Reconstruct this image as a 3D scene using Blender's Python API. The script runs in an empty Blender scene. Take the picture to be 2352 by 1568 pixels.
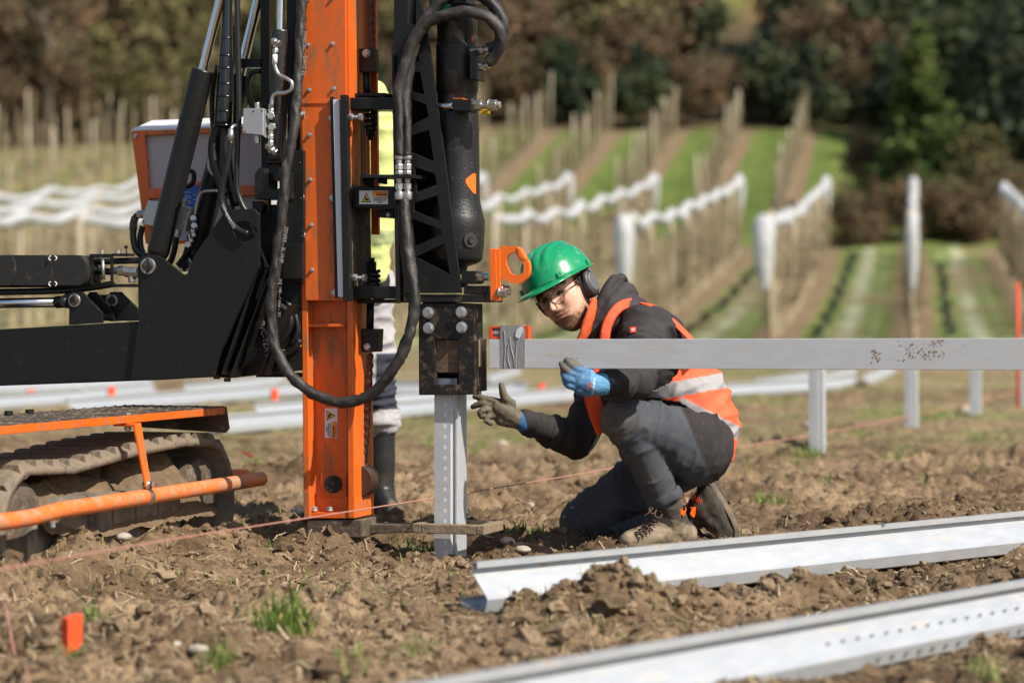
import bpy, bmesh, math, random
import numpy as np
from mathutils import Vector, Matrix, Quaternion
from mathutils.geometry import tessellate_polygon

random.seed(7)
rng = np.random.default_rng(11)
SC = bpy.context.scene
COL = SC.collection
R = math.radians

# ------------------------------------------------------------------ camera
CAM_H = 0.81                 # the photographer crouches
LENS, SENSOR = 85.0, 36.0
F = 2352 * LENS / SENSOR     # focal length in units of a 2352 px wide frame
HV = 714                     # height of the horizon in that frame
cam_d = bpy.data.cameras.new('camera'); cam = bpy.data.objects.new('camera', cam_d); COL.objects.link(cam)
cam.location = (0, 0, CAM_H); cam.rotation_euler = (R(90), 0, 0)
cam_d.lens = LENS; cam_d.sensor_width = SENSOR
cam_d.shift_y = -(784 - HV) / 2352
cam_d.clip_start = 0.1; cam_d.clip_end = 3000
cam_d.dof.use_dof = True; cam_d.dof.focus_distance = 8.0; cam_d.dof.aperture_fstop = 2.2
SC.camera = cam

# ------------------------------------------------------------------ sky, sun, exposure
SUN = Vector((0.55, -0.44, 0.71)).normalized()
world = bpy.data.worlds.new('World'); SC.world = world; world.use_nodes = True
wn = world.node_tree.nodes; wl = world.node_tree.links
sky = wn.new('ShaderNodeTexSky'); sky.sky_type = 'NISHITA'; sky.sun_disc = False
sky.sun_elevation = math.asin(SUN.z); sky.sun_rotation = math.atan2(SUN.x, SUN.y)
sky.dust_density = 1.5
bg = wn['Background']; bg.inputs['Strength'].default_value = 0.10
wl.new(sky.outputs[0], bg.inputs['Color'])
sd = bpy.data.lights.new('sun', 'SUN'); sd.energy = 5.0; sd.angle = R(0.53); sd.color = (1.0, 0.93, 0.82)
sun = bpy.data.objects.new('sun', sd); COL.objects.link(sun); sun.location = (30, -15, 40)
sun.rotation_euler = (-SUN).to_track_quat('-Z', 'Y').to_euler()
SC.view_settings.view_transform = 'Standard'; SC.view_settings.look = 'None'
SC.view_settings.exposure = 0.40; SC.view_settings.gamma = 1.0
SC.render.engine = 'CYCLES'
SC.cycles.use_denoising = True
SC.cycles.max_bounces = 6; SC.cycles.transparent_max_bounces = 8
SC.cycles.sample_clamp_indirect = 6

# ------------------------------------------------------------------ coordinates
def P(u, v, y):
    """a point of the place at distance y, seen at (u, v) of the 2352 x 1568 frame"""
    return Vector(((u - 1176) / F * y, y, CAM_H - (v - HV) / F * y))
def G(u, v, z=0.0):
    y = F * (CAM_H - z) / (v - HV)
    return Vector(((u - 1176) / F * y, y, z))
YP = 7.93
X0 = (1048 - 1176) / F * YP              # foot of the post that is being driven
YAW = math.atan((3079 - 1176) / F)       # the row of posts runs away to the right
cY, sY = math.cos(YAW), math.sin(YAW)
XA = Vector((cY, -sY, 0)); YA = Vector((sY, cY, 0))
def L2W(p): return Vector((X0, YP, 0)) + XA * p[0] + YA * p[1] + Vector((0, 0, p[2]))
def S(u, v, c):
    """rig coordinates of the point on the plane y' = c seen at (u, v)"""
    a = (u - 1176) / F
    y = (c + sY * X0 + cY * YP) / (sY * a + cY)
    x = a * y
    return Vector(((x - X0) * cY - (y - YP) * sY, c, CAM_H - (v - HV) / F * y))
def T(u, v, c):
    """rig coordinates of the point on the plane x' = c seen at (u, v)"""
    a = (u - 1176) / F
    y = (c + cY * X0 - sY * YP) / (a * cY - sY)
    x = a * y
    return Vector((c, (x - X0) * sY + (y - YP) * cY, CAM_H - (v - HV) / F * y))

# ------------------------------------------------------------------ noise
_PT = rng.integers(0, 1 << 30, size=65536)
def hsh(ix, iy, k=0):
    return (_PT[(np.asarray(ix) * 73856093 ^ np.asarray(iy) * 19349663 ^ k * 83492791) & 65535]) / float(1 << 30)
def vnoise(x, y, k=0):
    x = np.asarray(x, float); y = np.asarray(y, float)
    ix = np.floor(x).astype(np.int64); iy = np.floor(y).astype(np.int64)
    fx = x - ix; fy = y - iy
    fx = fx * fx * (3 - 2 * fx); fy = fy * fy * (3 - 2 * fy)
    a = hsh(ix, iy, k); b = hsh(ix + 1, iy, k); c = hsh(ix, iy + 1, k); d = hsh(ix + 1, iy + 1, k)
    return (a * (1 - fx) + b * fx) * (1 - fy) + (c * (1 - fx) + d * fx) * fy
def fbm(x, y, o=4, k=0):
    s = 0; a = 1; t = 0
    for i in range(o):
        s = s + a * vnoise(x * 2 ** i + 17.3 * i, y * 2 ** i - 9.1 * i, k + i); t += a; a *= 0.5
    return s / t
def lumps(x, y, cell, k, keep=0.6):
    """height of rounded clods scattered over a jittered grid"""
    X = x / cell; Y = y / cell
    ix = np.floor(X).astype(np.int64); iy = np.floor(Y).astype(np.int64)
    h = np.zeros_like(X)
    for dx in (-1, 0, 1):
        for dy in (-1, 0, 1):
            jx = ix + dx; jy = iy + dy
            px = jx + hsh(jx, jy, k); py = jy + hsh(jx, jy, k + 1)
            r = 0.25 + 0.55 * hsh(jx, jy, k + 2); on = hsh(jx, jy, k + 3) < keep
            asp = 0.7 + 0.6 * hsh(jx, jy, k + 4)
            d2 = ((X - px) * asp) ** 2 + ((Y - py) / asp) ** 2
            h = np.maximum(h, np.where(on, np.sqrt(np.maximum(r * r - d2, 0)) , 0))
    return h * cell

# ------------------------------------------------------------------ materials
def mat(name, c, rough=0.6, metal=0.0, c2=None, scale=6.0, amt=0.5, bump=0.0, bscale=60.0, spec=0.5,
        dirt=None, dscale=9.0, damt=0.5, coat=0.0, stretch=None, rvar=0.15, attr=None, trans=None):
    m = bpy.data.materials.new(name); m.use_nodes = True
    N = m.node_tree.nodes; K = m.node_tree.links; b = N['Principled BSDF']
    b.inputs['Roughness'].default_value = rough; b.inputs['Metallic'].default_value = metal
    b.inputs['Specular IOR Level'].default_value = spec
    if coat: b.inputs['Coat Weight'].default_value = coat; b.inputs['Coat Roughness'].default_value = 0.12
    tc = N.new('ShaderNodeTexCoord'); vec = tc.outputs['Object']
    if stretch:
        mp = N.new('ShaderNodeMapping'); mp.inputs['Scale'].default_value = stretch
        K.new(vec, mp.inputs['Vector']); vec = mp.outputs['Vector']
    n = N.new('ShaderNodeTexNoise'); n.inputs['Scale'].default_value = scale; n.inputs['Detail'].default_value = 6
    n.inputs['Roughness'].default_value = 0.62; K.new(vec, n.inputs['Vector'])
    if attr:
        at = N.new('ShaderNodeAttribute'); at.attribute_name = attr; base = at.outputs['Color']
        mx = N.new('ShaderNodeMix'); mx.data_type = 'RGBA'; mx.blend_type = 'MULTIPLY'; mx.inputs[0].default_value = amt
        rp = N.new('ShaderNodeMapRange'); rp.inputs[1].default_value = 0.3; rp.inputs[2].default_value = 0.7
        rp.inputs[3].default_value = 0.45; rp.inputs[4].default_value = 1.35
        K.new(n.outputs[0], rp.inputs[0]); K.new(base, mx.inputs[6]); K.new(rp.outputs[0], mx.inputs[7]); colr = mx.outputs[2]
    else:
        c2 = c2 or tuple(min(1, x * 0.72) for x in c)
        rp = N.new('ShaderNodeMapRange'); rp.inputs[1].default_value = 0.5 - 0.28; rp.inputs[2].default_value = 0.5 + 0.28
        rp.inputs[3].default_value = 0.5 - amt / 2; rp.inputs[4].default_value = 0.5 + amt / 2
        K.new(n.outputs[0], rp.inputs[0])
        mx = N.new('ShaderNodeMix'); mx.data_type = 'RGBA'
        mx.inputs[6].default_value = (*c, 1); mx.inputs[7].default_value = (*c2, 1)
        K.new(rp.outputs[0], mx.inputs[0]); colr = mx.outputs[2]
    if dirt:
        dn = N.new('ShaderNodeTexNoise'); dn.inputs['Scale'].default_value = dscale; dn.inputs['Detail'].default_value = 9
        dn.inputs['Roughness'].default_value = 0.75; K.new(vec, dn.inputs['Vector'])
        dr = N.new('ShaderNodeMapRange'); dr.inputs[1].default_value = 0.72 - 0.4 * damt; dr.inputs[2].default_value = 0.86 - 0.4 * damt
        K.new(dn.outputs[0], dr.inputs[0])
        m2 = N.new('ShaderNodeMix'); m2.data_type = 'RGBA'; m2.inputs[7].default_value = (*dirt, 1)
        K.new(dr.outputs[0], m2.inputs[0]); K.new(colr, m2.inputs[6]); colr = m2.outputs[2]
        rm = N.new('ShaderNodeMix'); rm.data_type = 'FLOAT'; rm.inputs[2].default_value = rough; rm.inputs[3].default_value = 0.9
        K.new(dr.outputs[0], rm.inputs[0]); K.new(rm.outputs[0], b.inputs['Roughness'])
        if metal:
            mm = N.new('ShaderNodeMix'); mm.data_type = 'FLOAT'; mm.inputs[2].default_value = metal; mm.inputs[3].default_value = 0.0
            K.new(dr.outputs[0], mm.inputs[0]); K.new(mm.outputs[0], b.inputs['Metallic'])
    elif rvar:
        rr = N.new('ShaderNodeMapRange'); rr.inputs[3].default_value = max(0.02, rough - rvar); rr.inputs[4].default_value = min(1, rough + rvar)
        K.new(n.outputs[0], rr.inputs[0]); K.new(rr.outputs[0], b.inputs['Roughness'])
    K.new(colr, b.inputs['Base Color'])
    if bump:
        bn = N.new('ShaderNodeTexNoise'); bn.inputs['Scale'].default_value = bscale; bn.inputs['Detail'].default_value = 5
        K.new(vec, bn.inputs['Vector'])
        bp = N.new('ShaderNodeBump'); bp.inputs['Strength'].default_value = 1.0; bp.inputs['Distance'].default_value = bump
        K.new(bn.outputs[0], bp.inputs['Height']); K.new(bp.outputs[0], b.inputs['Normal'])
    if trans:
        tr = N.new('ShaderNodeBsdfTranslucent'); K.new(colr, tr.inputs[0])
        ms = N.new('ShaderNodeMixShader'); ms.inputs[0].default_value = trans
        K.new(b.outputs[0], ms.inputs[1]); K.new(tr.outputs[0], ms.inputs[2])
        K.new(ms.outputs[0], N['Material Output'].inputs[0])
    return m
SOIL = (0.30, 0.205, 0.125)
M = {}
M['orange'] = mat('orange_paint', (0.78, 0.145, 0.014), 0.42, c2=(0.62, 0.105, 0.010), scale=5, amt=1.2, coat=0.1, dirt=(0.27, 0.115, 0.045), dscale=17, damt=0.55, stretch=(1, 1, 0.3), bump=0.0002, bscale=30)
M['orange_dirty'] = mat('orange_muddy', (0.82, 0.19, 0.045), 0.45, c2=(0.70, 0.15, 0.03), scale=6, dirt=(0.36, 0.22, 0.13), dscale=16, damt=0.62)
M['orange_clean'] = mat('orange_forged', (0.92, 0.17, 0.012), 0.35, c2=(0.85, 0.14, 0.01), scale=9, coat=0.2)
M['black'] = mat('black_paint', (0.0085, 0.009, 0.0098), 0.40, c2=(0.014, 0.014, 0.013), scale=4, dirt=(0.040, 0.033, 0.026), dscale=34, damt=0.36, spec=0.3)
M['black_worn'] = mat('black_paint_worn', (0.008, 0.008, 0.008), 0.5, c2=(0.016, 0.014, 0.013), scale=7, dirt=(0.13, 0.09, 0.06), dscale=26, damt=0.50, spec=0.35, bump=0.0006, bscale=140)
M['cast'] = mat('black_cast_iron', (0.008, 0.008, 0.008), 0.42, c2=(0.014, 0.013, 0.012), scale=10, bump=0.0012, bscale=150, spec=0.4, dirt=(0.05, 0.043, 0.035), dscale=40, damt=0.4)
M['rubber'] = mat('black_rubber', (0.016, 0.016, 0.016), 0.55, c2=(0.028, 0.026, 0.024), scale=25, spec=0.4, dirt=(0.11, 0.08, 0.055), dscale=35, damt=0.4)
M['hose'] = mat('black_hose', (0.012, 0.012, 0.013), 0.38, scale=20, spec=0.5, dirt=(0.07, 0.055, 0.04), dscale=60, damt=0.36)
M['sleeve'] = mat('woven_sleeve', (0.018, 0.016, 0.0145), 0.5, c2=(0.036, 0.031, 0.027), scale=35, bump=0.002, bscale=220, dirt=(0.10, 0.08, 0.062), dscale=30, damt=0.40)
M['tape_black'] = mat('shiny_black_wrap', (0.012, 0.013, 0.016), 0.2, scale=20, spec=0.7)
M['black_dusty'] = mat('dusty_black_paint', (0.014, 0.014, 0.015), 0.35, c2=(0.02, 0.02, 0.02), scale=6, dirt=(0.16, 0.14, 0.12), dscale=90, damt=0.34, spec=0.5)
M['chrome'] = mat('chrome_rod', (0.72, 0.75, 0.80), 0.16, 1.0, scale=30, rvar=0.05)
M['zinc'] = mat('zinc_fitting', (0.58, 0.57, 0.54), 0.34, 0.9, c2=(0.42, 0.41, 0.38), scale=40, dirt=(0.10, 0.08, 0.06), dscale=90, damt=0.36)
M['bolt'] = mat('zinc_bolt', (0.50, 0.51, 0.52), 0.42, 0.7, c2=(0.36, 0.37, 0.38), scale=60, dirt=(0.16, 0.12, 0.09), dscale=80, damt=0.38)
M['alu'] = mat('aluminium_block', (0.55, 0.55, 0.55), 0.48, 0.75, c2=(0.48, 0.48, 0.48), scale=25, dirt=(0.16, 0.15, 0.14), dscale=60, damt=0.3)
M['galv'] = mat('galvanised_steel', (0.52, 0.54, 0.56), 0.42, 0.35, c2=(0.40, 0.425, 0.455), scale=34, amt=1.1, dirt=(0.36, 0.28, 0.20), dscale=26, damt=0.42, bump=0.0004, bscale=45)
M['galv_post'] = mat('bright_galvanised_steel', (0.55, 0.57, 0.595), 0.43, 0.25, c2=(0.44, 0.46, 0.49), scale=30, amt=1.1, dirt=(0.42, 0.33, 0.25), dscale=22, damt=0.36, bump=0.0003, bscale=50)
M['beam'] = mat('dull_aluminium', (0.72, 0.72, 0.73), 0.40, 0.5, c2=(0.60, 0.605, 0.615), scale=7, amt=1.3, stretch=(1, 4, 4), dirt=(0.46, 0.41, 0.35), dscale=7, damt=0.46, bump=0.0003, bscale=20)
M['rusty'] = mat('rusty_steel', (0.17, 0.10, 0.055), 0.7, 0.2, c2=(0.07, 0.05, 0.038), scale=22, amt=1.2, bump=0.0015, bscale=90, dirt=(0.30, 0.24, 0.18), dscale=30, damt=0.5)
M['muddy'] = mat('muddy_steel', (0.055, 0.042, 0.031), 0.85, c2=(0.11, 0.08, 0.055), scale=30, amt=1.0, bump=0.004, bscale=60, dirt=(0.24, 0.175, 0.115), dscale=24, damt=0.48)
M['mud_tan'] = mat('dry_mud_cake', (0.27, 0.20, 0.13), 0.92, c2=(0.17, 0.125, 0.08), scale=30, amt=1.2, bump=0.004, bscale=60)
M['chain'] = mat('greasy_chain', (0.05, 0.032, 0.024), 0.5, 0.4, c2=(0.09, 0.05, 0.033), scale=50)
M['slider'] = mat('white_slider', (0.62, 0.64, 0.68), 0.45, c2=(0.56, 0.58, 0.62), scale=10)
M['panel'] = mat('grey_panel', (0.50, 0.43, 0.43), 0.55, c2=(0.46, 0.40, 0.40), scale=5)
M['white_panel'] = mat('white_panel', (0.74, 0.74, 0.73), 0.5, scale=6, amt=0.2)
M['white'] = mat('white_print_and_hole_light', (0.78, 0.78, 0.76), 0.6, scale=20, amt=0.2)
M['dust_white'] = mat('worn_white_print', (0.45, 0.44, 0.42), 0.7, scale=90, amt=1.2)
M['print'] = mat('black_print', (0.02, 0.02, 0.02), 0.6)
M['yellow'] = mat('warning_yellow', (0.80, 0.56, 0.03), 0.5, amt=0.2)
M['warn_orange'] = mat('warning_orange', (0.72, 0.20, 0.02), 0.5, amt=0.2)
M['blue'] = mat('blue_plate', (0.02, 0.10, 0.42), 0.5)
M['teal'] = mat('teal_paint', (0.01, 0.26, 0.19), 0.4)
M['red'] = mat('red_level', (0.72, 0.075, 0.02), 0.42)
M['stake'] = mat('red_orange_stake', (0.80, 0.085, 0.018), 0.6, c2=(0.68, 0.06, 0.012), scale=14)
M['vial'] = mat('level_vial', (0.75, 0.72, 0.62), 0.15, coat=0.5)
M['duct'] = mat('duct_tape', (0.36, 0.36, 0.36), 0.42, 0.35, c2=(0.27, 0.27, 0.27), scale=40, stretch=(8, 1, 1), amt=1.2, bump=0.002, bscale=40)
M['wood'] = mat('pale_wood', (0.42, 0.31, 0.18), 0.7, stretch=(6, 6, 1), scale=12)
M['string'] = mat('pink_string', (0.46, 0.22, 0.17), 0.9, c2=(0.36, 0.16, 0.12), scale=200, stretch=(1, 1, 1))

# ------------------------------------------------------------------ mesh builders
def wno(i, an, ph, seed):
    """soft random puckers of a sleeve"""
    a = 1.7 * math.cos(an) + ph[0]; c = 1.7 * math.sin(an) + ph[1]
    return float(vnoise(i * 0.42 + a, c + seed * 3.7, 33)) - 0.5 + 0.6 * (float(vnoise(i * 0.95 + c, a * 2 + seed, 34)) - 0.5)
class MB:
    def __init__(s): s.v = []; s.f = []; s.m = []; s.mi = 0; s.sm = False; s.smooth = []
    def add(s, vs, fs):
        o = len(s.v); s.v += [tuple(v) for v in vs]
        for f in fs: s.f.append(tuple(i + o for i in f)); s.m.append(s.mi); s.smooth.append(s.sm)
        return s
    def box(s, a, b, fr=None):
        (x0, y0, z0), (x1, y1, z1) = a, b
        vs = [(x0, y0, z0), (x1, y0, z0), (x1, y1, z0), (x0, y1, z0), (x0, y0, z1), (x1, y0, z1), (x1, y1, z1), (x0, y1, z1)]
        if fr: vs = [fr @ Vector(v) for v in vs]
        return s.add(vs, [(0, 3, 2, 1), (4, 5, 6, 7), (0, 1, 5, 4), (1, 2, 6, 5), (2, 3, 7, 6), (3, 0, 4, 7)])
    def prism(s, loops, d0, d1, to3):
        """flat outline (loops[0]) with holes, between depths d0 and d1; to3(p, d) gives the point"""
        ls = []
        for k, lp in enumerate(loops):
            lp = [Vector((p[0], p[1], 0)) for p in lp]
            ar = sum(lp[i].x * lp[(i + 1) % len(lp)].y - lp[(i + 1) % len(lp)].x * lp[i].y for i in range(len(lp)))
            if (ar < 0) == (k == 0): lp.reverse()
            ls.append(lp)
        flat = [p for lp in ls for p in lp]; n = len(flat)
        vs = [to3(p, d0) for p in flat] + [to3(p, d1) for p in flat]
        fs = []
        if len(ls) == 1 and len(flat) <= 4: fs = [tuple(range(n)), tuple(range(2 * n - 1, n - 1, -1))]
        else:
            for t in tessellate_polygon(ls):
                fs.append(tuple(t)); fs.append(tuple(i + n for i in reversed(t)))
        o = 0
        for lp in ls:
            k = len(lp)
            for i in range(k):
                j = (i + 1) % k; fs.append((o + j, o + i, o + i + n, o + j + n))
            o += k
        return s.add(vs, fs)
    def plate(s, px, c, th, holes=()):
        """outline given in frame pixels on the rig plane y' = c, thickness th going away from the camera"""
        loops = [[S(u, v, c) for u, v in px]] + [[S(u, v, c) for u, v in h] for h in holes]
        return s.prism([[(p.x, p.z) for p in lp] for lp in loops], c, c + th, lambda p, d: (p[0], d, p[1]))
    def cyl(s, a, b, r0, r1=None, n=20, caps=True):
        a = Vector(a); b = Vector(b); r1 = r0 if r1 is None else r1
        w = (b - a).normalized(); t = w.orthogonal().normalized(); q = w.cross(t)
        vs = []
        for (c, r) in ((a, r0), (b, r1)):
            for i in range(n):
                an = 2 * math.pi * i / n; vs.append(c + t * (r * math.cos(an)) + q * (r * math.sin(an)))
        k = s.sm; s.sm = n > 8
        s.add(vs, [(i, (i + 1) % n, (i + 1) % n + n, i + n) for i in range(n)]); s.sm = False
        if caps:
            o = len(s.v) - 2 * n
            s.f.append(tuple(o + i for i in reversed(range(n)))); s.m.append(s.mi); s.smooth.append(False)
            s.f.append(tuple(o + n + i for i in range(n))); s.m.append(s.mi); s.smooth.append(False)
        s.sm = k
        return s
    def lathe(s, o, axis, prof, n=24):
        """prof: (distance along the axis, radius)"""
        o = Vector(o); w = Vector(axis).normalized(); t = w.orthogonal().normalized(); q = w.cross(t)
        vs = []
        for (h, r) in prof:
            for i in range(n):
                an = 2 * math.pi * i / n; vs.append(o + w * h + t * (r * math.cos(an)) + q * (r * math.sin(an)))
        fs = [(k * n + i, k * n + (i + 1) % n, (k + 1) * n + (i + 1) % n, (k + 1) * n + i) for k in range(len(prof) - 1) for i in range(n)]
        fs.append(tuple(reversed(range(n)))); fs.append(tuple(range((len(prof) - 1) * n, len(prof) * n)))
        return s.add(vs, fs)
    def tube(s, pts, r, n=12, step=None, wr=None, flat=1.0, seed=0):
        """smooth tube through pts; r a radius or one per point; wr wrinkle amount"""
        pts = [Vector(p) for p in pts]; rs = r if hasattr(r, '__len__') else [r] * len(pts)
        path = []
        for i in range(len(pts) - 1):
            p0 = pts[max(i - 1, 0)]; p1 = pts[i]; p2 = pts[i + 1]; p3 = pts[min(i + 2, len(pts) - 1)]
            k = max(2, int((p2 - p1).length / (step or (rs[i] * 0.9)))); k = min(k, 40)
            for j in range(k):
                t = j / k
                path.append((0.5 * ((2 * p1) + (-p0 + p2) * t + (2 * p0 - 5 * p1 + 4 * p2 - p3) * t * t + (-p0 + 3 * p1 - 3 * p2 + p3) * t ** 3), rs[i] * (1 - t) + rs[i + 1] * t))
        path.append((pts[-1], rs[-1]))
        rd = random.Random(seed); vs = []; nrm = None
        ph = [rd.random() * 6.28 for _ in range(6)]
        for i, (p, rad) in enumerate(path):
            w = (path[min(i + 1, len(path) - 1)][0] - path[max(i - 1, 0)][0]).normalized()
            nrm = w.orthogonal().normalized() if nrm is None else (nrm - w * nrm.dot(w)).normalized()
            q = w.cross(nrm)
            for j in range(n):
                an = 2 * math.pi * j / n
                k = 1.0
                if wr: k += wr * 2.6 * (wno(i, an, ph, seed))
                vs.append(p + nrm * (rad * k * math.cos(an)) + q * (rad * k * flat * math.sin(an)))
        m = len(path); k = s.sm; s.sm = True
        s.add(vs, [(i * n + j, i * n + (j + 1) % n, (i + 1) * n + (j + 1) % n, (i + 1) * n + j) for i in range(m - 1) for j in range(n)])
        s.sm = k
        o = len(s.v) - m * n
        s.f.append(tuple(o + i for i in reversed(range(n)))); s.m.append(s.mi); s.smooth.append(False)
        s.f.append(tuple(o + (m - 1) * n + i for i in range(n))); s.m.append(s.mi); s.smooth.append(False)
        return s
    def hexbolt(s, p, d, r, h, shank=0.0, washer=True):
        p = Vector(p); d = Vector(d).normalized()
        if washer: s.cyl(p, p + d * (h * 0.22), r * 1.18, n=16); p = p + d * (h * 0.22)
        s.cyl(p, p + d * h, r, n=6)
        s.cyl(p + d * h, p + d * (h * 1.06), r * 0.8, r * 0.7, n=12)
        if shank: s.cyl(p + d * h, p + d * (h + shank), r * 0.5, n=12)
        return s
    def build(s, name, mats, parent=None, bevel=0.0, smooth=None, loc=None):
        me = bpy.data.meshes.new(name)
        me.from_pydata(s.v, [], s.f)
        if not isinstance(mats, (list, tuple)): mats = [mats]
        for m in mats: me.materials.append(m if not isinstance(m, str) else M[m])
        me.polygons.foreach_set('material_index', s.m)
        me.polygons.foreach_set('use_smooth', [True] * len(s.f) if smooth else s.smooth)
        me.update()
        return link(name, me, parent, bevel, loc)
def link(name, me, parent=None, bevel=0.0, loc=None):
    o = bpy.data.objects.new(name, me); COL.objects.link(o)
    if parent is not None: o.parent = parent
    if loc is not None: o.location = loc
    if bevel:
        b = o.modifiers.new('bevel', 'BEVEL'); b.width = bevel; b.segments = 2; b.limit_method = 'ANGLE'; b.angle_limit = R(35)
    return o
def npmesh(name, V, Fc, mats, smooth=False, col=None, parent=None):
    """mesh from arrays: V (n,3), Fc (m,k) with k the same for all faces"""
    V = np.asarray(V, np.float32); Fc = np.asarray(Fc, np.int32)
    me = bpy.data.meshes.new(name); me.vertices.add(len(V)); me.vertices.foreach_set('co', V.ravel())
    k = Fc.shape[1]; me.loops.add(Fc.size); me.loops.foreach_set('vertex_index', Fc.ravel())
    me.polygons.add(len(Fc)); me.polygons.foreach_set('loop_start', np.arange(len(Fc), dtype=np.int32) * k)
    try: me.polygons.foreach_set('loop_total', np.full(len(Fc), k, np.int32))
    except Exception: pass
    me.polygons.foreach_set('use_smooth', np.full(len(Fc), smooth))
    for m in (mats if isinstance(mats, (list, tuple)) else [mats]): me.materials.append(m if not isinstance(m, str) else M[m])
    if col is not None:
        a = me.color_attributes.new('Col', 'FLOAT_COLOR', 'POINT')
        a.data.foreach_set('color', np.concatenate([col, np.ones((len(V), 1))], 1).astype(np.float32).ravel())
    me.update(calc_edges=True); me.validate()
    return link(name, me, parent)
def tag(o, label, cat, group=None, kind=None):
    o['label'] = label; o['category'] = cat
    if group: o['group'] = group
    if kind: o['kind'] = kind
    return o
def empty(name, loc=(0, 0, 0), rz=0.0):
    o = bpy.data.objects.new(name, None); COL.objects.link(o); o.location = loc; o.rotation_euler = (0, 0, rz); o.empty_display_size = 0.05
    return o
def copy_tree(o, parent=None):
    c = o.copy(); COL.objects.link(c)
    if parent is not None: c.parent = parent
    for ch in o.children: copy_tree(ch, c)
    return c
def text(name, s, size, m, parent, origin, ex, ey, ext=0.0004):
    """flat lettering, as a mesh: origin = lower left, ex / ey = reading and up direction"""
    cu = bpy.data.curves.new(name, 'FONT'); cu.body = s; cu.size = size; cu.extrude = ext
    t = bpy.data.objects.new(name, cu); COL.objects.link(t)
    dg = bpy.context.evaluated_depsgraph_get()
    me = bpy.data.meshes.new_from_object(t.evaluated_get(dg)); bpy.data.objects.remove(t)
    ex = Vector(ex).normalized(); ey = Vector(ey).normalized(); ez = ex.cross(ey)
    mt = Matrix((ex, ey, ez)).transposed().to_4x4(); mt.translation = Vector(origin)
    me.transform(mt); me.materials.clear(); me.materials.append(M[m]); me.name = name
    return link(name, me, parent)
# ------------------------------------------------------------------ the ground
RD = math.atan((2100 - 1176) / F); rdx, rdy = math.sin(RD), math.cos(RD)     # the orchard rows run this way
def lat(x, y): return x * rdy - y * rdx                                      # metres across the orchard rows
def lon(x, y): return x * rdx + y * rdy
def rowpt(s, t): return (s * rdy + t * rdx, -s * rdx + t * rdy)              # from across / along to x, y
_TY = [-60, 30, 48, 55, 65, 90, 100, 120, 135, 160, 200, 300, 420]
_TZ = [0, 0, 0.0, 0.05, 0.55, 2.7, 4.7, 9.3, 12.5, 19, 34, 82, 140]
def smooth_prof(y):
    return (np.interp(y - 3, _TY, _TZ) + np.interp(y, _TY, _TZ) + np.interp(y + 3, _TY, _TZ)) / 3
def terrain(x, y):
    x = np.asarray(x, float); y = np.asarray(y, float)
    z = smooth_prof(y) * np.where(y > 85, 1 - 0.10 * np.clip((-x - 2) / 25, 0, 1), 1)
    return z
MOUNDS = [(0.258, 6.36, 0.125, 0.15, 0.10), (0.50, 6.42, 0.055, 0.13, 0.08), (0.75, 6.55, 0.06, 0.14, 0.09), (0.98, 6.72, 0.05, 0.2, 0.09),
          (1.32, 6.95, 0.045, 0.2, 0.1), (1.62, 7.25, 0.06, 0.25, 0.12), (0.10, 6.30, 0.035, 0.16, 0.08), (1.45, 9.0, 0.06, 0.26, 0.16),
          (1.75, 9.2, 0.05, 0.3, 0.2), (-0.62, 8.0, 0.05, 0.18, 0.14), (-0.86, 7.75, 0.05, 0.2, 0.14), (-1.25, 7.2, 0.04, 0.22, 0.14),
          (-0.55, 8.75, 0.03, 0.4, 0.3), (-0.38, 10.2, 0.06, 0.4, 0.3), (-0.9, 11.5, 0.08, 0.7, 0.5), (0.7, 11.5, 0.05, 0.8, 0.5),
          (-0.55, 6.5, 0.03, 0.3, 0.2), (-0.95, 5.9, 0.03, 0.3, 0.2), (2.6, 12.5, 0.06, 0.9, 0.5), (1.3, 14, 0.07, 1.0, 0.6)]
for q_ in np.linspace(-1.75, 0.35, 10):
    w_ = L2W((-0.79 + 0.03 * math.sin(q_ * 7), q_, 0)); MOUNDS.append((w_.x, w_.y, 0.062 + 0.012 * math.sin(q_ * 11), 0.13, 0.20))
def gz(x, y, fine=True):
    """height of the ground"""
    x = np.asarray(x, float); y = np.asarray(y, float)
    z = terrain(x, y)
    near = np.clip((42 - y) / 12, 0, 1)
    w = near * 0.035 * (fbm(x * 1.3, y * 1.3, 3, 5) - 0.5)
    for (mx, my, h, rx, ry) in MOUNDS:
        w = w + h * np.exp(-((x - mx) / rx) ** 2 - ((y - my) / ry) ** 2)
    # flat where the post stands, the man kneels and the track rolls
    for (px, py, rad) in ((X0, YP, 0.25), (0.42, 8.45, 0.55), (-0.62, 9.35, 0.3)):
        k = np.exp(-(((x - px) ** 2 + (y - py) ** 2) / rad ** 2) ** 2)
        w = w * (1 - 0.8 * k)
    if fine:
        rough = near * (0.55 + 0.75 * fbm(x * 0.9 + 4, y * 0.9, 2, 40))
        m = np.clip(sum(np.exp(-((x - a) / (1.3 * c)) ** 2 - ((y - b) / (1.3 * d)) ** 2) for (a, b, h, c, d) in MOUNDS), 0, 1)
        rough = rough * (1 + 0.5 * m)
        wx = x + 0.03 * (vnoise(x * 14, y * 14, 60) - 0.5); wy = y + 0.03 * (vnoise(x * 14 + 9, y * 14, 61) - 0.5)
        w = w + rough * (0.24 * lumps(wx, wy, 0.16, 70, 0.32) + 0.32 * lumps(wx, wy, 0.075, 76, 0.40) + 0.62 * lumps(wx, wy, 0.036, 82, 0.6) + 0.5 * lumps(x, y, 0.02, 88, 0.55)
                         + 0.034 * (fbm(x * 5, y * 5, 4, 20) - 0.5) + 0.020 * (fbm(x * 26, y * 26, 3, 24) - 0.5)) - 0.012 * near
    return z + w
def gpt(x, y, dz=0.0): return Vector((x, y, float(gz(x, y)) + dz))
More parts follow.
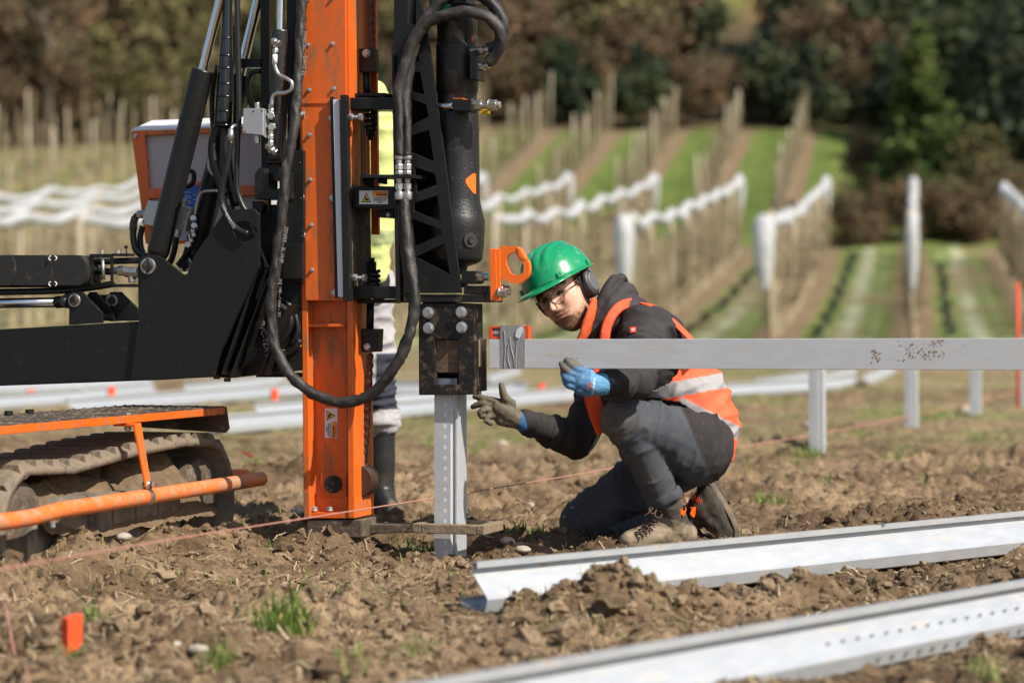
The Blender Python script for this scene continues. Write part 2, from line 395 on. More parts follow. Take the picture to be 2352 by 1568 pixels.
ys = [-60, -20, -5, 0, 2, 3.4]
y = 4.0
while y < 400:
    ys.append(y); y *= 1 + (0.0021 if y < 11.5 else 0.0048 if y < 45 else 0.012 if y < 130 else 0.05)
ys.append(420.0)
ys = np.array(ys)
t = np.linspace(-1, 1, 600); s = 0.36 * t
outer = np.array([0.45, 0.6, 0.9, 1.5, 3.0, 6.0])
s = np.concatenate([-outer[::-1], s, outer])
YY, SS = np.meshgrid(ys, s, indexing='ij')
XX = SS * np.maximum(YY, 4.0) * np.where(YY > 200, 1.6, 1)
ZZ = gz(XX, YY)
# colour of the ground: bare soil near, dry grass patches, mown orchard strips, leaf litter, a vineyard on the far hill
def mixc(a, b, k): return a + (b - a) * k[..., None]
def C3(*c): return np.array(c)
n1 = fbm(XX * 2.2, YY * 2.2, 4, 100); n2 = fbm(XX * 0.35, YY * 0.35, 3, 110); n3 = fbm(XX * 9, YY * 9, 3, 120)
colg = mixc(C3(0.102, 0.066, 0.037) + np.zeros(XX.shape + (3,)), C3(0.305, 0.212, 0.128), np.clip((n1 * 0.55 + n3 * 0.45 - 0.32) * 2.6, 0, 1))
damp = np.clip((fbm(XX * 1.1 + 30, YY * 1.1, 3, 130) - 0.52) * 5, 0, 1) * np.clip((12 - YY) / 3, 0, 1)
colg = mixc(colg, C3(0.085, 0.054, 0.032), damp * 0.6)
dry = np.clip((n2 - 0.42) * 4, 0, 1) * np.clip((YY - 11) / 10, 0, 1)
colg = mixc(colg, C3(0.30, 0.245, 0.135), dry * 0.7)
grn = np.clip((fbm(XX * 0.6 + 7, YY * 0.6, 3, 140) - 0.5) * 5, 0, 1) * np.clip((YY - 11) / 8, 0, 1)
colg = mixc(colg, C3(0.15, 0.19, 0.055), grn * 0.6)
LT = lat(XX, YY); RS = 3.22
ph = np.abs(((LT + 0.05) / RS + 0.5) % 1 - 0.5) * RS            # metres from the nearest row
grass = mixc(C3(0.115, 0.155, 0.035) + np.zeros(XX.shape + (3,)), C3(0.17, 0.22, 0.05), np.clip((n1 - 0.4) * 4, 0, 1))
pale = np.exp(-((ph - 1.61) / 0.27) ** 2) * (0.5 + 0.9 * n1) + 0.5 * np.exp(-((ph - 0.95) / 0.12) ** 2) * n1
grass = mixc(grass, C3(0.44, 0.44, 0.29), np.clip(pale, 0, 1))
grass = mixc(grass, C3(0.22, 0.17, 0.09), np.clip((fbm(XX * 0.8, YY * 0.25, 3, 150) - 0.48) * 5, 0, 1) * 0.75)
strip = np.clip((0.70 - ph + 0.5 * (n1 - 0.5)) / 0.25, 0, 1)
orch = mixc(grass, C3(0.205, 0.148, 0.090) * (0.7 + 0.6 * n1)[..., None], strip)
orch = mixc(orch, C3(0.27, 0.235, 0.11), np.clip((-6 - LT) / 8, 0, 1) * 0.65)
colg = mixc(colg, orch, np.clip((YY - 46) / 3, 0, 1))
g2 = mixc(C3(0.10, 0.145, 0.032) + np.zeros(XX.shape + (3,)), C3(0.15, 0.185, 0.045), np.clip((n1 - 0.4) * 4, 0, 1))
ph2 = np.abs(((LT + 5.38) / RS + 0.5) % 1 - 0.5) * RS
st2 = np.clip((0.7 - ph2) / 0.2, 0, 1) * (LT < -3.9)
g2 = mixc(g2, C3(0.21, 0.15, 0.09), st2)
g2 = mixc(g2, C3(0.26, 0.23, 0.11), np.clip((-19 - LT) / 8, 0, 1) * 0.6)
colg = mixc(colg, g2, np.clip((YY - 92) / 1.5, 0, 1))
colg = mixc(colg, C3(0.09, 0.065, 0.035) * (0.6 + 0.8 * n2)[..., None], np.clip((YY - 122) / 3, 0, 1))
vin = np.clip(np.sin(LT * 1.1 + 0.4 * n2) * 2, -1, 1) * 0.5 + 0.5
colg = mixc(colg, mixc(C3(0.20, 0.23, 0.05) + np.zeros(XX.shape + (3,)), C3(0.42, 0.27, 0.09), vin), np.clip((YY - 165) / 6, 0, 1))
nr, nc = XX.shape
idx = np.arange(nr * nc).reshape(nr, nc)
Fq = np.stack([idx[:-1, :-1], idx[:-1, 1:], idx[1:, 1:], idx[1:, :-1]], -1).reshape(-1, 4)
M['ground'] = mat('soil_and_turf', (1, 1, 1), 0.95, attr='Col', scale=45, amt=0.8, bump=0.006, bscale=170, spec=0.15, rvar=0)
ground = npmesh('ground', np.stack([XX, YY, ZZ], -1).reshape(-1, 3), Fq, 'ground', smooth=True, col=colg.reshape(-1, 3))
ground['kind'] = 'structure'
def smz(x, y): return float(gz(x, y, False))

# ------------------------------------------------------------------ orchard
M['pole'] = mat('weathered_pole', (0.50, 0.43, 0.32), 0.9, c2=(0.38, 0.32, 0.235), scale=4)
M['bare'] = mat('bare_fruit_wood', (0.52, 0.44, 0.29), 0.9, c2=(0.38, 0.31, 0.19), scale=3, spec=0.2)
M['twig'] = mat('grey_brown_twig', (0.30, 0.235, 0.15), 0.9, c2=(0.20, 0.155, 0.10), scale=3, spec=0.2)
M['net'] = mat('white_hail_net', (0.70, 0.71, 0.72), 0.85, c2=(0.56, 0.58, 0.60), scale=5, amt=0.8, bump=0.02, bscale=14, spec=0.2, trans=0.35)
def orchard_tree_mesh(sd, spread):
    rd = random.Random(sd); b = MB()
    H = rd.uniform(2.15, 2.5)
    pts = [Vector((rd.uniform(-0.04, 0.04) * k, rd.uniform(-0.04, 0.04) * k, H * k / 4)) for k in range(5)]
    b.tube(pts, [0.04, 0.034, 0.028, 0.02, 0.01], n=5, step=0.3)
    for q in range(2):
        qx, qy = rd.uniform(-0.05, 0.05), (q - 0.5) * 0.3 + rd.uniform(-0.1, 0.1); b.tube([(qx, qy, 0), (qx + rd.uniform(-.05, .05), qy + rd.uniform(-.05, .05), rd.uniform(2.1, 2.85))], rd.uniform(0.012, 0.030), n=5, step=1.4)
    b.mi = 1
    for i in range(230):
        z = rd.uniform(0.35, H); an = rd.uniform(0, 6.283)
        ln = rd.uniform(0.12, 0.5) * (1.15 - 0.45 * z / H)
        d = Vector((math.cos(an) * spread, math.sin(an), rd.uniform(-0.1, 0.75))).normalized()
        p = Vector((0, 0, z)); q = p + d * ln; w = rd.uniform(0.006, 0.014)
        for ax in (d.orthogonal().normalized(), d.cross(d.orthogonal()).normalized()):
            b.add([p + ax * w, p - ax * w, q - ax * w * 0.5, q + ax * w * 0.5], [(0, 1, 2, 3)])
    me = bpy.data.meshes.new('orchard_tree'); me.from_pydata(b.v, [], b.f); me.materials.append(M['bare']); me.materials.append(M['twig']); me.polygons.foreach_set('material_index', b.m); me.update()
    return me
OT = [orchard_tree_mesh(40 + i, 0.35) for i in range(5)]
def pole_mesh(h, r):
    b = MB(); b.lathe((0, 0, -0.3), (0, 0, 1), [(0, r), (h + 0.28, r * 0.86), (h + 0.3, r * 0.6)], n=9)
    me = bpy.data.meshes.new('orchard_pole'); me.from_pydata(b.v, [], b.f); me.materials.append(M['pole'])
    me.polygons.foreach_set('use_smooth', [True] * len(b.f)); me.update(); return me
PM = pole_mesh(3.0, 0.07); PM2 = pole_mesh(2.85, 0.062)
ROWNAMES = {1: 'rightmost netted row', 0: 'netted row nearest the conifer', -1: 'netted row right of the worker',
            -2: 'netted row behind the worker', -3: 'netted row behind the hook', -4: 'netted row behind the hammer',
            -5: 'netted row behind the mast', -6: 'netted row behind the control box', -7: 'netted row behind the boom',
            -8: 'second netted row from the left', -9: 'leftmost netted row'}
for k in range(1, -10, -1):
    s0 = -0.05 + RS * k
    ta, tb = 55.5 - 0.35 * max(0, -k - 3) , 91.0
    if k == 1: ta = 58
    nm = ROWNAMES[k]; rd = random.Random(900 + k)
    tt = ta + 0.5; i = 0
    while tt < tb:
        x, yv = rowpt(s0 + rd.uniform(-0.06, 0.06), tt)
        if -0.30 < x / yv < 0.30:
            o = bpy.data.objects.new('orchard_tree', OT[rd.randrange(5)]); COL.objects.link(o)
            o.location = (x, yv, smz(x, yv)); o.rotation_euler = (0, 0, -RD + rd.choice((0, math.pi)) + rd.uniform(-0.2, 0.2))
            kz = rd.uniform(0.92, 1.1); o.scale = (1, 1.1, kz)
            tag(o, 'bare trained fruit tree in the ' + nm, 'tree', 'fruit trees in the ' + nm)
        tt += rd.uniform(1.0, 1.45)
    poles = []; tt = ta
    while tt <= tb + 0.1:
        x, yv = rowpt(s0, tt); z = smz(x, yv)
        poles.append((tt, Vector((x, yv, z))))
        if -0.30 < x / yv < 0.30:
            o = bpy.data.objects.new('orchard_pole', PM); COL.objects.link(o)
            o.location = (x, yv, z); o.rotation_euler = (rd.uniform(-0.03, 0.03), rd.uniform(-0.03, 0.03), 0)
            tag(o, 'weathered orchard pole carrying the net of the ' + nm, 'pole', 'poles of the ' + nm)
        tt += 5.05
    # the rolled-up net on top of the row, hanging down at both ends
    b = MB(); pts = []; rs = []
    for j in range(len(poles) - 1):
        a, c = poles[j][1], poles[j + 1][1]
        for q in range(4):
            f = q / 4; p = a.lerp(c, f); sag = 0.17 * math.sin(math.pi * f) * rd.uniform(0.6, 1.4) + rd.uniform(-0.03, 0.03)
            pts.append(p + Vector((rd.uniform(-0.05, 0.05), 0, 2.86 - sag))); rs.append(rd.uniform(0.10, 0.15))
    pts.append(poles[-1][1] + Vector((0, 0, 2.88))); rs.append(0.15)
    b.tube(pts, rs, n=10, step=0.22, wr=0.10, seed=k + 50)
    a = poles[0][1]; d = Vector((rdx, rdy, 0))
    hang = [(2.92, 0.07), (2.8, 0.20), (2.5, 0.27), (2.1, 0.25), (1.7, 0.2), (1.35, 0.12), (1.15, 0.05)]
    if k not in (-3, -4, -5, -6, -8, -9):
        b.tube([a - d * 0.12 + Vector((-0.12 if k != 0 else 0.0, 0, z)) for z, r in hang], [r * (0.62 if k == 0 else 1) for z, r in hang], n=12, step=0.12, wr=0.13, seed=k + 90)
    e = poles[-1][1]
    b.tube([e + d * 0.1 + Vector((0.08, 0, z)) for z in (2.9, 2.5, 1.9, 1.5)], [0.13, 0.15, 0.1, 0.04], n=10, step=0.15, wr=0.12, seed=k + 120)
    o = b.build('rolled_net', 'net', smooth=True)
    tag(o, 'white hail net rolled up along the top of the ' + nm, 'net', 'rolled hail nets')
far_row = ['eleventh', 'twelfth', 'thirteenth', 'fourteenth', 'fifteenth', 'sixteenth', 'seventeenth']
far_row = ['first', 'second', 'third', 'fourth', 'fifth', 'sixth', 'seventh', 'eighth', 'ninth', 'tenth'] + far_row
for k in range(17):
    s0 = -5.38 - RS * k; rd = random.Random(300 + k); V = []; Fs = []; Ms = []; n = 0
    tt = 97.0
    while tt < 121.5:
        x, yv = rowpt(s0 + rd.uniform(-0.05, 0.05), tt)
        me = OT[rd.randrange(5)]
        co = np.empty(len(me.vertices) * 3); me.vertices.foreach_get('co', co); co = co.reshape(-1, 3) * np.array([1, 1, rd.uniform(0.95, 1.1)])
        V.append(co + np.array([x, yv, smz(x, yv)])); Fs += [tuple(i + n for i in p.vertices) for p in me.polygons]; Ms += [p.material_index for p in me.polygons]; n += len(co)
        tt += rd.uniform(1.7, 2.4)
    b = MB(); b.v = np.concatenate(V).tolist(); b.f = Fs; b.m = Ms; b.smooth = [False] * len(Fs)
    o = b.build('far_orchard_trees', ['bare', 'twig'])
    tag(o, 'bare fruit trees of the upper orchard, %s row left of the conifer' % far_row[k], 'orchard row', 'tree rows of the upper orchard', 'stuff')
    tt = 96.8
    while tt < 122:
        x, yv = rowpt(s0, tt)
        if -0.26 < x / yv < 0.26:
            o = bpy.data.objects.new('orchard_pole', PM2); COL.objects.link(o); o.location = (x, yv, smz(x, yv)); o.scale = (rd.uniform(0.7, 1.2),) * 2 + (rd.uniform(0.8, 1.12),)
            o.rotation_euler = (rd.uniform(-0.03, 0.03), rd.uniform(-0.03, 0.03), 0)
            tag(o, 'weathered pole on the slope in the %s upper orchard row left of the conifer' % far_row[k], 'pole', 'poles of the upper orchard')
        tt += rd.uniform(3.6, 6.2)

# ------------------------------------------------------------------ woods, conifer, hedge
M['bark'] = mat('dark_bark', (0.07, 0.052, 0.038), 0.95, c2=(0.13, 0.10, 0.07), scale=3, spec=0.2)
M['leaf'] = mat('leaf_and_twig', (1, 1, 1), 0.85, attr='Col', scale=2, amt=0.5, spec=0.2, rvar=0, trans=0.25)
def crown_mesh(sd, tint, rx, rz, n_cl=44, per=60, size=0.19, cone=False, gap=0.33):
    r = np.random.default_rng(sd); V = []; C = []
    for i in range(n_cl):
        if cone:
            h = r.random() ** 1.35; an = r.random() * 6.283; rad = rx * (1.0 - h) ** 0.75 * r.uniform(0.55, 1.0)
            c = np.array([math.cos(an) * rad, math.sin(an) * rad, h * rz * 2 - rz]); sg = np.array([0.34, 0.34, 0.22]) * rx * (0.25 + 0.75 * (1 - h))
        else:
            d = r.normal(size=3); d /= np.linalg.norm(d); q = r.uniform(0.35, 1.0)
            c = d * q * np.array([rx, rx, rz]); sg = np.array([rx, rx, rz]) * gap * r.uniform(0.5, 1.0)
        p = c + r.normal(size=(per, 3)) * sg * 0.55
        tint_c = np.array(tint[r.integers(len(tint))]) * r.uniform(0.7, 1.3)
        a = r.normal(size=(per, 3)); a /= np.linalg.norm(a, axis=1, keepdims=True)
        bq = np.cross(a, r.normal(size=(per, 3))); bq /= np.linalg.norm(bq, axis=1, keepdims=True)
        sz = size * r.uniform(0.5, 1.3, (per, 1))
        V.append(np.stack([p + a * sz, p + bq * sz * 0.6, p - a * sz, p - bq * sz * 0.6], 1).reshape(-1, 3))
        C.append(np.repeat(tint_c[None] * r.uniform(0.75, 1.25, (per, 1)), 4, 0))
    V = np.concatenate(V); C = np.concatenate(C)
    o = npmesh('crown', V, np.arange(len(V)).reshape(-1, 4), 'leaf', col=C)
    me = o.data; bpy.data.objects.remove(o); return me
def trunk_mesh(sd, h, r0, lean=0.1):
    rd = random.Random(sd); b = MB()
    pts = [Vector((rd.uniform(-1, 1) * lean * k, rd.uniform(-1, 1) * lean * k, h * k / 4 - 0.2)) for k in range(5)]
    b.tube(pts, [r0, r0 * 0.8, r0 * 0.62, r0 * 0.4, r0 * 0.15], n=8, step=h / 10)
    for i in range(11):
        p = pts[1].lerp(pts[4], rd.uniform(0.1, 0.8)); an = rd.uniform(0, 6.283); ln = h * rd.uniform(0.2, 0.42)
        q = p + Vector((math.cos(an) * ln * 0.7, math.sin(an) * ln * 0.7, ln * 0.75))
        b.tube([p, p.lerp(q, 0.5) + Vector((0, 0, -0.1 * ln)), q], [r0 * 0.38, r0 * 0.25, r0 * 0.08], n=6, step=ln / 4)
    me = bpy.data.meshes.new('trunk'); me.from_pydata(b.v, [], b.f); me.materials.append(M['bark'])
    me.polygons.foreach_set('use_smooth', [True] * len(b.f)); me.update(); return me
BROWN = [(0.1924, 0.1295, 0.0777), (0.148, 0.1036, 0.0592), (0.2294, 0.148, 0.0851), (0.148, 0.1221, 0.0666)]
OLIVE = [(0.1944, 0.1692, 0.072), (0.144, 0.1404, 0.054), (0.216, 0.18, 0.09), (0.1584, 0.1224, 0.0648)]
DARK = [(0.0378, 0.0567, 0.0351), (0.0607, 0.0864, 0.0459), (0.1013, 0.1188, 0.0567)]
CONI = [(0.1037, 0.1437, 0.0368), (0.0707, 0.1092, 0.0299), (0.1414, 0.1782, 0.0517), (0.0519, 0.0805, 0.0276)]
KIND = {'brown': [crown_mesh(60 + i, BROWN, 2.3, 2.6) for i in range(2)], 'olive': [crown_mesh(70 + i, OLIVE, 2.3, 2.7) for i in range(2)],
        'dark': [crown_mesh(80 + i, DARK, 2.4, 3.0, 30, 80, 0.3) for i in range(2)]}
TRUNK = [trunk_mesh(20 + i, 5.0, 0.16) for i in range(3)]
WORD = {'brown': 'bare brown', 'olive': 'olive budding', 'dark': 'dark evergreen'}
def wood_tree(u, y, sc, kind, rd, where):
    x = (u - 1176) / F * y; z = smz(x, y)
    e = empty('woodland_tree', (x, y, z - 0.2), rd.uniform(0, 6.28)); e.scale = (sc * rd.uniform(0.9, 1.15),) * 2 + (sc,)
    t = link('trunk', TRUNK[rd.randrange(3)], e); c = link('crown', KIND[kind][rd.randrange(2)], e)
    c.location = (0, 0, 3.4); c.rotation_euler = (0, 0, rd.uniform(0, 6.28))
    tag(e, '%s woodland tree %s' % (WORD[kind], where), 'tree', '%s woodland trees %s' % (WORD[kind], where))
rd = random.Random(77)
def kind_at(u, row):
    r = rd.random()
    if u < 260: return 'brown' if r < 0.6 else 'olive' if r < 0.85 else 'dark'
    if u < 700: return 'olive' if r < 0.62 else 'dark' if r < 0.8 else 'brown'
    if u < 1500: return 'brown' if r < (0.7 if row < 1 else 0.35) else 'olive' if r < 0.72 else 'dark'
    if u < 1850: return 'brown' if r < 0.75 else 'dark'
    if u < 2130: return 'brown' if r < 0.6 else 'olive' if r < 0.85 else 'dark'
    return 'dark' if r < 0.75 else 'olive'
def where_at(u):
    return ('on the far left slope' if u < 330 else 'left of the mast' if u < 700 else 'behind the mast and hammer' if u < 1130 else
            'on the slope above the worker' if u < 1600 else 'below the hillside vineyard' if u < 1850 else 'around the tall conifer')
for row, (yy, du, sc) in enumerate(((125.5, 95, 0.78), (131, 100, 1.15), (139, 105, 1.5), (149, 120, 1.7))):
    u = -150 + row * 30
    while u < 2520:
        gapz = 1560 < u < 1830
        if not (gapz and row > 0):
            k = kind_at(u, row); q = sc * rd.uniform(0.8, 1.2) * (0.86 if gapz else 1)
            wood_tree(u + rd.uniform(-25, 25), yy + rd.uniform(-2, 2), q, k, rd, where_at(u))
        u += du * rd.uniform(0.75, 1.2)
for (u, yy, sc) in ((2290, 112, 1.25), (2370, 108, 1.3), (2230, 118, 1.35), (2330, 120, 1.5), (2400, 100, 1.2)):
    wood_tree(u, yy, sc, 'dark', rd, 'around the tall conifer')
wood_tree(2255, 99, 0.62, 'olive', rd, 'right of the tall conifer')
wood_tree(2330, 101, 0.66, 'olive', rd, 'right of the tall conifer')
wood_tree(2005, 101, 0.62, 'brown', rd, 'left of the tall conifer')
# the conifer
x, yv = (2112 - 1176) / F * 99, 99.0; zc = smz(x, yv)
e = empty('conifer_tree', (x, yv, zc - 0.1)); Hc = CAM_H + (714 - 55) / F * 99 - zc
tr = MB(); tr.tube([(0, 0, 0), (0.05, 0, Hc * 0.5), (0, 0, Hc * 0.97)], [0.17, 0.1, 0.02], n=8, step=0.6); tr.build('trunk', 'bark', e)
c = link('crown', crown_mesh(5, CONI, 2.0, Hc / 2, 210, 70, 0.2, cone=True), e); c.location = (0, 0, Hc / 2)
tag(e, 'tall olive green conifer on the slope at the right', 'conifer')
# a trunk that stands out on the left
x, yv = (112 - 1176) / F * 123.5, 123.5
e = empty('woodland_tree', (x, yv, smz(x, yv))); link('trunk', trunk_mesh(3, 11.0, 0.33, 0.25), e)
c = link('crown', crown_mesh(31, BROWN, 2.2, 1.8, 20, 30), e); c.location = (0.5, 0.5, 9.5)
tag(e, 'thick dark bare trunk rising through the brush at the far left', 'tree')
# hedge bushes at the head of the mown strips
for i, (u, v, yy, w, h, kd) in enumerate(((1965, 610, 93, 1.2, 1.5, 'brown'), (2040, 608, 94, 1.3, 1.75, 'brown'), (2160, 606, 94.5, 1.2, 1.55, 'brown'), (2225, 604, 94, 1.3, 1.4, 'brown'), (2300, 600, 95, 1.3, 1.8, 'brown'))):
    x = (u - 1176) / F * yy; z = smz(x, yy)
    e = empty('hedge_bush', (x, yy, z), i * 1.3)
    cr = link('crown', KIND[kd][i % 2], e); cr.location = (0, 0, h * 0.72); cr.scale = (w / 2.3, w / 2.3, h / 2.9)
    st = link('trunk', TRUNK[i % 3], e); st.scale = (0.35, 0.35, h / 6)
    tag(e, 'brown hedge bush at the head of the mown strips, %s from the left' % ['first', 'second', 'third', 'fourth', 'fifth'][i], 'bush', 'hedge bushes')
# ------------------------------------------------------------------ the tracked pile driver
rig = empty('pile_driver', (X0, YP, 0), -YAW)
tag(rig, 'tracked pile driver with orange mast, black hydraulic hammer and black boom', 'pile driver')
def px(n, u, c): return n * S(u, 714, c).x  # unused scale helper
PXM = YP / F                                   # one frame pixel in metres at the mast
def part(b, name, m, parent=rig, bevel=0.0, smooth=None): return b.build(name, m, parent, bevel, smooth)

# mast: an H beam whose open side faces the camera
mast_c = -0.10
b = MB()
def col_px(u0t, u1t, u0b, u1b, vt, vb): return [(u0t, vt), (u1t, vt), (u1b, vb), (u0b, vb)]
VT = -420                                       # the mast goes on above the frame
b.plate(col_px(682, 692, 697, 712, VT, 1190), mast_c, 0.17)
mast = part(b, 'mast', 'orange', bevel=0.003)
b = MB(); b.plate(col_px(692.5, 788.5, 712.5, 798.5, VT, 1176), -0.052, 0.012); part(b, 'mast_web', 'orange', mast)
b = MB(); b.plate(col_px(789, 797, 799, 815, VT, 1190), mast_c, 0.17); part(b, 'mast_flange', 'orange', mast, 0.003)
b = MB(); b.plate([(712.6, 1176.5), (798.6, 1176.5), (798.6, 1190), (712.6, 1190)], -0.094, 0.15); part(b, 'foot_plate', 'orange', mast, 0.002)
b = MB(); b.plate([(703.5, 744), (791.5, 744), (791.6, 751), (703.6, 751)], -0.095, 0.042); part(b, 'stiffener', 'orange', mast, 0.002)
# cover plate with bolts over the upper channel
b = MB(); b.plate([(686.5, VT), (790, VT), (797.5, 690), (701, 690), (701, 600), (692, 240)], -0.112, 0.011); cov = part(b, 'cover_plate', 'orange', mast, 0.0015)
b = MB(); b.plate([(691, 233), (795, 233), (795, 238), (691, 238)], -0.116, 0.003); part(b, 'cover_seam', 'orange', cov)
bolts = MB(); bolts.hexbolt((0, 0, 0), (0, -1, 0), 0.0062, 0.006)
bm = bolts.build('bolt', 'bolt', mast); bolt_me = bm.data; bpy.data.objects.remove(bm)
def put(me, name, p, parent=rig, sc=1.0, rot=None):
    o = link(name, me, parent); o.location = p; o.scale = (sc,) * 3
    if rot: o.rotation_euler = rot
    return o
for (u, v) in ((707, 104), (764, 101), (710, 207), (767, 204), (711, 310), (713, 413), (715, 517), (717, 620), (708, 0), (763, -2)):
    put(bolt_me, 'bolt', S(u, v, -0.1122), cov)
def hexmesh(name, r, h, m='bolt', shank=0.0):
    q = MB(); q.hexbolt((0, 0, 0), (0, -1, 0), r, h, shank); o = q.build(name, m, None); me = o.data; bpy.data.objects.remove(o); return me
HB = hexmesh('hex_bolt', 0.0125, 0.011)
# heads on the left and right edges of the mast
for (u, v) in ((699, 263), (697, 372), (699, 454), (701, 541), (692, 590), (692, 617), (763, 272), (765, 455), (770, 672)):
    put(HB, 'hex_bolt', S(u, v, -0.118), mast, 0.8, (0, 0, R(-70 if u < 720 else 0)))
# pulley, block and nuts at the foot
b = MB(); b.plate([(736, 1086), (796, 1086), (796, 1140), (736, 1140)], -0.060, 0.008); part(b, 'bearing_block', 'orange', mast, 0.002)
p = S(767, 1111, -0.062); b = MB(); b.cyl(p, p - Vector((0, 0.014, 0)), 0.029, n=30); b.cyl(p - Vector((0, 0.014, 0)), p - Vector((0, 0.017, 0)), 0.008, n=10); part(b, 'bearing_cap', 'black_worn', mast, 0.001)
for u in (722, 757):
    put(HB, 'foot_nut', S(u, 1172, -0.078) , mast, 0.9, (R(-90), 0, 0))
# far guide plates of the mast
b = MB(); b.plate(col_px(843, 858, 852, 870, VT, 539), 0.075, 0.014); part(b, 'guide_rail', 'orange', mast, 0.002)
b = MB(); b.plate(col_px(819, 832, 829, 842, 690, 1186), 0.055, 0.014); part(b, 'guide_rail', 'orange', mast, 0.002)
b = MB(); b.plate(col_px(690, 822, 700, 830, VT, 1186), 0.072, 0.008); part(b, 'back_plate', 'orange', mast)
# chain
link_b = MB()
for s_ in (-1, 1):
    link_b.prism([[(0.0105 * math.cos(a) , 0.0145 + 0.0105 * math.sin(a)) for a in np.linspace(0, math.pi, 7)] + [(-0.0065, 0), (0.0065, 0)][::1] ], 0.006 * s_, 0.006 * s_ + 0.003, lambda p, d: (p[0], d, p[1]))
    link_b.prism([[(0.0105 * math.cos(a), -0.0145 - 0.0105 * math.sin(a)) for a in np.linspace(0, math.pi, 7)] + [(-0.0065, -0.0005), (0.0065, -0.0005)]], 0.006 * s_, 0.006 * s_ + 0.003, lambda p, d: (p[0], d, p[1]))
for z in (-0.0145, 0.0145): link_b.cyl((0, -0.010, z), (0, 0.013, z), 0.006, n=10)
o = link_b.build('chain_link', 'chain', None); link_me = o.data; bpy.data.objects.remove(o)
def chain(name, pts, c):
    ps = [S(u, v, c) for u, v in pts]; e = None; d = 0.058; k = 0; p = ps[0].copy(); i = 0
    first = True
    while i < len(ps) - 1:
        seg = ps[i + 1] - p
        if seg.length < d * 0.5: i += 1; continue
        dr = seg.normalized(); q = p + dr * (d * 0.5)
        o = link('chain_link', link_me, chain_root); o.location = q; o.rotation_euler = (0, math.atan2(dr.x, dr.z), 0); o.scale = (1, 1, 1)
        p = p + dr * 0.029; k += 1; o.scale = (1, 0.72 if k % 2 else 1, 1)
chain_root = MB().cyl(S(852, -300, 0.0), S(852, -290, 0.0), 0.01).build('drive_chain', 'chain', rig)
chain('chain', [(850, -120), (853, 112)], 0.0)
b = MB(); b.plate([(824, 112), (858, 110), (860, 166), (826, 166)], -0.02, 0.045); part(b, 'chain_block', 'black', bevel=0.003)
put(HB, 'hex_bolt', S(842, 123, -0.021), rig, 0.95)
b = MB(); b.cyl(S(841, 166, 0), S(843, 224, 0), 0.0118, n=16); part(b, 'tension_rod', 'black')
b = MB(); b.plate([(829, 755), (869, 755), (866, 808), (831, 808)], -0.03, 0.05); part(b, 'chain_block', 'black_worn', bevel=0.003)
put(HB, 'hex_bolt', S(844, 796, -0.031), rig, 0.8)
b = MB(); b.cyl(S(851, 690, 0), S(850, 756, 0), 0.0125, n=16); part(b, 'tension_rod', 'black')
chain('chain', [(851, 808), (846, 900), (841, 1000), (834, 1075), (832, 1128)], -0.005)
p = S(822, 1105, -0.04); b = MB(); b.cyl(p, p + Vector((0, 0.07, 0)), 0.052, n=30); part(b, 'chain_sprocket', 'chain', bevel=0.003)
# hydraulic carriage that slides on the mast
b = MB(); b.plate([(757.5, 222), (764, 222), (775.5, 684), (769, 684)], -0.13, 0.2); car = part(b, 'carriage', 'black', bevel=0.002)
b = MB(); b.plate([(764.5, 229), (779, 229), (788, 682), (776, 682)], -0.14, 0.012); part(b, 'slide_strip', 'slider', car, 0.001)
b = MB(); b.plate([(781, 218), (796, 218), (804, 692), (790, 692)], -0.15, 0.02); b.plate([(779.5, 232), (782, 232), (790, 690), (788, 690)], -0.128, 0.19); part(b, 'carriage_plate', 'black', car, 0.002)
b = MB(); b.plate([(796.5, 224), (803, 224), (811, 690), (805, 690)], -0.10, 0.15); part(b, 'wear_strip', 'muddy', car)
b = MB(); b.plate([(803, 224), (905, 224), (906, 252), (803, 252)], -0.10, 0.10); part(b, 'cross_bar', 'black', car, 0.004)
b = MB(); b.plate([(800, 214), (885, 213), (885, 223), (800, 223)], -0.06, 0.16); part(b, 'cross_bar', 'black', car, 0.004)
b = MB(); b.plate([(806, 427), (908, 428), (909, 480), (808, 477)], -0.11, 0.11); mid = part(b, 'cross_bar', 'black', car, 0.004)
b = MB(); b.plate([(812, 657), (915, 657), (915, 686), (812, 686)], -0.10, 0.11); part(b, 'cross_bar', 'black', car, 0.004)
b = MB(); b.plate([(812, 687), (896, 687), (896, 696), (812, 696)], -0.06, 0.1); part(b, 'cross_bar', 'black', car, 0.002)
b = MB(); b.plate([(818, 252.5), (830, 252.5), (834, 656), (822, 656)], -0.01, 0.03); part(b, 'guide_rod', 'black', car)
b = MB(); b.plate([(832, 480), (847, 480), (850, 620), (836, 620)], -0.02, 0.01); part(b, 'wear_strip', 'muddy', car)
b = MB(); b.plate([(866, 481), (904, 481), (904, 502), (866, 499)], -0.05, 0.05); part(b, 'lug', 'black', car, 0.002)
put(HB, 'hex_bolt', S(892, 494, -0.051), car, 0.5)
def coil(u, v0, v1, r, c, name, nt=3):
    b = MB(); a = S(u, v0, c); z = S(u, v1, c); pts = []
    for i in range(nt * 12 + 1):
        f = i / (nt * 12); q = a.lerp(z, f); an = i / 12 * 6.283
        pts.append(q + Vector((r * math.cos(an), r * math.sin(an), 0)))
    b.tube(pts, 0.0062, n=8, step=0.012); part(b, name, 'rubber', car)
coil(852, 258, 298, 0.017, -0.01, 'spring'); coil(858, 622, 655, 0.018, -0.01, 'spring')
b = MB(); b.cyl(S(852, 296, -0.01), S(852, 312, -0.01), 0.018, n=6); b.cyl(S(852, 312, -0.01), S(852, 322, -0.01), 0.009, n=12); part(b, 'spring_nut', 'black', car)
